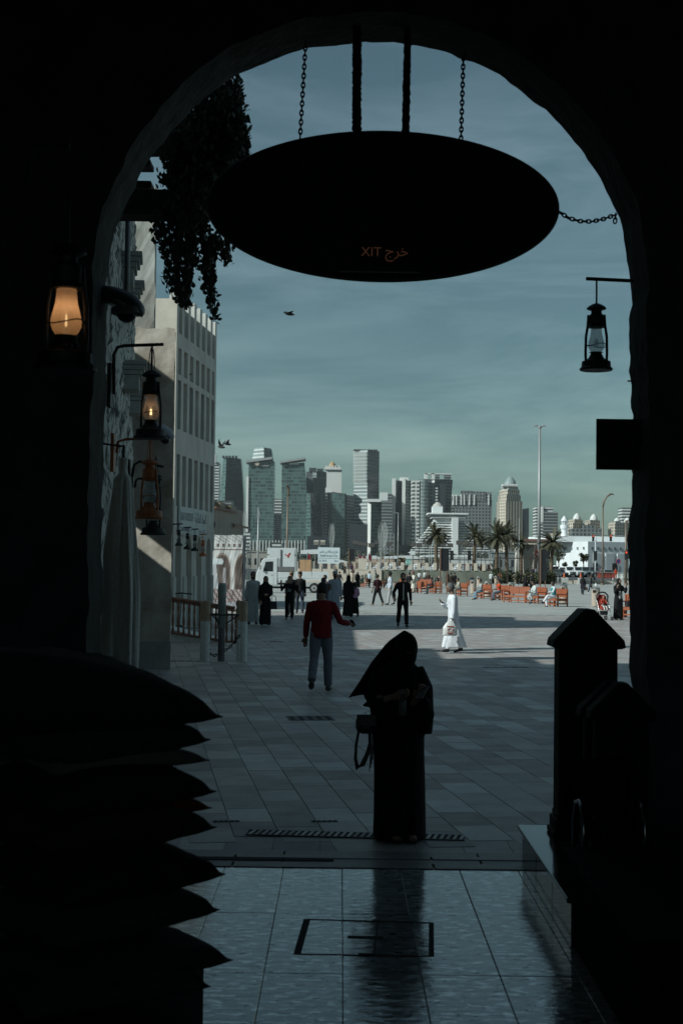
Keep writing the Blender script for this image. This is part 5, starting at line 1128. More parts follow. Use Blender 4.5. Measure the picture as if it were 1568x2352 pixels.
b = MB(); b.lathe([(0, 0), (8 * k, 0), (8 * k, 75 * k), (0, 75 * k)], seg=12); b.build('base_tube', mat('grey_steel', (.10, .095, .10), .5, .2), st); b = MB(); b.lathe([(9.5 * k, 75 * k), (9.5 * k, 170 * k), (8 * k, 178 * k), (0, 178 * k)], seg=12); b.build('upper_tube', mat('pale_tube', (.26, .29, .27), .5, .15), st, smooth=True)
b = MB(); b.tube([(40 * k * math.cos(a), 30 * k * math.sin(a), 106 * k) for a in [i * math.pi / 8 for i in range(16)]], 1.6 * k, 6, close=True); b.build('wire_ring', M_iron2, st)
for a in (0, 2.1, 4.2): b = MB(); b.tube([(8 * k * math.cos(a), 8 * k * math.sin(a), 84 * k), (40 * k * math.cos(a), 30 * k * math.sin(a), 106 * k)], 1.5 * k, 6); b.build('ring_strut', M_iron2, st)
Yc_ = p_.y; ptsc = [P(551, 1448, Yc_), P(535, 1480, Yc_), P(520, 1497, Yc_), P(500, 1508, Yc_), P(486, 1513, Yc_), P(476, 1502, Yc_)]
ptsc = [P(553, 1455, Yc_), P(540, 1474, Yc_), P(525, 1489, Yc_), P(508, 1500, Yc_), P(492, 1506, Yc_), P(478, 1500, Yc_)]
chain('chain slung between the two-tone bollards', ptsc, .06, .011); chain('loose chain hanging down the front bollard', [P(480, 1440, Yc_), P(480, 1508, Yc_)], .06, .011)
# scooter
p_ = G(412, 1452); sc = thing('kick_scooter', 'kick scooter parked by the arcade behind the railing', 'scooter', p_, R(12)); M_sct = mat('scooter_grey', (.20, .21, .22), .4, .1)
b = MB(); b.tube([(0, 0, .1), (.06, 0, 1.12)], .022, 8); b.build('stem', M_sct, sc); b = MB(); b.tube([(.06, -.05, 1.14), (.06, 0, 1.15), (.07, .05, 1.14)], .02, 6); b.tube([(-.25, 0, 1.13), (.06, 0, 1.16), (.36, 0, 1.13)], .02, 8); b.build('handlebar', M_iron2, sc)
b = MB(); b.box((.34, 0, .13), (.62, .16, .05)); b.build('deck', mat('scooter_deck', (.30, .33, .33), .5, .1), sc, bevel=.01)
for x in (0, .70): b = MB(); b.tube([(x + .09 * math.cos(a), 0, .11 + .09 * math.sin(a)) for a in [i * math.pi / 8 for i in range(16)]], .028, 8, close=True); b.build('wheel', M_iron2, sc, smooth=True)
# ---- printed hoarding (fabric wrapped box)
Yh = 66.0; x0, x1 = P(482, 1290, Yh).x, P(557, 1290, Yh).x; zt, zb = P(520, 1229, Yh).z, gz(Yh); Wd, Hh = x1 - x0, zt - zb
hd_ = thing('printed_hoarding', 'box-shaped hoarding wrapped in printed souq fabric with brown arches', 'hoarding', (x0, Yh, zb))
nx, ny = 70, 140; vs = []; fs = []; cols = []
def hcol(u, v):
    c = [.52, .51, .50]; n = nz(u * 9, v * 13); c = [x * (1 + .12 * n) for x in c]
    if v > .9: c = [x * (1.0 if nz(u * 22, v * 60, 2) > -.2 else .5) for x in c]
    if .795 < v < .81: c = [.16, .10, .08]
    if .84 < v < .88 and abs(((u * 6) % 1) - .5) < .22 and u > .1: c = [.14, .10, .10]
    for cx, rr in ((.38, .27), (1.02, .27)):
        d = math.hypot((u - cx) / rr, (v - .52) / .24) if v > .52 else abs(u - cx) / rr
        if v > .2 and d < 1: c = [.20, .155, .135] if d > .86 else ([.10, .075, .065] if v > .33 else [.075, .05, .045]); c = [x * (1 + .35 * nz(u * 7, v * 9, 5)) for x in c]
        if v > .2 and .9 < d < 1: c = [.30, .24, .2]
    if .02 < u < .30 and .2 < v < .66 and abs(u - .14) < .05 + (.66 - v) * .22: c = [.50, .51, .53] if int(u * 60) % 3 else [.34, .34, .36]
    if .0 < u < .42 and .60 < v < .68 and u < .42 - abs(v - .64): c = [.52, .56, .58]
    if .40 < u < .50 and .24 < v < .56: c = [.32, .30, .31]
    if v < .27:
        q = nz(u * 26, v * 30, 3); c = [.46, .44, .43] if q > .25 else [.10, .07, .07] if q < -.15 else [.30, .27, .27]
        if q > .5: c = [.34, .06, .05]
    if v < .09: c = [.36, .38, .40] if (int(u * 9 + v * 30) % 2) else [.28, .28, .30]
    if nz(u * 3.1 + v * 2.2, v * 1.2, 8) > .88: c = [.5, .52, .53]
    return [max(.01, min(.8, x)) for x in c]
for j_ in range(ny + 1):
    for i in range(nx + 1):
        u, v = i / nx, j_ / ny; vs.append(Vector((u * Wd, -.02 - .035 * nz(u * 2.4 + v * 2.2, v * 1.5 - u) - .015 * nz(u * 7 - v * 5, v * 2), v * Hh + (.03 * nz(u * 5) if j_ == ny else 0)))); cols.append(hcol(u, v))
for j_ in range(ny):
    for i in range(nx): a = j_ * (nx + 1) + i; fs.append((a, a + 1, a + nx + 2, a + nx + 1))
m = MB(); m.add(vs, fs); o = m.build('printed_fabric', vcol_mat('printed_fabric', .75), hd_, smooth=True)
ca = o.data.color_attributes.new('col', 'FLOAT_COLOR', 'POINT')
for i, c in enumerate(cols): ca.data[i].color = (c[0], c[1], c[2], 1)
b = MB(); vs = []; fs = []
for j_ in range(31):
    for i in range(9): vs.append(Vector((Wd + .02 + .03 * nz(i * .9, j_ * .2), i / 8 * 1.9, Hh * j_ / 30)))
for j_ in range(30):
    for i in range(8): a = j_ * 9 + i; fs.append((a, a + 1, a + 10, a + 9))
b.add(vs, fs); b.build('side_fabric', mat('grey_fabric', (.20, .20, .21), .85, .3, 2), hd_, smooth=True)
b = MB(); b.box((Wd / 2, 1.0, Hh / 2 - .06), (Wd - .1, 1.75, Hh - .12)); b.build('frame_box', mat('box_core', (.2, .2, .2), .9, 0), hd_)
# truss mast beside it
tm = thing('truss_mast', 'thin lattice truss mast beside the printed hoarding', 'mast', G(571, 1392))
for dx, dy in ((-.09, 0), (.09, 0), (0, .15)): b = MB(); b.tube([(dx, dy, 0), (dx, dy, 3.2)], .018, 6); b.build('chord', M_wpaint, tm)
for k in range(12): b = MB(); b.tube([(-.09, 0, k * .26), (.09, 0, k * .26 + .26)], .010, 4); b.build('lacing', M_wpaint, tm)
# ---- low old building behind the arcade
pa2, pb2 = P(486, 1290, 68), P(560, 1290, 80); ang = math.atan2(pb2.y - pa2.y, pb2.x - pa2.x); L2 = (pb2 - pa2).length; zb2 = gz(72)
ob = thing('old_plaster_house', 'low grey plaster house with timber poles behind the printed hoarding', 'building', (pa2.x, pa2.y, zb2), ang)
M_old = mat('old_grey_plaster', (.30, .27, .235), .95, .2, .8, .4)
hl_ = P(500, 1152, 70).z - zb2
b = MB(); b.box((L2 * .36, 2.5, hl_ / 2), (L2 * .72, 5, hl_)); b.build('wall', M_old, ob); b = MB(); b.box((L2 * .85, 2.4, hl_ * .49), (L2 * .3, 4.6, hl_ * .98)); b.build('end_bay', M_old, ob)
for k, (u, z, w_, h_) in enumerate(((.12, .62, .12, .5), (.32, .62, .12, .5), (.75, .52, .55, 1.6), (.10, .33, .3, .7), (.33, .33, .3, .7), (.62, .80, .2, .3))): b = MB(); b.box((L2 * u, -.002, hl_ * z), (w_, .06, h_)); b.build('window', M_glass, ob)
for z, u0, u1 in ((.93, .0, .62), (.80, .55, 1.08)): b = MB(); b.tube([(L2 * u0, -.15, hl_ * z), (L2 * u1, -.15, hl_ * z)], .06, 6); b.build('timber_pole', M_rail, ob)
for u in (.1, .4): b = MB(); b.box((L2 * u, -.1, hl_ * .965), (.7, .3, .15)); b.build('roof_box', mat('tan_box', (.35, .27, .17), .8, .2), ob)
fl = thing('flood_lamp', 'round black flood lamp on the corner of the arcade building', 'lamp', P(484, 1205, 48.6)); b = MB(); b.tube([(0, .1, 0), (0, -.25, 0)], .17, 12, ref=(0, 0, 1)); b.build('housing', M_iron2, fl); b = MB(); b.box((0, .1, -.55), (.22, .2, .7)); b.build('bracket_box', M_fac, fl)

# ================================================================== BENCHES AND BINS
M_bench = mat('orange_bench_wood', (.27, .075, .03), .55, .25, 5, .2, stretch=(1, 6, 6)); M_bdark = mat('bench_wood_dark', (.15, .05, .022), .6, .25, 6)
def bench_proto(L_=1.5):
    t = thing('bench', 'x', 'bench', (0, 0, 0), 0, 'orange wooden benches on the square')
    for x in (-L_ / 2, L_ / 2):
        for y, hh in ((-.30, .66), (.28, .98)): b = MB(); b.box((x, y, hh / 2), (.07, .07, hh)); b.build('leg', M_bench, t)
        b = MB(); b.box((x, -.02, .68), (.09, .66, .05)); b.build('armrest', M_bench, t); b = MB(); b.box((x, -.01, .17), (.045, .52, .07)); b.build('stretcher', M_bench, t)
        b = MB(); b.box((x, -.01, .36), (.05, .52, .08)); b.build('side_rail', M_bench, t)
    for x in (-L_ / 6, L_ / 6): b = MB(); b.box((x, -.28, .2), (.06, .06, .4)); b.build('middle_leg', M_bench, t)
    for y in (-.30, .28): b = MB(); b.box((0, y, .37), (L_ - .07, .05, .09)); b.build('seat_rail', M_bench, t)
    b = MB(); b.box((0, -.30, .14), (L_ - .07, .045, .06)); b.build('front_stretcher', M_bench, t)
    for k in range(5): b = MB(); b.box((0, -.26 + k * .118, .43), (L_ - .02, .105, .03)); b.build('seat_plank', M_bench, t)
    for k in range(2): b = MB(); b.box(((k - .5) * (L_ - .07) * .5, .285, .72), ((L_ - .07) * .5 - .02, .035, .40)); b.build('back_panel', M_bench, t)
    b = MB(); b.box((0, .285, .95), (L_ - .06, .05, .07)); b.build('top_rail', M_bench, t)
    return t
bp0 = bench_proto(); first = [True]
def bench(label, x, y, rz, dark=False):
    p_ = G(x, y)
    if first[0]: first[0] = False; bp0.location = p_; bp0.rotation_euler.z = R(rz); bp0['label'] = label; return bp0
    return copy_tree(bp0, p_, R(rz), label)
# x,y: middle of the bench foot
BN = [('orange bench with the seated man in white and teal', 1277, 1393, -72), ('orange bench with the man in white sitting cross-legged', 1231, 1386, -70), ('empty-backed orange bench with the wide panelled back', 1186, 1384, -38),
      ('orange bench with the man in the orange tee', 1150, 1378, -70), ('orange bench with the man in the striped shirt', 1108, 1375, -70), ('orange bench with the man in the cream jumper', 1057, 1369, -75),
      ('orange bench with the man in the dark top and orange stripe', 1000, 1363, -76), ('orange bench beside the long cream shirt', 962, 1362, -60), ('orange bench near the black shirt and tan trousers', 975, 1352, -30),
      ('orange bench behind the patterned white shirt', 918, 1352, -70), ('orange bench by the man in light blue', 838, 1349, -105), ('orange bench behind the maroon shirt', 880, 1348, -80), ('orange bench with the black handbag beside the pram', 1452, 1419, -60), ('distant bench below the hedge with two men in navy', 1080, 1346, -90), ('distant bench beside the brown jacket', 1003, 1348, -100)]
for lab, x, y, rz in BN: bench(lab, x, y, rz)
M_bin = mat('bin_tan', (.38, .31, .25), .6, .08, 6); M_steel = mat('brushed_steel', (.42, .43, .43), .3, .1, metal=.9)
def bin_(label, x, yb, yt, wpx):
    p_ = G(x, yb); k = mpp(p_.y); hh = (yb - yt) * k; r = wpx * k / 2; t = thing('litter_bin', label, 'bin', p_, 0, 'round beige litter bins')
    b = MB(); b.lathe([(0, .04), (r, .04), (r, hh * .9), (0, hh * .9)], seg=20); b.build('drum', M_bin, t, smooth=False); b = MB(); b.lathe([(r * 1.03, hh * .9), (r * 1.03, hh * .985), (r * .8, hh), (0, hh)], seg=20); b.build('lid_ring', M_steel, t)
    b = MB(); b.lathe([(r * .5, 0), (r * .5, .045), (0, .045)], seg=12); b.build('foot', M_steel, t); b = MB(); b.box((-r * .45, -r * .86, hh * .8), (r * .8, r * .3, hh * .12)); b.build('mouth', M_slot, t)
for a in (('beige litter bin behind the pram', 1367, 1394, 1349, 20), ('beige litter bin behind the man in white and teal', 1294, 1386, 1343, 16), ('beige litter bin behind the wide panelled bench', 1173, 1374, 1337, 15), ('beige litter bin left of the man in stripes', 1086, 1364, 1331, 14), ('beige litter bin behind the man in stripes', 1119, 1372, 1334, 15), ('small beige litter bin behind the black-robed woman', 1099, 1352, 1323, 10), ('beige litter bin beside the man in the black jacket', 1182, 1341, 1318, 8.5), ('beige litter bin near the orange shirt', 1138, 1347, 1322, 7), ('beige litter bin beside the dark display board', 1010, 1349, 1322, 9), ('beige litter bin near the grey scarf', 1000, 1350, 1329, 9)): bin_(*a)
# seated people
def sitter(label, x, y, head_, **k):
    kk = dict(SIT); kk.update(k); return person(label, G(x, y), head_, **kk)
sitter('man in white and teal sitting with legs crossed on the bench', 1271, 1394, -74, H=1.74, top=(.62, .63, .66), bottom=(.62, .63, .66), vest=(.03, .24, .26), skin=2, seatz=.44, legs=((95, 60), (72, 78)), arms=((30, 10, 70, 20), (-15, 20, 40, 0)))
sitter('man in white sitting cross-legged looking at his phone', 1228, 1388, -72, H=1.70, top=(.50, .52, .51), bottom=(.50, .52, .51), skin=1, seatz=.44, legs=((100, 125), (75, 110)), nod=22)
sitter('man in an orange tee sitting with his hand at his mouth', 1146, 1380, -72, H=1.72, top=(.50, .07, .025), bottom=(.09, .11, .14), sleeve='short', shades=True, skin=0, seatz=.44, arms=((40, 8, 110, 15), (20, 8, 60, 15)))
sitter('man in a black and white striped shirt sitting on the bench', 1104, 1378, -70, H=1.74, bottom=(.17, .24, .29), skin=1, seatz=.44, topmat=mat('striped_shirt', (.02, .02, .02), .9, 0, 14, 0, col2=(.55, .55, .54), thr=(.47, .53), detail=0, stretch=(2.5, 2.5, .1)))
sitter('man in a cream jumper sitting with his back bent', 1056, 1370, -80, H=1.72, top=(.38, .35, .29), bottom=(.16, .15, .13), skin=1, seatz=.44, lean=14)
sitter('man in a dark top with an orange stripe resting his arm', 992, 1365, -78, H=1.72, top=(.03, .035, .035), vest=(.28, .05, .03), bottom=(.04, .045, .045), skin=2, seatz=.44)
sitter('person in pale green sitting on the bench by the wall', 833, 1350, -70, H=1.66, top=(.14, .22, .18), bottom=(.14, .22, .18), skin=2, seatz=.44)
sitter('person in a grey headscarf sitting in the back row', 990, 1352, 10, H=1.64, top=(.16, .16, .165), bottom=(.05, .05, .05), head='hijab', scarf=(.16, .16, .165), skin=0, seatz=.44)
sitter('woman in black headscarf sitting beside the grey scarf', 1003, 1350, 5, H=1.62, top=(.02, .02, .02), bottom=(.02, .02, .02), head='hijab', skin=0, seatz=.44)
sitter('man in navy sitting below the hedge', 1083, 1348, 0, H=1.70, top=(.02, .025, .045), bottom=(.02, .02, .03), skin=1, seatz=.44)
sitter('person in camouflage-dark clothes sitting behind the patterned shirt', 886, 1352, -20, H=1.70, top=(.05, .055, .045), bottom=(.03, .03, .03), skin=1, seatz=.44)
sitter('person in grey sitting behind the long cream shirt', 933, 1345, 10, H=1.68, top=(.08, .085, .08), bottom=(.04, .04, .04), skin=1, seatz=.44)
handbag('black handbag lying on the bench by the pram', G(1448, 1418) + Vector((0, -.1, .90)), (.45, .2, .26), (.012, .012, .012), .3)
# ---- pram with child
p_ = G(1384, 1424); pr = thing('pushchair', 'red pushchair with black canopy straps beside the woman in black', 'pram', p_, R(12)); M_alu = mat('aluminium', (.5, .5, .5), .35, 0, metal=.8); M_red = mat('red_fabric', (.26, .03, .02), .8, .2, 12, .2)
for s_ in (-1, 1):
    b = MB(); b.tube([(s_ * .23, -.32, .10), (s_ * .24, -.1, .45), (s_ * .24, .12, .85), (s_ * .23, .28, 1.02)], .014, 8); b.build('side_tube', M_alu, pr, smooth=True); b = MB(); b.tube([(s_ * .23, .30, .10), (s_ * .24, .06, .48)], .014, 8); b.build('rear_tube', M_alu, pr)
    for y, q in ((-.34, .075), (.32, .085)):
        for dd in (-.03, .03):
            b = MB(); b.tube([(s_ * .24 + dd, y + (q - .015) * math.cos(a), q + (q - .015) * math.sin(a)) for a in [i * math.pi / 7 for i in range(14)]], .018, 6, close=True, ref=(1, 0, 0)); b.build('wheel', M_iron2, pr, smooth=True)
b = MB(); b.tube([(0, -.18, .44), (0, .0, .48), (0, .10, .62), (0, .18, .90), (0, .16, 1.0)], [(.20, .05), (.21, .06), (.21, .05), (.20, .05), (.12, .04)], 14, ref=(0, 1, .2)); b.build('seat', M_red, pr, smooth=True)
b = MB(); b.tube([(-.22, .1, .72), (-.24, .1, .98), (-.14, .12, 1.08), (.0, .12, 1.11), (.14, .12, 1.08), (.24, .1, .98), (.22, .1, .72)], .03, 8); b.build('canopy_frame', M_iron2, pr, smooth=True)
b = MB(); b.box((0, .05, .28), (.32, .34, .16)); b.build('basket', M_iron2, pr, bevel=.03); b = MB(); b.tube([(-.22, -.12, .62), (0, -.2, .63), (.22, -.12, .62)], .016, 6); b.build('bumper_bar', M_iron2, pr)
person('small child in a red top sitting in the pushchair', p_ + Vector((.0, -.02, .06)), 12, .80, top=(.34, .05, .03), bottom=(.45, .42, .40), head='bald', skin=0, legs=((80, 40), (76, 40)), arms=((40, 10, 40, 10), (35, 10, 40, 10)), seatz=.46, vox=.012)
# ================================================================== TRUCKS
M_tw = mat('truck_white', (.52, .54, .54), .4, .06, 3); M_rub = mat('rubber', (.015, .015, .015), .85, .1); M_win = mat('car_glass', (.025, .03, .033), .08, 0)
def wheel(par, x, y, r, w_=.24):
    b = MB(); b.tube([(x, y - w_ / 2, r), (x, y + w_ / 2, r)], r, 18, ref=(1, 0, 0)); o = b.build('wheel', M_rub, par); b = MB(); b.tube([(x, y - w_ / 2 - .01, r), (x, y - w_ / 2 + .03, r)], r * .58, 14, ref=(1, 0, 0)); b.build('rim', mat('rim_grey', (.28, .28, .28), .5, .1), o); b = MB(); b.tube([(x, y - w_ / 2 - .03, r), (x, y - w_ / 2, r)], r * .2, 10, ref=(1, 0, 0)); b.build('hub', mat('rim_dark', (.05, .05, .05), .5, .1), o)
p_ = G(586, 1361); Yt = p_.y; k = mpp(Yt); tr = thing('flatbed_truck', 'white flatbed truck with low drop sides facing left', 'truck', p_ + Vector((0, .2, 0)))
Lx = 168 * k; cabw = 50 * k; zf = 34 * k
b = MB(); b.prism([(0.02, 20 * k), (cabw * .02, 42 * k), (cabw * .30, 75 * k), (cabw * .42, 79 * k), (cabw, 80 * k), (cabw, 17 * k), (cabw * .75, 17 * k), (cabw * .3, 14 * k), (.03, 15 * k)], 0, 1.75, 'y'); b.build('cab', M_tw, tr, bevel=.05)
b = MB(); b.prism([(cabw * .36, 49 * k), (cabw * .45, 71 * k), (cabw * .80, 72 * k), (cabw * .80, 49 * k)], -.012, .02, 'y'); b.build('side_window', M_win, tr)
b = MB(); b.prism([(cabw * .06, 46 * k), (cabw * .31, 74 * k), (cabw * .33, 72 * k), (cabw * .10, 46 * k)], .1, 1.65, 'y'); b.build('windscreen', M_win, tr)
b = MB(); b.box((cabw * .58, -.008, 33 * k), (cabw * .5, .012, 26 * k)); b.build('door_panel', M_tw, tr); b = MB(); b.box((cabw * .75, -.02, 40 * k), (.12, .02, .03)); b.build('door_handle', M_iron2, tr)
b = MB(); b.box((cabw * .22, -.22, 58 * k), (.08, .16, .34)); b.build('mirror', M_iron2, tr); b = MB(); b.box((.05, .25, 24 * k), (.06, .3, .16)); b.build('headlight', mat('headlamp', (.45, .42, .36), .2, 0), tr); b = MB(); b.box((cabw * .08, -.01, 24 * k), (.14, .02, .10)); b.build('indicator', mat('amber', (.45, .16, .02), .3, 0), tr)
b = MB(); b.box((cabw + (Lx - cabw) / 2 + .02, .9, zf - .08), (Lx - cabw - .06, 1.85, .14)); b.build('bed', M_tw, tr)
for q in range(3): b = MB(); b.box((cabw + (q + .5) * (Lx - cabw) / 3 + .02, -.03, zf + 8 * k), ((Lx - cabw) / 3 - .03, .04, 15 * k)); b.build('drop_side', M_tw, tr, bevel=.008)
b = MB(); b.box((cabw + .08, .9, zf + 22 * k), (.07, 1.8, 45 * k)); b.build('headboard', M_tw, tr); b = MB(); b.box((cabw + 20 * k, .2, zf + 20 * k), (38 * k, .5, 12 * k)); b.build('toolbox', mat('grey_box', (.12, .12, .12), .6, .1), tr)
b = MB(); b.box((Lx * .55, .9, 12 * k), (Lx * .75, .7, .16)); b.build('chassis', M_iron2, tr)
for x in (cabw * .52, Lx * .80): wheel(tr, x, .14, 11.5 * k); wheel(tr, x, 1.65, 11.5 * k)
# box truck behind
p2 = G(612, 1350); Y2 = p2.y; k = mpp(Y2); bt = thing('box_truck', 'white box truck with a red bird emblem behind the flatbed', 'truck', p2 + Vector((0, .4, 0)))
w_ = 66 * k; zb_, zt_ = 12 * k, 92 * k
b = MB(); b.box((w_ / 2, 2.6, (zb_ + zt_) / 2), (w_, 5.2, zt_ - zb_)); b.build('cargo_box', M_tw, bt); b = MB(); b.box((w_ / 2, 2.6, zb_ - .12), (w_ * .8, 5, .2)); b.build('chassis', M_iron2, bt)
for s_ in (0, 1): b = MB(); b.box((w_ * (.27 + s_ * .47), -.015, (zb_ + zt_) / 2), (w_ * .44, .03, (zt_ - zb_) * .94)); dr_ = b.build('rear_door', M_tw, bt, bevel=.01); b = MB(); b.tube([(w_ * (.47 + s_ * .05), -.05, zb_ + .2), (w_ * (.47 + s_ * .05), -.05, zt_ - .2)], .02, 6); b.build('lock_bar', M_iron2, dr_)
for q in range(4): b = MB(); b.box((w_ * (.03 if q < 2 else .97), -.04, zb_ + (zt_ - zb_) * (.3 + .5 * (q % 2))), (.22, .03, .05)); b.build('hinge', M_iron2, bt)
for x in (.2, w_ - .2): b = MB(); b.tube([(x - .14, .6, .42), (x + .14, .6, .42)], .42, 16); b.build('wheel', M_rub, bt)
M_bird = mat('bird_red', (.30, .035, .02), .6, .1)
bx, bz = w_ * .72, zb_ + (zt_ - zb_) * .78; s_ = .32
b = MB(); b.prism([(bx + s_ * x, bz + s_ * z) for x, z in ((-1.0, .35), (-.75, .5), (-.35, .2), (-.1, .15), (.1, .3), (.35, .75), (.75, .95), (.9, .8), (.75, .5), (.95, .45), (.6, .1), (.35, -.15), (.5, -.5), (.1, -.75), (-.25, -.45), (.0, -.2), (-.45, -.05), (-.9, .1))], -.045, -.035, 'y'); b.build('bird_emblem', M_bird, bt)
# ================================================================== CREAM WALL WITH PILLARS AND FENCE PANELS
Yw = 190; k = mpp(Yw); zg = gz(Yw); M_cw = mat('cream_wall', (.50, .44, .37), .9, .08, .6)
xl, xr = P(655, 1300, Yw).x, P(876, 1300, Yw).x; cw = thing('cream_wall', 'long cream wall with square pillars and brown lattice panels', 'wall', (xl, Yw, zg))
ztw = P(770, 1307, Yw).z - zg; ztp = P(770, 1290, Yw).z - zg
b = MB(); b.box(((xr - xl) / 2, .4, ztw / 2), (xr - xl, .8, ztw)); b.build('low_wall', M_cw, cw)
XR = P(1130, 1300, Yw).x - xl; b = MB(); b.box(((xr - xl + XR) / 2, .5, ztw * .5), (XR - (xr - xl), .6, ztw)); b.build('rear_wall', mat('grey_green_wall', (.14, .15, .12), .9, .2, .8), cw)
M_lat = mat('lattice_brown', (.16, .07, .045), .7, .2, 4)
px0 = 662; i = 0
while px0 < 1125:
    x = P(px0, 1300, Yw).x - xl; b = MB(); b.box((x, .35, ztw + (ztp - ztw) / 2), (.42, .5, ztp - ztw)); b.build('pillar', M_cw, cw)
    for q in range(4): b = MB(); b.box((x + .28 + .36, .45, ztw + .15 + q * (ztp - ztw - .2) / 3.4), (.74, .05, .06)); b.build('fence_rail', M_lat, cw)
    for q in range(3): b = MB(); b.box((x + .35 + q * .3, .46, ztw + (ztp - ztw) / 2), (.05, .04, ztp - ztw - .1)); b.build('fence_post', M_lat, cw)
    px0 += 18.7; i += 1
b = MB(); b.box((P(832, 1300, Yw).x - xl, .2, ztw + .7), (1.15, .5, 1.5)); b.build('meter_pillar', M_cw, cw)
gt = thing('wooden_gate', 'tan wooden double gate in the cream wall beside the truck', 'gate', (P(701, 1300, Yw).x, Yw - .05, zg + ztw * .6)); M_tan = mat('tan_wood', (.40, .24, .13), .7, .15, 4)
for s_ in (-.38, .38): b = MB(); b.box((s_, 0, .8), (.74, .08, 2.2)); b.build('leaf', M_tan, gt)
# street name sign
Ys = 150; k = mpp(Ys); c = P(755, 1276, Ys); sg2 = thing('street_name_sign', 'white street name sign in two scripts on two posts', 'sign', (c.x, Ys, gz(Ys)))
zc = c.z - gz(Ys); b = MB(); b.box((0, 0, zc), (50 * k, .05, 37 * k)); b.build('plate', mat('sign_face', (.60, .66, .68), .5, .03), sg2); M_grn = mat('sign_ink', (.06, .10, .10), .7, 0)
for x in (-15 * k, 14 * k): b = MB(); b.tube([(x, .06, 0), (x, .06, zc)], .05, 8); b.build('post', mat('post_tan', (.30, .26, .2), .6, .1), sg2)
b = MB(); b.box((0, -.03, zc - 6 * k), (48 * k, .01, .6 * k)); b.build('rule', M_grn, sg2)
text('lettering', arabic('شارع عبدالله بن جاسم'), .42, M_grn, sg2, (0, -.032, zc + 9 * k), width=41 * k); text('lettering', 'Abdullah Bin Jasim Street', .30, M_grn, sg2, (0, -.032, zc - .5 * k), width=41 * k); text('lettering', 'St. 810', .30, M_grn, sg2, (-14 * k, -.032, zc - 12 * k), width=17 * k); text('lettering', 'Zone', .26, M_grn, sg2, (17 * k, -.032, zc - 12 * k), width=9 * k)
# display boards
def board(label, x0, x1, y0, y1, yb, Y, side=None):
    k = mpp(Y); a, c = P(x0, y0, Y), P(x1, y1, Y); t = thing('display_board', label, 'display board', ((a.x + c.x) / 2, Y, gz(Y)), 0, 'tall dark display boards'); w_, h0, h1 = c.x - a.x, c.z - gz(Y), a.z - gz(Y)
    b = MB(); b.box((w_ * .04, 0, (h0 + h1) / 2), (w_ * .92, .2, h1 - h0)); b.build('screen', mat('screen_black', (.014, .015, .018), .4, .1), t, bevel=.01); b = MB(); b.box((-w_ * .47, -.02, h1 / 2), (w_ * .14, .3, h1)); b.build('side_post', mat('board_brown', (.16, .09, .06), .6, .1), t); b = MB(); b.box((w_ * .3, 0, h0 / 2), (w_ * .12, .18, h0)); b.build('foot', mat('board_brown', (.16, .09, .06), .6, .1), t)
board('tall dark display board behind the benches', 1010, 1030, 1259, 1311, 1320, 118); board('tall dark display board with a brown side post before the hedge', 1240, 1254, 1262, 1334, 1343, 150); board('dark display board beside the street name sign', 801, 814, 1261, 1288, 1300, 176)
# ================================================================== HEDGE, PALMS, TREES
M_hedge = mat('hedge_leaf', (.055, .065, .028), .8, .5, .8); M_palm = mat('palm_leaf', (.070, .068, .038), .6, .4, 1.5); M_trunk = mat('palm_trunk', (.12, .085, .055), .95, .35, 3, .5)
def leafcloud(mb, n, c, r, sz, flat=1.0):
    for _ in range(n):
        while 1:
            v = Vector((random.uniform(-1, 1), random.uniform(-1, 1), random.uniform(-1, 1)))
            if v.length <= 1: break
        v *= (.55 + .45 * random.random()) / max(.3, v.length ** .5); p_ = Vector(c) + Vector((v.x * r[0], v.y * r[1], v.z * r[2]))
        q = Matrix.Rotation(random.uniform(0, 6.3), 3, 'Z') @ Matrix.Rotation(random.uniform(0, 3), 3, 'X'); s_ = sz * random.uniform(.6, 1.3)
        mb.add([p_ + q @ Vector(w_) * s_ for w_ in ((-.5, 0, 0), (0, -.3, .1), (.5, 0, 0), (0, .3, .1))], [(0, 1, 2, 3)])
Yg = 196; hx0, hx1 = P(1085, 1320, Yg).x, P(1272, 1320, Yg).x; hg = thing('hedge', 'long dark green clipped hedge behind the square', 'hedge', ((hx0 + hx1) / 2, Yg, gz(Yg)))
m = MB(); W_ = hx1 - hx0
for i in range(46):
    u = -W_ / 2 + W_ * (i + .5) / 46; tall = 1.0 + .4 * nz(i * .6) + (.5 if i % 9 == 3 else 0); leafcloud(m, 150, (u, random.uniform(-.5, 1.5), .15 + tall * .75), (.7, .9, tall * .75), .30)
m.build('foliage', M_hedge, hg, kind='stuff'); b = MB(); b.box((0, .6, .5), (W_ - .6, 1.2, 1.0)); b.build('twig_core', mat('twig', (.03, .028, .018), .95, .3, 2), hg)
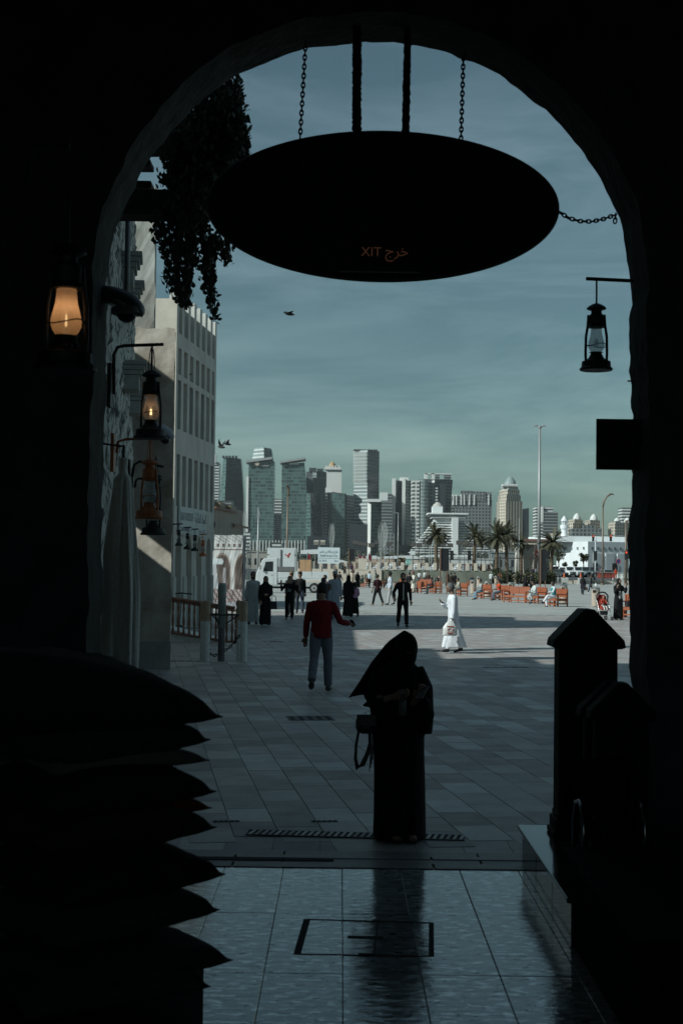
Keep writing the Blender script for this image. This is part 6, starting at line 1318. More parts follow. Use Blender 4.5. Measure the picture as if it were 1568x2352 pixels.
def palm_mesh(seedk, crown_r=2.3, trunk_h=6.5, lean_=.4):
    rs = random.Random(seedk); tb = MB(); cr = MB(); tp = Vector((lean_, 0, trunk_h)); pts = []; rad = []
    for i in range(25): t = i / 24; pts.append(Vector((lean_ * t * t, 0, trunk_h * t))); rad.append((.30 - .10 * t) * (1.10 if i % 2 else .95) if t > .06 else .38)
    tb.tube(pts, rad, 10)
    for _ in range(70):
        az = rs.uniform(0, 6.283); el = rs.uniform(-.35, 1.25); ln = crown_r * rs.uniform(.85, 1.4); d = Vector((math.cos(az) * math.cos(el) + .22, math.sin(az) * math.cos(el), math.sin(el))); p_ = tp.copy(); prev = p_
        n = 9; side = d.cross(Vector((0, 0, 1))).normalized()
        for s_ in range(n):
            d = (d + Vector((.02, 0, -.13))).normalized(); nx_ = p_ + d * (ln / n); cr.add([p_ + side * .02, p_ - side * .02, nx_ - side * .015, nx_ + side * .015], [(0, 1, 2, 3)])
            for g in (-1, 1):
                for f_ in (0, .5):
                    a0 = p_.lerp(nx_, f_); L_ = .62 * crown_r / 2.3 * math.sin(math.pi * (s_ + f_ + 1.2) / (n + 2.2)); tipp = a0 + (side * g * .75 + d * .75 + Vector((0, 0, -.18))).normalized() * L_; w2 = d * .085
                    cr.add([a0 - w2, a0 + w2, tipp], [(0, 1, 2)])
            p_ = nx_
    for _ in range(18): az = rs.uniform(0, 6.28); cr.add([tp + Vector((math.cos(az) * .2, math.sin(az) * .2, -.1)), tp + Vector((math.cos(az) * .25, math.sin(az) * .25, -.2)), tp + Vector((math.cos(az) * .5, math.sin(az) * .5, -1.1 * crown_r / 2.3))], [(0, 1, 2)])
    return tb, cr
for k_, (x, yc, Y, cr_r, lab) in enumerate(((1003, 1228, 200, 2.0, 'date palm beside the curved leaf sculpture'), (1088, 1234, 205, 2.1, 'thick-trunked date palm before the white pyramid building'), (1140, 1236, 200, 2.0, 'slim dark-trunked date palm next to the domed tower'), (1164, 1229, 206, 2.3, 'taller date palm in front of the domed tower'), (1265, 1247, 200, 2.2, 'date palm beside the tall lamp mast'), (1196, 1250, 215, 1.4, 'small date palm behind the pergola posts'))):
    c = P(x, yc, Y); zb_ = gz(Y); t = thing('date_palm', lab, 'palm tree', (c.x, Y, zb_), R(k_ * 50), 'date palms along the corniche'); tb, cr = palm_mesh(50 + k_, cr_r, c.z - zb_, 0.25 * (1 if k_ % 2 else -1)); tb.build('trunk', M_trunk, t, smooth=True); cr.build('crown', M_palm, t)
for k_, (x, Y, lab) in enumerate(((1107, 199, 'young palm shrub at the left end of the hedge'), (1137, 199, 'young palm shrub in the hedge beside the slim palm'))):
    t = thing('palm_shrub', lab, 'shrub', (P(x, 1300, Y).x, Y, gz(Y)), k_, 'young palm shrubs in the hedge'); tb, cr = palm_mesh(80 + k_, 1.4, 1.2, .1); tb.build('trunk', M_trunk, t); cr.build('crown', M_palm, t)
def round_tree(label, x, yt, yb, wpx, Y, col=None, n=900):
    k = mpp(Y); c = P(x, (yt + yb) / 2, Y); zg = gz(Y); rx, rz = wpx * k / 2, (yb - yt) * k / 2; t = thing('tree', label, 'tree', (c.x, Y, zg), 0, 'round trees by the road'); b = MB(); hc_ = c.z - zg
    b.tube([(0, 0, 0), (.05, 0, hc_ * .5), (0, 0, hc_)], [.16, .12, .07], 8)
    for a in range(5): b.tube([(0, 0, hc_ * .7), (rx * .5 * math.cos(a * 1.3), rx * .4 * math.sin(a * 1.3), hc_ + rz * .3)], [.07, .03], 5)
    b.build('trunk', M_trunk, t); m = MB()
    for _ in range(12): v = (random.uniform(-.75, .75) * rx, random.uniform(-.75, .75) * rx, hc_ + random.uniform(-.6, .8) * rz); leafcloud(m, n // 9, v, (rx * .6, rx * .6, rz * .55), .26)
    m.build('crown', col or M_hedge, t)
round_tree('dark round tree left of the white mosque', 1282, 1266, 1291, 28, 272); round_tree('small loose tree in front of the white mosque', 1339, 1270, 1291, 20, 276); round_tree('bare-looking bush by the corniche lamps', 925, 1281, 1294, 18, 230, mat('dry_leaf', (.16, .11, .07), .9, .4, 1)); round_tree('dark bush in front of the mosque wall', 1322, 1289, 1302, 12, 278, n=500); round_tree('low dark bush left of the parked cars', 1297, 1292, 1302, 12, 278, n=500)
# feather-leaf sculptures
M_scu = mat('sculpture_grey', (.33, .35, .34), .5, .1)
def leaf_sculpture(label, x, yt, ybm, yb, wpx, Y, bend=0):
    k = mpp(Y); t = thing('leaf_sculpture', label, 'sculpture', (P(x, 1290, Y).x, Y, gz(Y)), 0, 'feather-leaf lamp sculptures'); zt = P(x, yt, Y).z - gz(Y); zb_ = P(x, ybm, Y).z - gz(Y); hw = wpx * k / 2
    for s_ in (-1, 1): b = MB(); b.tube([(s_ * hw * .35, 0, 0), (s_ * hw * .35, 0, zb_), (s_ * hw * .3 + bend * .5, 0, (zb_ + zt) / 2), (bend, 0, zt)], .06, 6); b.build('pole', M_scu, t)
    n = 18
    for i in range(n):
        f_ = i / (n - 1); z = zb_ + (zt - zb_) * f_; ww = hw * math.sin(math.pi * (.12 + .80 * f_)) ** .6; bx_ = bend * f_ * f_
        for s_ in (-1, 1): b = MB(); b.tube([(bx_, 0, z - .1), (bx_ + s_ * ww * .6, -.05, z + .05), (bx_ + s_ * ww, -.05, z + .32)], .035, 4); b.build('rib', M_scu, t)
leaf_sculpture('upright feather-leaf sculpture left of the tower with white stripes', 878, 1204, 1256, 1300, 24, 205); leaf_sculpture('curved feather-leaf sculpture beside the palm', 988, 1206, 1262, 1300, 14, 205, 1.0); leaf_sculpture('feather-leaf sculpture before the curved dark tower', 761, 1206, 1254, 1300, 14, 240); leaf_sculpture('feather-leaf sculpture peeping past the old plaster house', 561, 1176, 1220, 1300, 10, 240)
def RD(x, Y): return Vector((P(x, 1290, Y).x, Y, -.1))
# ================================================================== LAMPS, SIGNALS, CARS, MOSQUE
M_pole = mat('pole_grey', (.30, .31, .31), .45, .1, metal=.3); M_polebr = mat('pole_bronze', (.17, .13, .10), .5, .1, metal=.3)
def pole_thing(nm, label, cat, x, yt, Y, r, mm, group=None):
    k = mpp(Y); zt = P(x, yt, Y).z - gz(Y); xx = P(x, 1290, Y).x; t = thing(nm, label, cat, (xx, Y, gz(Y)), 0, group); b = MB(); b.tube([(0, 0, 0), (0, 0, zt)], [r, r * .6], 10); b.build('pole', mm, t, smooth=True); b = MB(); b.lathe([(0, 0), (r * 1.8, 0), (r * 1.8, .25), (0, .25)], seg=10); b.build('base', mm, t); return t, zt, k
t, zt, k = pole_thing('lamp_mast', 'very tall pale lamp mast with a double head against the sky', 'lamp mast', 1236.5, 978, 215, .28, M_pole)
for s_ in (-1, 1): b = MB(); b.tube([(0, 0, zt - .3), (s_ * .5, 0, zt + .05), (s_ * .9, 0, zt - .05)], [.08, .12, .10], 8); b.build('lamp_head', M_pole, t)
b = MB(); b.lathe([(.3, zt - .35), (.32, zt - .1), (0, zt)], seg=10); b.build('crown_ring', M_pole, t)
t, zt, k = pole_thing('street_lamp', 'bronze street lamp with a curved neck near the right jamb', 'street lamp', 1383, 1165, 195, .16, M_polebr, 'curved-neck street lamps')
b = MB(); b.tube([(0, 0, zt), (.15, 0, zt + .9), (.55, 0, zt + 1.5), (1.1, 0, zt + 1.85), (1.5, 0, zt + 1.75)], [.12, .12, .13, .14, .05], 8); b.build('curved_neck', M_polebr, t, smooth=True)
t, zt, k = pole_thing('street_lamp', 'bronze street lamp in front of the slanted-roof glass tower', 'street lamp', 659, 1140, 165, .15, M_polebr, 'curved-neck street lamps')
b = MB(); b.tube([(0, 0, zt), (.1, 0, zt + .5), (.05, -.2, zt + 1.0), (-.12, -.4, zt + 1.25)], [.11, .13, .16, .12], 8); b.build('curved_neck', M_polebr, t, smooth=True); b = MB(); b.box((-.05, -.35, zt + 1.15), (.32, .5, .12)); b.build('lamp_head', M_iron2, t)
t, zt, k = pole_thing('camera_pole', 'slim grey pole with a box head left of the trucks', 'pole', 592, 1166, 120, .10, M_pole); b = MB(); b.box((0, 0, zt - .6), (.2, .2, .5)); b.build('head_box', M_pole, t)
t, zt, k = pole_thing('white_pole', 'white pole with a pointed lamp tip before the mosque', 'pole', 1366, 1180 + 85 - 20, 205, .12, mat('pole_white', (.55, .58, .60), .5, .05)); b = MB(); b.lathe([(.10, zt), (.16, zt + .25), (.12, zt + .55), (0, zt + .9)], seg=10); b.build('lamp_tip', mat('pole_white', (.55, .58, .60), .5, .05), t)
for k_, (x, yt, lab) in enumerate(((1186, 1248, 'grey post between the two tall palms'), (1191, 1190, 'slim tall grey post in front of the domed tower'), (913, 1178, 'slim pole with a small arm before the striped tower'), (733, 1246, 'pole carrying two flat lamp panels behind the truck'))):
    t, zt, k = pole_thing('slim_post', lab, 'pole', x, yt, 200, .14 if k_ == 0 else .08, M_pole)
    if k_ == 2: b = MB(); b.box((-.35, 0, zt), (.8, .08, .1)); b.build('arm', M_pole, t)
    if k_ == 3:
        for s_ in (-.45, .45): b = MB(); b.box((s_, 0, zt), (.7, .5, .5), M=Matrix.Rotation(R(25), 3, 'X')); b.build('lamp_panel', mat('panel_tan', (.36, .33, .28), .6, .1), t)
# row of corniche lamps with flat panels
M_pan = mat('lamp_panel_dark', (.06, .055, .05), .5, .1)
lampx = [815, 826, 838, 852, 866, 893, 948, 962, 976, 1004, 1016, 1033, 1053, 1066, 1078, 1094, 1104, 1114, 1124]
order_words = ['first', 'second', 'third', 'fourth', 'fifth', 'sixth', 'seventh', 'eighth', 'ninth', 'tenth', 'eleventh', 'twelfth', 'thirteenth', 'fourteenth', 'fifteenth', 'sixteenth', 'seventeenth', 'eighteenth', 'nineteenth']
for i, x in enumerate(lampx):
    Y = 232 + (i % 3) * 6; t, zt, k = pole_thing('panel_lamp', 'dark lamp post with a flat square panel head on the corniche', 'street lamp', x, 1250 + (i % 4) * 2, Y, .06, M_iron2, 'panel-headed lamp posts along the corniche'); b = MB(); b.box((0, -.2, zt + .25), (.95, .12, .7), M=Matrix.Rotation(R(-25), 3, 'X')); b.build('panel_head', M_pan, t)
# traffic lights
M_sig = mat('signal_black', (.015, .015, .016), .5, .1); M_redl = mat('signal_red', (1, .10, .03), .5, 0, emit=.55); M_dim = mat('signal_dim', (.03, .03, .03), .3, 0)
def head(par, x, z, y=0, s=1.0, face=-1, lit=True, vis=False):
    b = MB(); b.box((x, y, z), (.36 * s, .25 * s, 1.05 * s)); o = b.build('signal_head', M_sig, par)
    for q in range(3):
        b = MB(); b.tube([(x, y - .13 * s, z + (.33 - .33 * q) * s), (x, y - .16 * s, z + (.33 - .33 * q) * s)], .12 * s, 10, ref=(1, 0, 0)); b.build('lamp', M_redl if lit and q == 0 else M_dim, o)
        b = MB(); b.tube([(x - .13 * s, y - .25 * s, z + (.40 - .33 * q) * s), (x, y - .25 * s, z + (.47 - .33 * q) * s), (x + .13 * s, y - .25 * s, z + (.40 - .33 * q) * s)], .03 * s, 5); b.build('hood', M_sig, o)
Yt_ = 200; k = mpp(Yt_)
t, zt, _ = pole_thing('traffic_light', 'traffic light mast with an arm reaching behind the right jamb', 'traffic light', 1444 - 8, 1205 - 10 + 0, Yt_, .2, M_polebr, 'traffic lights')
b = MB(); b.tube([(0, 0, zt - .3), (1.2, 0, zt + .7), (3.4, 0, zt + 1.2)], .12, 8); b.build('arm', M_polebr, t); head(t, 2.9, zt + 1.0, -.2, 1.2, lit=False); head(t, 0, P(1436, 1275, Yt_).z - gz(Yt_), -.25, 1.15)
g_, zt, _ = pole_thing('signal_gantry', 'horizontal signal gantry with red lights over the road', 'traffic light', 1470, 1232, 240, .18, M_pole, 'traffic lights')
x0 = P(1356, 1235, 240).x - g_.location.x; b = MB(); b.tube([(0, 0, zt), (x0, 0, zt + .15)], .08, 8); b.build('arm', M_pole, g_)
for x in (1361, 1401, 1441): head(g_, P(x, 1236, 240).x - g_.location.x, P(x, 1236, 240).z - gz(240), -.2, 1.05)
for k_, (x, y, lab) in enumerate(((1363, 1278, 'low traffic light facing away before the mosque wall'), (1439, 1275, 'low traffic light near the right jamb'), (1255, 1275, 'traffic light behind the brown display board'), (1034, 1277, 'traffic light right of the dark display board'), (1021, 1277, 'traffic light hidden by the dark display board'), (1074, 1277, 'traffic light before the thick palm trunk'))):
    t, zt, _ = pole_thing('traffic_light', lab, 'traffic light', x, y - 14, 205, .08, M_sig, 'traffic lights'); head(t, .18, zt - .75, -.1, 1.25, lit=False)
# road signs
sgn = thing('stop_sign', 'red octagonal stop sign beside the brown display board', 'sign', (P(1251 - 15, 1290, 215).x, 215, gz(215))); zc = P(1236, 1271, 215).z - gz(215)
b = MB(); b.tube([(0, 0, 0), (0, 0, zc)], .05, 6); b.build('post', M_pole, sgn); b = MB(); b.prism([(.62 * math.cos(math.pi / 8 + a * math.pi / 4), zc + .62 * math.sin(math.pi / 8 + a * math.pi / 4)) for a in range(8)], -.09, -.06, 'y'); b.build('plate', mat('stop_red', (.42, .04, .025), .5, .05), sgn)
text('lettering', 'STOP', .34, mat('sign_face', (.60, .66, .68), .5, .03), sgn, (0, -.095, zc - .15)); text('lettering', arabic('قف'), .36, mat('sign_face', (.60, .66, .68), .5, .03), sgn, (0, -.095, zc + .22))
sgn = thing('green_panel_sign', 'grey-green blank road sign on two posts beside the tall mast', 'sign', (P(1269, 1290, 212).x, 212, gz(212))); zc = P(1269, 1288, 212).z + .6
b = MB(); b.box((0, 0, zc), (1.0, .06, 1.3)); b.build('plate', mat('sign_green', (.17, .21, .19), .6, .1), sgn)
for x in (-.45, .45): b = MB(); b.tube([(x, .06, 0), (x, .06, zc + .6)], .06, 6); b.build('post', M_polebr, sgn)
for k_, (x, y, tx, w_, h_) in enumerate(((937, 1275 + 16, '6 X', 13, 12), (1096 - 80, 1290, '', 14, 20), (867 + 80, 1270, '', 12, 9))):
    Y = 185; kk = mpp(Y); c = P(x, y, Y); s2 = thing('small_sign', ['small green notice reading 6 X on the cream wall', 'small pale notice beside the dark display board', 'small white notice on a post'][k_], 'sign', (c.x, Y, gz(Y))); zc = c.z - gz(Y)
    b = MB(); b.box((0, 0, zc), (w_ * kk, .04, h_ * kk)); b.build('plate', mat('notice%d' % k_, ((.16, .34, .30), (.36, .42, .42), (.55, .58, .58))[k_], .6, .05), s2); b = MB(); b.tube([(0, .05, 0), (0, .05, zc)], .04, 6); b.build('post', M_pole, s2)
    if tx: text('lettering', tx, .5, mat('sign_face', (.60, .66, .68), .5, .03), s2, (0, -.03, zc))
ns_ = thing('round_sign', 'round blue no-stopping sign near the right jamb', 'sign', (P(1419, 1290, 215).x, 215, gz(215))); zc = P(1419, 1291, 215).z - gz(215) + .1
b = MB(); b.tube([(0, 0, 0), (0, 0, zc)], .04, 6); b.build('post', M_pole, ns_); b = MB(); b.tube([(0, -.05, zc), (0, -.08, zc)], .38, 16, ref=(1, 0, 0)); b.build('disc', mat('sign_blue', (.03, .04, .16), .5, 0), ns_); b = MB(); b.tube([(.33 * math.cos(a), -.09, zc + .33 * math.sin(a)) for a in [i * math.pi / 10 for i in range(20)]], .045, 5, close=True); b.build('red_ring', mat('stop_red', (.42, .04, .025), .5, .05), ns_)
# pergola of thin dark timbers
pg = thing('pergola', 'dark timber pergola frame among the palms', 'pergola', (P(1182, 1290, 190).x, 190, gz(190))); 
for x in (-2.0, -1.0, 2.1, 3.2): b = MB(); b.box((x, 0, 1.9), (.16, .16, 3.8)); b.build('post', M_dwood, pg)
b = MB(); b.box((.4, 0, 3.5), (6.2, .14, .14)); b.build('beam', M_dwood, pg)
# kerb and bollards along the road
kb = thing('kerb', 'pale stone kerb at the far edge of the square', 'kerb', (P(1300, 1290, 204).x, 204, gz(204)))
for i in range(26): b = MB(); b.box((-16 + i * 1.5, 0, .27), (1.48, .5, .54)); b.build('kerb_stone', M_cw, kb)
for i, x in enumerate((1152, 1168, 1183, 1196, 1215, 1227, 1281, 1290, 1301, 1315, 1331, 1425, 1407)):
    p_ = Vector((P(x, 1290, 202).x, 202, gz(202))); t = thing('steel_post', 'short steel post in the row before the road', 'bollard', p_, 0, 'short steel posts along the kerb'); b = MB(); b.lathe([(0, 0), (.09, 0), (.09, .85), (.06, .92), (0, .93)], seg=10); b.build('tube', M_pole, t); b = MB(); b.lathe([(.095, .70), (.095, .78)], seg=10); b.build('band', M_wpaint, t)
for i, (x, lab) in enumerate(((1208, 'grey concrete block left of the brown display board'), (1262, 'pale concrete block right of the brown display board'), (1298, 'dark concrete block by the parked cars'), (1333, 'pale concrete block behind the woman in heels'), (1424, 'pale concrete block near the right jamb'))):
    p_ = Vector((P(x, 1290, 198).x, 198, gz(198))); t = thing('concrete_block', lab, 'barrier', p_); b = MB(); b.box((0, 0, .45), (.85, .5, .9), taper=.9); b.build('block', mat('conc%d' % (i % 2), ((.42, .42, .40), (.20, .195, .19))[1 if 'dark' in lab else 0], .9, .15, 4, .3), t, bevel=.03); b = MB(); b.box((0, 0, .03), (.95, .6, .06)); b.build('foot', mat('conc0', (.42, .42, .40), .9, .15, 4, .3), t)
for i, (x, lab) in enumerate(((1321 - 28, 'orange traffic cone left of the white cars'), (1331, 'orange traffic cone before the grey car'))):
    p_ = RD(x + 2, 246); t = thing('traffic_cone', lab, 'cone', p_); b = MB(); b.lathe([(.22, .04), (.05, .85), (0, .86)], seg=12); b.build('body', mat('cone_orange', (.50, .09, .03), .6, .05), t); b = MB(); b.box((0, 0, .02), (.55, .55, .04)); b.build('base', M_rub, t); b = MB(); b.lathe([(.155, .34), (.11, .55)], seg=12); b.build('white_band', M_wpaint, t)
for i in range(5):
    p_ = RD(1377 + i * 7, 240); t = thing('plastic_barrier', 'red plastic road barrier unit in a row near the traffic lights', 'barrier', p_, 0, 'red plastic barriers'); b = MB(); b.prism([(-.25, 0), (.25, 0), (.12, .45), (.10, .95), (-.10, .95), (-.12, .45)], -.42, .42, 'x'); b.build('shell', mat('barrier_red', (.24, .05, .035), .6, .2), t, bevel=.03); b = MB(); b.box((0, 0, .85), (.5, .26, .06)); b.build('slot', M_slot, t)
for i in range(3):
    p_ = RD(1417 + i * 9, 240); t = thing('plastic_barrier', 'white plastic road barrier unit beside the red ones', 'barrier', p_, 0, 'white plastic barriers'); b = MB(); b.prism([(-.25, 0), (.25, 0), (.12, .45), (.10, .95), (-.10, .95), (-.12, .45)], -.5, .5, 'x'); b.build('shell', M_wpaint, t, bevel=.03); b = MB(); b.box((0, 0, .85), (.5, .26, .06)); b.build('slot', M_slot, t)
# ---- cars, nose to the camera
def car(label, x, y, col, kind='suv', rz=14, wd=1.95):
    p_ = RD(x, 255 if y > 1320 else 268); t = thing('parked_car', label, 'car', p_, R(rz), 'cars parked across the road'); mm = mat('carpaint_%02x%02x%02x' % tuple(int(255 * c) for c in col), col, .3, .03, 2); H_ = 1.85 if kind == 'suv' else 1.42; hb = 1.15 if kind == 'suv' else .9; h = wd / 2
    # body: side profile along y (nose at -y), narrower roof
    prof = [(-2.35, .35), (-2.42, .75), (-2.30, hb - .12), (-1.15, hb), (2.2, hb), (2.35, hb - .2), (2.4, .4), (1.9, .3), (-1.9, .3)]
    b = MB(); b.prism(prof, -h, h, 'x'); b.build('body', mm, t, bevel=.08)
    top = [(-1.15, hb), (-.55, H_ - .04), (.0, H_), (1.5, H_), (2.1, H_ - .12), (2.25, hb)]; n = len(top); vs = [Vector((-h * (.96 if z < hb + .1 else .78), y_, z)) for y_, z in top] + [Vector((h * (.96 if z < hb + .1 else .78), y_, z)) for y_, z in top]
    b = MB(); b.add(vs, [tuple(range(n)), tuple(range(2 * n - 1, n - 1, -1))] + [(i, n + i, n + i + 1, i + 1) for i in range(n - 1)]); b.build('cabin', mm, t)
    b = MB(); b.add([(-h * .82, -1.10, hb + .08), (h * .82, -1.10, hb + .08), (h * .70, -.63, H_ - .09), (-h * .70, -.63, H_ - .09)], [(0, 1, 2, 3)]); b.v = [v + Vector((0, -.03, .02)) for v in b.v]; b.build('windscreen', M_win, t)
    for s_ in (-1, 1):
        b = MB(); b.add([(s_ * h * .93, -.75, hb + .10), (s_ * h * .93, 1.9, hb + .10), (s_ * h * .80, 1.55, H_ - .14), (s_ * h * .80, -.35, H_ - .14)], [(0, 1, 2, 3)]); b.v = [v + Vector((s_ * .035, 0, 0)) for v in b.v]; b.build('side_window', M_win, t)
        b = MB(); b.box((s_ * h * .76, -2.38, hb - .30), (.34, .12, .18)); b.build('headlight', mat('headlamp_clear', (.5, .52, .52), .15, 0), t, bevel=.03)
        for y_ in (-1.45, 1.45):
            b = MB(); b.tube([(s_ * (h - .22), y_, .36), (s_ * (h + .01), y_, .36)], .36, 16); o = b.build('wheel', M_rub, t); b = MB(); b.tube([(s_ * (h - .02), y_, .36), (s_ * (h + .025), y_, .36)], .22, 12); b.build('rim', M_steel, o)
        b = MB(); b.box((s_ * (h + .1), -.75, hb + .12), (.2, .1, .16)); b.build('mirror', mm, t)
    b = MB(); b.box((0, -2.42, hb - .38), (wd * .42, .06, .28)); b.build('grille', M_sig, t); b = MB(); b.box((0, -2.44, .47), (wd * .8, .06, .16)); b.build('bumper_intake', M_sig, t)
car('white off-road car with a dark grille, left of its twin', 1304, 1324, (.58, .60, .60), 'suv', 18); car('white off-road car with a dark grille beside the grey one', 1324, 1324, (.58, .60, .60), 'suv', 14); car('blue-grey off-road car next to the white ones', 1342, 1324, (.13, .17, .18), 'suv', 12); car('dark grey car behind the white pole', 1360, 1324, (.10, .12, .13), 'suv', 8); car('silver-grey saloon car behind the red barriers', 1394, 1325, (.22, .25, .26), 'car', 4); car('dark small car behind the left white one', 1289, 1322, (.04, .05, .055), 'car', 20); car('red car behind the grey ones', 1375, 1319, (.30, .04, .03), 'car', 70); car('white car far behind the sign', 1280, 1318, (.5, .52, .52), 'suv', 70); car('pale car on the road left of the hedge', 1066, 1322, (.4, .42, .43), 'suv', 190)
# ================================================================== WHITE MOSQUE WITH MINARET
Ym = 290; k = mpp(Ym); zg = -.612; M_mos = mat('mosque_white', (.66, .68, .69), .8, .04, .5)
xa, xm, xb = P(1262, 1290, Ym + 22).x, P(1349, 1290, Ym).x, P(1500, 1290, Ym + 6).x
ms = thing('white_mosque', 'white flat-roofed mosque with small square windows', 'mosque', (xm, Ym, zg))
zt = P(1380, 1244, Ym).z - zg
b = MB(); b.prism([(0, 0), (xa - xm, 22), (xa - xm + 12, 40), (xb - xm, 40), (xb - xm, 6)], 0, zt); b.build('lower_block', M_mos, ms)
b = MB(); b.prism([(-5.0, 8), (-9, 24), (8, 38), (xb - xm, 36), (xb - xm, 9)], zt, zt + 1.2); b.build('roof_parapet', M_mos, ms)
ang = math.atan2(6, xb - xm)
for i in range(12): b = MB(); b.box((.9 + i * 1.25, (.9 + i * 1.25) * math.tan(ang) - .02, zt - 1.35), (.42, .12, .5), rz=ang); b.build('window', mat('painted_recess_shade', (.16, .18, .18), .8, 0), ms)  # windows are dark blocks, the shade of their recesses put into the colour
for i in range(6): t_ = (i + .6) / 6.5; b = MB(); b.box(((xa - xm) * t_ , 22 * t_, zt - 1.35), (.45, .5, .5), rz=math.atan2(22, xa - xm)); b.build('window', mat('painted_recess_shade', (.16, .18, .18), .8, 0), ms)
for i in range(5): b = MB(); b.box((2.2 + i * 2.6, (2.2 + i * 2.6) * math.tan(ang) - .06, (zt - 2.4) / 2), (2.0, .3, zt - 2.4), rz=ang); b.build('buttress_panel', M_mos, ms)
for i in range(3): b = MB(); b.box((1.6 + i * 4.2, (1.6 + i * 4.2) * math.tan(ang) - .25, 1.6), (1.0, .2, 3.0), rz=ang); b.build('door', M_dwood, ms)
mn = thing('minaret', 'white round minaret with a balcony, columns and a pointed cap', 'minaret', (P(1294.5, 1290, Ym + 14).x, Ym + 14, zg)); Y = Ym + 14; k = mpp(Y)
def MZ(y): return P(1294.5, y, Y).z - zg
b = MB(); b.lathe([(9.5 * k, 0), (9 * k, MZ(1242)), (8 * k, MZ(1232)), (7 * k, MZ(1228)), (7 * k, MZ(1218)), (9.5 * k, MZ(1213)), (9.8 * k, MZ(1210)), (9.8 * k, MZ(1206)), (0, MZ(1206))], seg=24); b.build('shaft', M_mos, mn, smooth=False)
for a in range(8): b = MB(); b.tube([(5.5 * k * math.cos(a * .785), 5.5 * k * math.sin(a * .785), MZ(1207)), (5.5 * k * math.cos(a * .785), 5.5 * k * math.sin(a * .785), MZ(1197))], 1.1 * k, 8); b.build('column', M_mos, mn)
b = MB(); b.lathe([(0, MZ(1207)), (2 * k, MZ(1207)), (2 * k, MZ(1197)), (0, MZ(1197))], seg=10); b.build('core', M_mos, mn)
b = MB(); b.lathe([(7 * k, MZ(1198)), (8.6 * k, MZ(1196.5)), (8.2 * k, MZ(1195.5)), (4 * k, MZ(1188.5)), (.6 * k, MZ(1184.5)), (0, MZ(1184))], seg=24); b.build('cap', M_mos, mn); b = MB(); b.lathe([(.5 * k, MZ(1184.5)), (.9 * k, MZ(1183)), (.3 * k, MZ(1182)), (0, MZ(1180))], seg=8); b.build('finial', mat('brass', (.4, .25, .08), .3, 0, metal=1), mn)
gh = thing('gate_pavilion', 'cream pavilion with splayed legs and brown roof behind the palms', 'building', (P(1212, 1290, 260).x, 260, zg)); zr = P(1212, 1241, 260).z - zg
b = MB(); b.box((.6, 2, zr), (6.4, 5, .5)); b.build('roof', mat('roof_brown', (.16, .08, .06), .8, .1), gh); b = MB(); b.box((.6, 2, zr - .5), (6.0, 4.6, .5)); b.build('fascia', M_cw, gh); b = MB(); b.box((-.4, 2.5, zr / 2 - .4), (3.0, 3.5, zr - .8)); b.build('wall', M_cw, gh)
for s_ in (-1.6, 1.2, 2.8): b = MB(); b.tube([(s_, 0, 0), (s_ + .35, 0, zr - .9)], [.18, .5], 6); b.build('splayed_leg', M_dwood, gh)
# ================================================================== CORNICHE CLUTTER BEHIND THE WALL
M_tent = mat('tent_white', (.62, .64, .64), .7, .05, .5)
def tent(label, x0, x1, yt, yb, Y, rib=True):
    a, c = P(x0, yt, Y), P(x1, yb, Y); zg_ = -.612; t = thing('white_canopy', label, 'tent', (a.x, Y, zg_), 0, 'white canopies on the corniche'); w_ = c.x - a.x; zt_ = a.z - zg_; zb_ = c.z - zg_
    b = MB(); n = max(2, int(w_ / 3)); pts = []
    b.prism([(0, zb_), (0, zt_ - .2)] + [((i + .5) * w_ / n if i % 1 == 0 else 0, zt_ + (.12 if i % 2 else -.05)) for i in range(n)] + [(w_, zt_ - .25), (w_, zb_)], 0, 8, 'y'); b.build('canopy', M_tent, t)
    for i in range(n + 1): b = MB(); b.tube([(i * w_ / n, .1, 0), (i * w_ / n, .1, zb_)], .07, 6); b.build('pole', M_pole, t)
tent('long white canopy beyond the cream wall left of the street sign', 690, 757, 1262, 1273, 320); tent('low white canopy behind the street sign', 742, 800, 1287, 1292, 250); tent('white canopy with scalloped top behind the first display board', 830, 872, 1277, 1284, 330); tent('white roofs of market stalls beyond the leaf sculpture', 885, 965, 1276, 1284, 340); tent('white stall roofs in front of the pyramid building', 968, 1085, 1274, 1281, 345)
low = mat('low_building_cream', (.46, .40, .34), .85, .15, .3)
for i, (x0, x1, yt, Y, lab, cc) in enumerate(((566, 640, 1268, 380, 'low pale building beyond the trucks', (.32, .30, .27)), (815, 905, 1281, 370, 'low tan harbour building behind the fence', (.42, .33, .26)), (900, 975, 1283, 372, 'low cream harbour building behind the bush', (.45, .40, .34)), (1030, 1130, 1284, 376, 'low white harbour building left of the hedge', (.52, .53, .52)), (1128, 1250, 1270, 390, 'grey crenellated wall behind the palms', (.17, .19, .19)))):
    a, c = P(x0, yt, Y), P(x1, yt, Y); t = thing('harbour_building', lab, 'building', ((a.x + c.x) / 2, Y, -.612), 0); w_ = c.x - a.x; hh = a.z + .612; b = MB(); b.box((0, 4, hh / 2), (w_, 8, hh)); b.build('wall', mat('harb%d' % i, cc, .85, .12, .4), t); b = MB(); b.box((0, 4, hh + .1), (w_ + .4, 8.4, .25)); b.build('roof', mat('harb%d' % i, cc, .85, .12, .4), t)
    for q in range(int(w_ / 1.6)): b = MB(); b.box((-w_ / 2 + .9 + q * 1.6, -.01, hh * .5), (.7, .06, hh * .35)); b.build('window', M_glass, t)
    if i == 4:
        for q in range(int(w_ / 1.2)): b = MB(); b.box((-w_ / 2 + .5 + q * 1.2, .2, hh + .45), (.6, .4, .5)); b.build('merlon', mat('harb%d' % i, cc, .85, .12, .4), t)
M_flag = mat('flag_maroon', (.20, .02, .03), .8, .1)
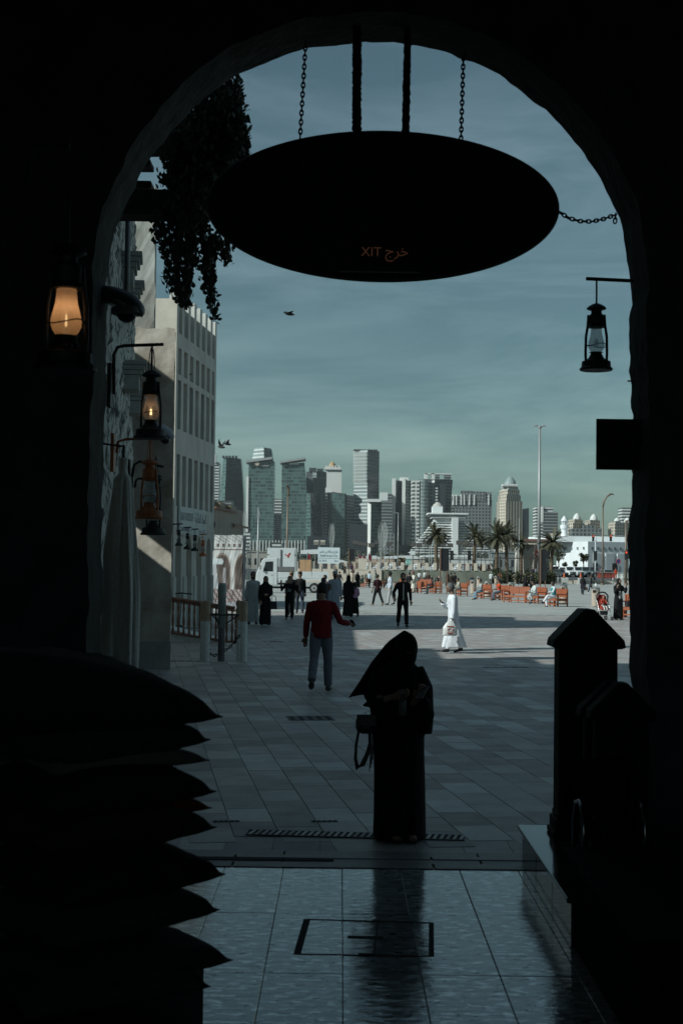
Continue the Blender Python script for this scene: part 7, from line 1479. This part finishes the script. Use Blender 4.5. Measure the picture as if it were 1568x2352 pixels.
for i, (x, y) in enumerate(((706, 1279), (823, 1281), (846, 1280), (759, 1266), (833, 1283))):
    Y = 245; c = P(x, y, Y); t = thing('flag', 'maroon flag on a thin pole beyond the cream wall', 'flag', (c.x, Y, -.612), 0, 'maroon flags on the corniche'); zc = c.z + .612; b = MB(); b.tube([(0, 0, 0), (0, 0, zc + .8)], .04, 6); b.build('pole', M_pole, t)
    vs = [Vector((.0 + .18 * u * (1 - v * .2) * 4 * .35, .05 * math.sin(u * 5), zc + .7 - v * .95 - u * .22)) for u in [q / 6 * 2.4 for q in range(7)] for v in (0, 1)]; b = MB(); b.add(vs, [(2 * q, 2 * q + 1, 2 * q + 3, 2 * q + 2) for q in range(6)]); b.build('cloth', M_flag, t)
for i, (x, y, Y) in enumerate(((757 + 90, 1290, 300), (871, 1287, 310), (957, 1288, 300), (900, 1290, 305), (1000, 1291, 300), (1055, 1291, 310))):
    c = P(x, y, Y); t = thing('moored_boat', 'small white boat with a rounded wheelhouse moored at the corniche', 'boat', (c.x, Y, -.612), 0, 'moored boats'); b = MB(); b.tube([(-2, 0, 1.4), (-1, 0, 1.1), (1.2, 0, 1.1), (2.4, 0, 1.9)], [(.4, .3), (.9, .5), (.9, .5), (.1, .2)], 10, ref=(0, 1, 0)); b.build('hull', M_tent, t); b = MB(); b.ell((0, 0, 2.0), (.8, .7, .7), 12, 8); b.build('wheelhouse', M_tent, t); b = MB(); b.tube([(.2, 0, 2.4), (.2, 0, 5.0)], .04, 6); b.build('mast', M_dwood, t)
ax_ = 0
# ================================================================== SKYLINE
def tower(label, x0, xm, x1, yt, Y, mleft, mright, yt2=None, parent=None, name='tower', dl=30, dr=30, batter=None, nm='shaft', yb=None, slant=0, seg=1):
    """box on its far plot: x0 | xm corner | x1 in the picture; left face x0..xm, right face xm..x1"""
    zg_ = -1.2; pm = P(xm, 1290, Y); pl_ = P(x0, 1290, Y + (dl if xm > x0 else 0)); pr_ = P(x1, 1290, Y + (dr if (x1 > xm and xm > x0) else 0)); zt_ = P((x0 + x1) / 2, yt, Y).z - zg_; zb_ = 0 if yb is None else P((x0 + x1) / 2, yb, Y).z - zg_
    if xm <= x0: pm = pl_
    t = parent or thing(name, label, 'tower', (pm.x, Y, zg_), 0, 'high-rise towers across the bay'); o = t.location
    pm2, pl2, pr2 = [Vector((q.x - o.x, q.y - o.y, 0)) for q in (pm, pl_, pr_)]
    dep = Vector((0, 45, 0))
    foot = [pl2, pm2, pr2, pr2 + dep, pl2 + dep] if xm > x0 else [pl2, pr2, pr2 + dep, pl2 + dep]
    b = MB(); n = len(foot); NS = seg
    cx = sum(v.x for v in foot) / n; cy = sum(v.y for v in foot) / n; rings = []
    for s_ in range(NS + 1):
        f_ = s_ / NS; z = zb_ + (zt_ - zb_) * f_; kx, ofs = batter(f_) if batter else (1, 0); rings.append([Vector((cx + (v.x - cx) * kx + ofs, v.y, z + (slant * (v.x - cx) if s_ == NS else 0))) for v in foot])
    for s_ in range(NS):
        for i in range(n):
            j_ = (i + 1) % n; b.cur = 0 if (xm > x0 and i == 0) else 1; l = (foot[j_] - foot[i]).length; A, B_, C_, D_ = rings[s_][i], rings[s_][j_], rings[s_ + 1][j_], rings[s_ + 1][i]
            b.add([A, B_, C_, D_], [(0, 1, 2, 3)], [[(0, A.z), (l, B_.z), (l, C_.z), (0, D_.z)]])
    b.cur = 1; b.add(rings[-1], [tuple(range(n))], [[(0, 0)] * n]); b.build(nm, [mleft, mright], t); return t
def tbox(t, label, x0, x1, y0, y1, Y, mm, dy=6, d=20):
    o = t.location; a, c = P(x0, y0, Y), P(x1, y1, Y); b = MB(); x, z0, z1, w_ = (a.x + c.x) / 2 - o.x, c.z - o.z, a.z - o.z, c.x - a.x; h2 = d / 2; yy = Y - o.y - dy
    for q in range(1):
        P8 = [Vector((x + sx * w_ / 2, yy + sy, zz)) for zz in (z0, z1) for sx, sy in ((-1, 0), (1, 0), (1, d), (-1, d))]
        b.add(P8, [(0, 1, 5, 4), (1, 2, 6, 5), (2, 3, 7, 6), (3, 0, 4, 7), (4, 5, 6, 7)], [[(0, z0), (w_, z0), (w_, z1), (0, z1)], [(0, z0), (d, z0), (d, z1), (0, z1)], [(0, z0), (w_, z0), (w_, z1), (0, z1)], [(0, z0), (d, z0), (d, z1), (0, z1)], [(0, 0)] * 4])
    return b.build(label, mm, t)
GM = grid_mat
g_teal = GM('glass_teal_panels', (.085, .13, .125), (.055, .095, .095), 5, 7, .85, .75, .4, .12, .6); g_dark = GM('glass_dark', (.035, .04, .05), (.018, .022, .028), 5, 4.2, .9, .7, .4, .12, .3); g_dark2 = GM('dark_ribbed', (.085, .09, .095), (.028, .033, .037), 4, 60, .62, .97, .6, .15, .3)
w_plain = mat('tower_white', (.62, .62, .60), .8, .06, .02); w_grid = GM('white_window_grid', (.60, .60, .57), (.09, .10, .10), 9, 7.6, .74, .55, .8, .15, .3); w_band = GM('white_banded', (.55, .56, .55), (.06, .07, .075), 400, 6.4, 1, .55, .7, .15, .2); gr_band = GM('grey_banded', (.20, .21, .21), (.05, .055, .06), 400, 6.2, 1, .6, .6, .15, .2)
c_ver = GM('cream_vertical', (.50, .44, .36), (.10, .09, .08), 6.5, 200, .42, .99, .8, .2, .15); c_grid = GM('cream_grid', (.50, .44, .36), (.10, .095, .09), 7, 6, .45, .6, .8, .2, .2); gr_grid = GM('grey_grid', (.16, .17, .17), (.045, .05, .055), 7, 7, .6, .6, .7, .2, .3); g_light = GM('diagrid_lit', (.52, .54, .53), (.22, .26, .26), 400, 7.5, 1, .62, .4, .12, .2); g_ddark = GM('diagrid_shaded', (.12, .12, .125), (.035, .04, .042), 12, 7.5, .8, .6, .5, .12, .3); g_cyl = GM('glass_cyl', (.24, .27, .27), (.12, .16, .16), 5, 7, .85, .62, .4, .1, .35)  # the light and dark diagrid put sun and shade into two face colours
D0 = 2900
t = tower('slim pale spired tower beside the arcade building', 490, 490, 500, 1062, D0 + 250, w_band, w_band); tbox(t, 'spire', 493.5, 496, 1044, 1064, D0 + 250, w_plain)
t = tower('dark curved tower with a notched top', 502, 514, 558, 1051, D0 + 100, g_teal, g_dark, batter=lambda f_: (1 - .28 * max(0, (f_ - .35) / .65) ** 2, -3 * f_ * 0), seg=14)  # left side's sunlit tone put in through the lighter glass
for i in range(5): tbox(t, 'top_tooth', 511 + i * 7.2, 515.5 + i * 7.2, 1046.5, 1051.5, D0 + 100, g_dark, 0)
t = tower('teal glass tower with a slanted roof slab and glass crown', 568, 568, 627, 1061, D0, g_teal, g_teal, seg=1, slant=.05); tbox(t, 'edge_fin', 566, 568.5, 1095, 1290, D0, w_plain, 3)
b = MB(); o = t.location; a = P(565, 1060, D0); c = P(625, 1052, D0); b.add([Vector(v) - Vector(o) for v in ((a.x, D0 - 8, a.z - 3), (c.x, D0 - 8, c.z - 3), (c.x, D0 + 50, c.z - 3), (a.x, D0 + 50, a.z - 3), (a.x, D0 - 8, a.z + 2), (c.x, D0 - 8, c.z + 2), (c.x, D0 + 50, c.z + 2), (a.x, D0 + 50, a.z + 2))], [(0, 1, 5, 4), (1, 2, 6, 5), (2, 3, 7, 6), (3, 0, 4, 7), (4, 5, 6, 7), (3, 2, 1, 0)]); b.build('roof_slab', mat('roof_grey', (.28, .29, .29), .6, .05), t)
tower('', 575, 603, 624, 1027.5, D0 + 5, g_light, g_ddark, parent=t, nm='glass_crown', yb=1056, batter=lambda f_: (1 - .22 * f_, 0)); tbox(t, 'round_logo_wall', 581, 617, 1062, 1072, D0, gr_band, 2)
b = MB(); p_ = P(590.5, 1064.5, D0 - 4) - Vector(o); b.tube([p_, p_ - Vector((0, 1.5, 0))], 5 * mpp(D0), 16, ref=(1, 0, 0)); b.build('round_logo', mat('logo_tan', (.46, .38, .31), .6, 0), t)
t = tower('teal glass tower with a slanted roof and tapered right edge', 645, 645, 702, 1064, D0 - 40, g_teal, g_teal, batter=lambda f_: (1 - .10 * max(0, (f_ - .7) / .3) ** 1.5, -3 * max(0, (f_ - .7) / .3)), seg=12, slant=.08)
o = t.location; b = MB(); a = P(643, 1061, D0 - 40); c = P(701, 1052, D0 - 40); b.add([Vector(v) - Vector(o) for v in ((a.x, D0 - 48, a.z - 3), (c.x, D0 - 48, c.z - 3), (c.x, D0 + 10, c.z - 3), (a.x, D0 + 10, a.z - 3), (a.x, D0 - 48, a.z + 1), (c.x, D0 - 48, c.z + 1), (c.x, D0 + 10, c.z + 1), (a.x, D0 + 10, a.z + 1))], [(0, 1, 5, 4), (1, 2, 6, 5), (2, 3, 7, 6), (3, 0, 4, 7), (4, 5, 6, 7), (3, 2, 1, 0)]); b.build('roof_slab', mat('roof_grey', (.28, .29, .29), .6, .05), t); tbox(t, 'sign_band', 664, 686, 1063, 1067, D0 - 40, w_plain, 1)
t = tower('narrow white tower with a glass lower half between the twin glass towers', 626, 626, 647, 1146, D0 + 150, w_band, w_band); tbox(t, 'glass_front', 629, 645, 1182, 1290, D0 + 150, g_dark, 2)
t = tower('dark ribbed tower with stepped rooftop', 701, 716, 747, 1082, D0 + 80, g_dark2, g_dark2); tbox(t, 'roof_step', 710, 726, 1074, 1083, D0 + 80, g_dark2, -3); tbox(t, 'roof_step', 728, 742, 1076, 1083, D0 + 80, g_dark2, -3); tbox(t, 'bright_pane', 718, 727, 1084, 1097, D0 + 80, g_light, 2)
t = tower('dark glass wedge in front of the ribbed tower', 701, 714, 745, 1132, D0 - 100, g_teal, g_dark, batter=lambda f_: (1 - .25 * f_, -4 * f_), seg=6)
t = tower('white ornate tower with a golden dome', 746, 746, 782, 1078, D0 + 200, GM('white_vertical', (.58, .57, .54), (.10, .10, .10), 9, 300, .45, .98, .8, .2, .1), w_plain); tbox(t, 'cornice', 745, 783, 1073, 1079, D0 + 200, w_plain, 4)
o = t.location; c = P(763, 1070, D0 + 205) - Vector(o); kk = mpp(D0); b = MB(); b.lathe([(14 * kk, 0), (13 * kk, 4 * kk), (9 * kk, 6 * kk), (8 * kk, 10 * kk), (5 * kk, 13 * kk), (1.5 * kk, 17 * kk), (0, 20 * kk)], c + Vector((0, 25, -4 * kk)), 16); b.build('dome', mat('dome_gold', (.40, .27, .14), .6, .1, .05), t)
for i in range(5): tbox(t, 'finial_block', 748 + i * 7, 751 + i * 7, 1069, 1074, D0 + 200, w_plain, 3)
t = tower('dark glass tower with a curved sloping roof', 746, 746, 793, 1131, D0 - 60, g_dark, g_dark, slant=-.12); tbox(t, 'white_fins', 747, 762, 1120, 1131, D0 - 60, w_plain, 1); tbox(t, 'light_strip', 746.5, 750, 1131, 1290, D0 - 60, gr_band, 3); tbox(t, 'curved_glass', 762, 790, 1133, 1290, D0 - 60, g_teal, 4)
t = tower('white slab tower with serrated left edge', 784, 794, 811, 1137, D0 - 30, w_plain, gr_band, dl=15)
for i in range(14): tbox(t, 'balcony', 782, 785, 1146 + i * 9.5, 1150 + i * 9.5, D0 - 15, w_plain, 0)
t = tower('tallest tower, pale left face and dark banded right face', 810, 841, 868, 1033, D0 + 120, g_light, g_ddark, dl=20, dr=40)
lf_ = (P(812, 1040, D0 + 119), P(840, 1040, D0 + 119))
b = MB(); o = t.location
for i in range(6):
    for j_ in range(9):
        for s_ in (0, 1):
            x = 811 + i * 5; y = 1036 + j_ * 8; a = P(x + (5 if s_ else 0), y, D0 + 119 + 20 * (841 - x) / 31 - 3); c = P(x + (0 if s_ else 5), y + 8, D0 + 119 + 20 * (841 - x) / 31 - 3); b.tube([a - Vector(o), c - Vector(o)], .55, 4)
b.build('diagrid_bars', w_plain, t); tbox(t, 'roof_parapet', 812, 867, 1031, 1034, D0 + 120, gr_band, -10)
tower('low dark glass block at the foot of the tallest tower', 800, 800, 843, 1204, D0 - 150, g_dark, g_dark)
t = tower('white-framed teal block in front of the tallest tower', 842, 850, 899, 1152, D0 - 80, w_plain, g_teal, dl=12); tbox(t, 'frame_top', 843, 874, 1146, 1153, D0 - 80, w_plain, 3); tbox(t, 'side_block', 876, 900, 1150, 1290, D0 - 80, gr_band, 5); tbox(t, 'roof_plant', 873, 890, 1131, 1150, D0 - 40, w_plain, 0); tbox(t, 'roof_plant', 890, 900, 1134, 1150, D0 - 40, gr_band, 0)
t = tower('white-striped dark tower with tall white fins', 901, 930, 953, 1103, D0 - 20, g_dark, gr_band, dl=18, dr=40)
for x0, x1 in ((900.5, 906.5), (923.5, 929)): tbox(t, 'white_fin', x0, x1, 1099, 1252, D0 - 20, w_plain, 4, 12)
tbox(t, 'lift_core', 918, 938, 1096, 1104, D0 - 20, w_plain, -5); tbox(t, 'base_glass', 901, 945, 1252, 1290, D0 - 20, g_dark, 5)
t = tower('white gridded tower with a round glass corner', 944, 944, 961, 1104, D0 - 60, w_grid, w_grid); o = t.location
b = MB(); cc = P(970, 1290, D0 - 50) - Vector(o); rr = 12 * mpp(D0); zt_ = P(970, 1101, D0 - 50).z - o.z; n = 18; cyl = [Vector((cc.x + rr * math.cos(a), cc.y + rr * math.sin(a), 0)) for a in [2 * math.pi * i / n for i in range(n)]]
for i in range(n): A, B_ = cyl[i], cyl[(i + 1) % n]; l = i * 2 * math.pi * rr / n; l2 = l + 2 * math.pi * rr / n; b.add([A, B_, B_ + Vector((0, 0, zt_)), A + Vector((0, 0, zt_))], [(0, 1, 2, 3)], [[(l, 0), (l2, 0), (l2, zt_), (l, zt_)]])
b.build('round_glass', g_cyl, t); tbox(t, 'side_wing', 980, 997, 1108, 1290, D0 - 50, gr_grid, -4)
t = tower('waisted tower with an open portal frame at its top', 975, 996, 1035, 1100, D0 + 180, w_plain, gr_grid, dl=20, batter=lambda f_: (1.08 - .30 * (1 - (2 * f_ - 1.0) ** 2) * .45, 0), seg=10)
tbox(t, 'portal_leg', 975, 981, 1087, 1101, D0 + 180, w_plain, 0); tbox(t, 'portal_leg', 990, 997, 1087, 1101, D0 + 180, w_plain, 0); tbox(t, 'portal_top', 975, 1036, 1086.5, 1090, D0 + 180, w_plain, 0); tbox(t, 'portal_leg', 1000, 1009, 1090, 1101, D0 + 180, gr_band, 0); tbox(t, 'portal_leg', 1020, 1035, 1090, 1101, D0 + 180, gr_band, 0); tbox(t, 'glass_strip', 1008, 1020, 1110, 1290, D0 + 180, g_dark, 4); tbox(t, 'light_strip', 1000, 1003, 1120, 1290, D0 + 180, w_band, 4)
t = tower('broad dark gridded block of three stepped towers', 1038, 1038, 1128, 1146, D0 + 160, gr_grid, gr_grid)
for x0, x1, y in ((1038, 1060, 1139), (1058, 1086, 1127), (1086, 1116, 1129), (1114, 1128, 1131)): tbox(t, 'upper_block', x0, x1, y, 1150, D0 + 160, gr_grid if x0 != 1114 else gr_band, 1)
for x in (1039, 1046, 1057, 1064, 1076, 1087, 1120): tbox(t, 'white_pier', x, x + 2.5, 1136, 1160, D0 + 160, w_plain, 3)
t = tower('tapering cream tower under a ribbed pointed dome', 1144, 1160, 1198, 1150, D0 - 100, c_grid, c_ver, dl=25, dr=15)
tower('', 1147, 1162, 1194, 1136, D0 - 100, c_grid, c_ver, parent=t, nm='upper_stage', yb=1152); tower('', 1150, 1164, 1191, 1123, D0 - 100, c_grid, c_grid, parent=t, nm='top_stage', yb=1137); o = t.location
def dome(t, x, yb, yt, rpx, Y, mm, nm='dome', sx=1):
    o = t.location; kk = mpp(Y); c = P(x, yb, Y) - Vector(o); h_ = (yb - yt) * kk; b = MB(); b.lathe([(rpx * kk * 1.04, 0), (rpx * kk, h_ * .15), (rpx * kk * .95, h_ * .3), (rpx * kk * .8, h_ * .52), (rpx * kk * .55, h_ * .75), (rpx * kk * .25, h_ * .93), (0, h_)], c, 16); b.build(nm, mm, t)
tower('', 1153, 1165, 1188, 1116, D0 - 100, w_grid, w_grid, parent=t, nm='drum', yb=1124)
for i in range(10): tbox(t, 'crown_tooth', 1153 + i * 3.5, 1155.5 + i * 3.5, 1112, 1117, D0 - 96, w_plain, 2)
dome(t, 1171, 1117, 1093.5, 14.5, D0 - 75, GM('dome_ribs', (.55, .55, .52), (.20, .24, .24), 9, 9, .6, .6)); b = MB(); 
tower('dark slim tower with a pointed fin beside the domed tower', 1197, 1197, 1213, 1168, D0 + 200, g_dark, g_dark, slant=.15); tower('tiny dark tower left of the domed tower', 1138, 1138, 1144, 1188, D0 + 200, g_dark, g_dark)
t = tower('white banded tower behind the tall lamp mast', 1229, 1229, 1268, 1164, D0 + 60, w_band, w_band); tbox(t, 'side_tower', 1246, 1279, 1176, 1290, D0 + 60, gr_band, 4); tbox(t, 'white_core', 1241, 1246, 1164, 1200, D0 + 60, w_plain, 5)
t = tower('domed cream hotel left of its twin', 1305, 1315, 1338, 1200, D0 - 200, c_grid, c_grid, dl=15); dome(t, 1324, 1193, 1178.5, 9, D0 - 185, w_plain); tower('', 1312, 1318, 1337, 1192, D0 - 200, c_grid, c_grid, parent=t, nm='top_stage', yb=1201)
t = tower('domed cream hotel right of its twin', 1341, 1348, 1377, 1203, D0 - 200, c_grid, c_grid, dl=15); dome(t, 1362.5, 1195, 1180, 9, D0 - 185, w_plain); tower('', 1350, 1354, 1376, 1194, D0 - 200, c_grid, c_grid, parent=t, nm='top_stage', yb=1204)
t = tower('long dark hotel block before the twin domes', 1313, 1313, 1378, 1214, D0 - 320, gr_grid, gr_grid); tbox(t, 'upper_block', 1340, 1366, 1206, 1215, D0 - 320, gr_grid, 0); tbox(t, 'end_block', 1374, 1382, 1213, 1290, D0 - 320, gr_grid, 1)
t = tower('cream hotel with two pale domes near the right jamb', 1405, 1411, 1452, 1202, D0 - 200, c_grid, c_grid, dl=15); dome(t, 1416, 1197, 1189, 7, D0 - 185, w_plain); dome(t, 1440, 1199, 1189, 8, D0 - 185, w_plain); tower('', 1407, 1412, 1425, 1197, D0 - 200, c_grid, c_grid, parent=t, nm='top_stage', yb=1203)
tower('white banded tower by the right jamb', 1427, 1427, 1452, 1166, D0 + 100, w_band, w_band)
# podium and small filler blocks along the far shore
for i, (x0, x1, yt, mm, lab) in enumerate(((500, 530, 1150, gr_band, 'pale low block under the notched dark tower'), (560, 574, 1222, w_band, 'small white block beside the arcade corner'), (705, 760, 1232, g_dark, 'dark low block under the ribbed tower'), (870, 905, 1225, gr_grid, 'grey low block behind the leaf sculpture'), (1120, 1150, 1240, c_grid, 'cream low block left of the domed tower'), (1270, 1292, 1225, c_grid, 'cream low block behind the minaret'), (1195, 1232, 1245, gr_grid, 'grey low block right of the domed tower'))): tower(lab, x0, x0, x1, yt, D0 - 380, mm, mm, name='low_block')
# podium columns under the twin glass towers
pd = thing('columned_podium', 'podium with white vertical fins under the twin glass towers', 'building', (P(640, 1290, D0 - 420).x, D0 - 420, -1.2)); o = pd.location
tbox(pd, 'podium_wall', 573, 700, 1245, 1290, D0 - 420, g_teal, 0)
for i in range(18): tbox(pd, 'fin', 574 + i * 7.3, 575.6 + i * 7.3, 1241, 1268, D0 - 420, w_plain, 4, 6)
tbox(pd, 'white_entrance', 625, 646, 1246, 1262, D0 - 420, w_band, 5)
# ---- the white stepped pyramid hotel
Yp = 2500; py = thing('pyramid_hotel', 'white stepped pyramid hotel with a wide flat crown and small dome', 'building', (P(1035, 1290, Yp).x, Yp, -1.2)); o = py.location
M_sh = mat('pyramid_white', (.66, .67, .66), .8, .04, .02)
n = 13
for i in range(n):
    y = 1272 - i * 5.85; f_ = i / (n - 1); xl_ = 940 + f_ * 55; xr_ = 1129 - f_ * 62
    tbox(py, 'terrace', xl_, xr_, y - 4.1, y, Yp, M_sh, 14 - f_ * 12, 60)
    tbox(py, 'window_band', xl_ + 3, xr_ - 3, y - 5.85, y - 4.1, Yp, GM('pyramid_windows', (.62, .63, .62), (.05, .055, .06), 6, 400, .78, 1, .8, .15, .2), 8 - f_ * 12, 50)
tbox(py, 'central_spine', 1036, 1049, 1190, 1285, Yp, M_sh, 18, 20); tbox(py, 'neck', 997, 1050, 1190, 1202, Yp, M_sh, 0, 40)
for y0, y1, x0, x1 in ((1178, 1182.5, 982, 1073), (1182.5, 1186, 987, 1071), (1186, 1190.5, 991, 1067)): tbox(py, 'crown_slab', x0, x1, y0, y1, Yp, M_sh, 12 if y0 < 1180 else 8, 60)
tbox(py, 'crown_windows', 989, 1069, 1184.5, 1186, Yp, g_dark, 10, 50); tbox(py, 'dome_drum', 993, 1016, 1163, 1178, Yp + 10, M_sh, 0, 30); dome(py, 1004.5, 1166, 1153, 12, Yp + 25, mat('dome_stone', (.44, .41, .37), .9, .1, .05))
tbox(py, 'base_wing', 1085, 1140, 1262, 1290, Yp, M_sh, 5, 30)
# far green shore
m = MB()
for i in range(5200):
    x = random.uniform(480, 1480); Y = random.uniform(2330, 2420); c = P(x, 1290, Y); z = random.random() ** 1.5 * (20 if nz(x * .05) > -.2 else 12) - 1.5; s_ = random.uniform(2.5, 5.5); q = Matrix.Rotation(random.uniform(0, 6.3), 3, 'Z') @ Matrix.Rotation(random.uniform(0, 3), 3, 'X')
    m.add([Vector((c.x, Y, z)) + q @ Vector(v) * s_ for v in ((-.7, 0, 0), (0, -.6, .2), (.7, 0, 0), (0, .6, .2))], [(0, 1, 2, 3)])
tag(m.build('shore_trees', mat('far_foliage', (.05, .06, .035), .9, .4, .05), kind='stuff'), 'dark line of trees along the far shore', 'trees')
# ================================================================== BIRDS
def bird(label, x, y, Y, s, rz, flap):
    t = thing('bird', label, 'bird', P(x, y, Y), rz, None); m_ = mat('pigeon', (.03, .03, .033), .7, .2, 9); b = MB(); b.tube([(-.17 * s, 0, .0), (-.08 * s, 0, .01), (.04 * s, 0, .02), (.12 * s, 0, .05), (.16 * s, 0, .05)], [(.012, .006), (.045 * s, .04 * s), (.05 * s, .05 * s), (.03 * s, .03 * s), (.008, .008)], 8); b.build('body', m_, t, smooth=True)
    for g in (-1, 1):
        if flap is None: b = MB(); b.ell((-.04 * s, g * .04 * s, .02), (.13 * s, .015 * s, .04 * s), 10, 6)
        else: b = MB(); b.add([(.05 * s, g * .02, .03), (-.07 * s, g * .02, .02), (-.06 * s, g * .16 * s, .03 + flap * .12 * s), (.05 * s, g * .17 * s, .03 + flap * .13 * s), (-.05 * s, g * .33 * s, .03 + flap * .3 * s)], [(0, 1, 2, 3), (3, 2, 4)])
        b.build('wing', m_, t)
    return t
bird('dark bird gliding alone in the open sky below the oval sign', 663, 722, 40, 1.0, R(200), .1); bird('dark bird with raised wings left of its pair near the arcade building', 508, 1028, 60, 1.1, R(160), 1.0); bird('dark bird with spread wings right of its pair near the arcade building', 522, 1021, 60, 1.0, R(190), .6); bird('pigeon perched in a niche of the arcade building', 433, 862, 43.9, .8, R(40), None)
# ================================================================== HAZE
hz = MB(); hz.box((0, 1900, 160), (5200, 4200, 340)); hz.v = [Vector((v.x, v.y, -3.4 if v.z < 100 else 330)) for v in hz.v]
ho = hz.build('haze', None or mat('tmp_haze', (1, 1, 1), 1, 0)); ho['kind'] = 'stuff'; ho.data.materials.clear()
hm = bpy.data.materials.new('haze_air'); hm.use_nodes = True; t_ = hm.node_tree; t_.nodes.clear(); pv = t_.nodes.new('ShaderNodeVolumePrincipled'); pv.inputs['Color'].default_value = (.86, .94, .95, 1); pv.inputs['Density'].default_value = HAZE_D; oo = t_.nodes.new('ShaderNodeOutputMaterial'); t_.links.new(pv.outputs[0], oo.inputs['Volume']); ho.data.materials.append(hm)
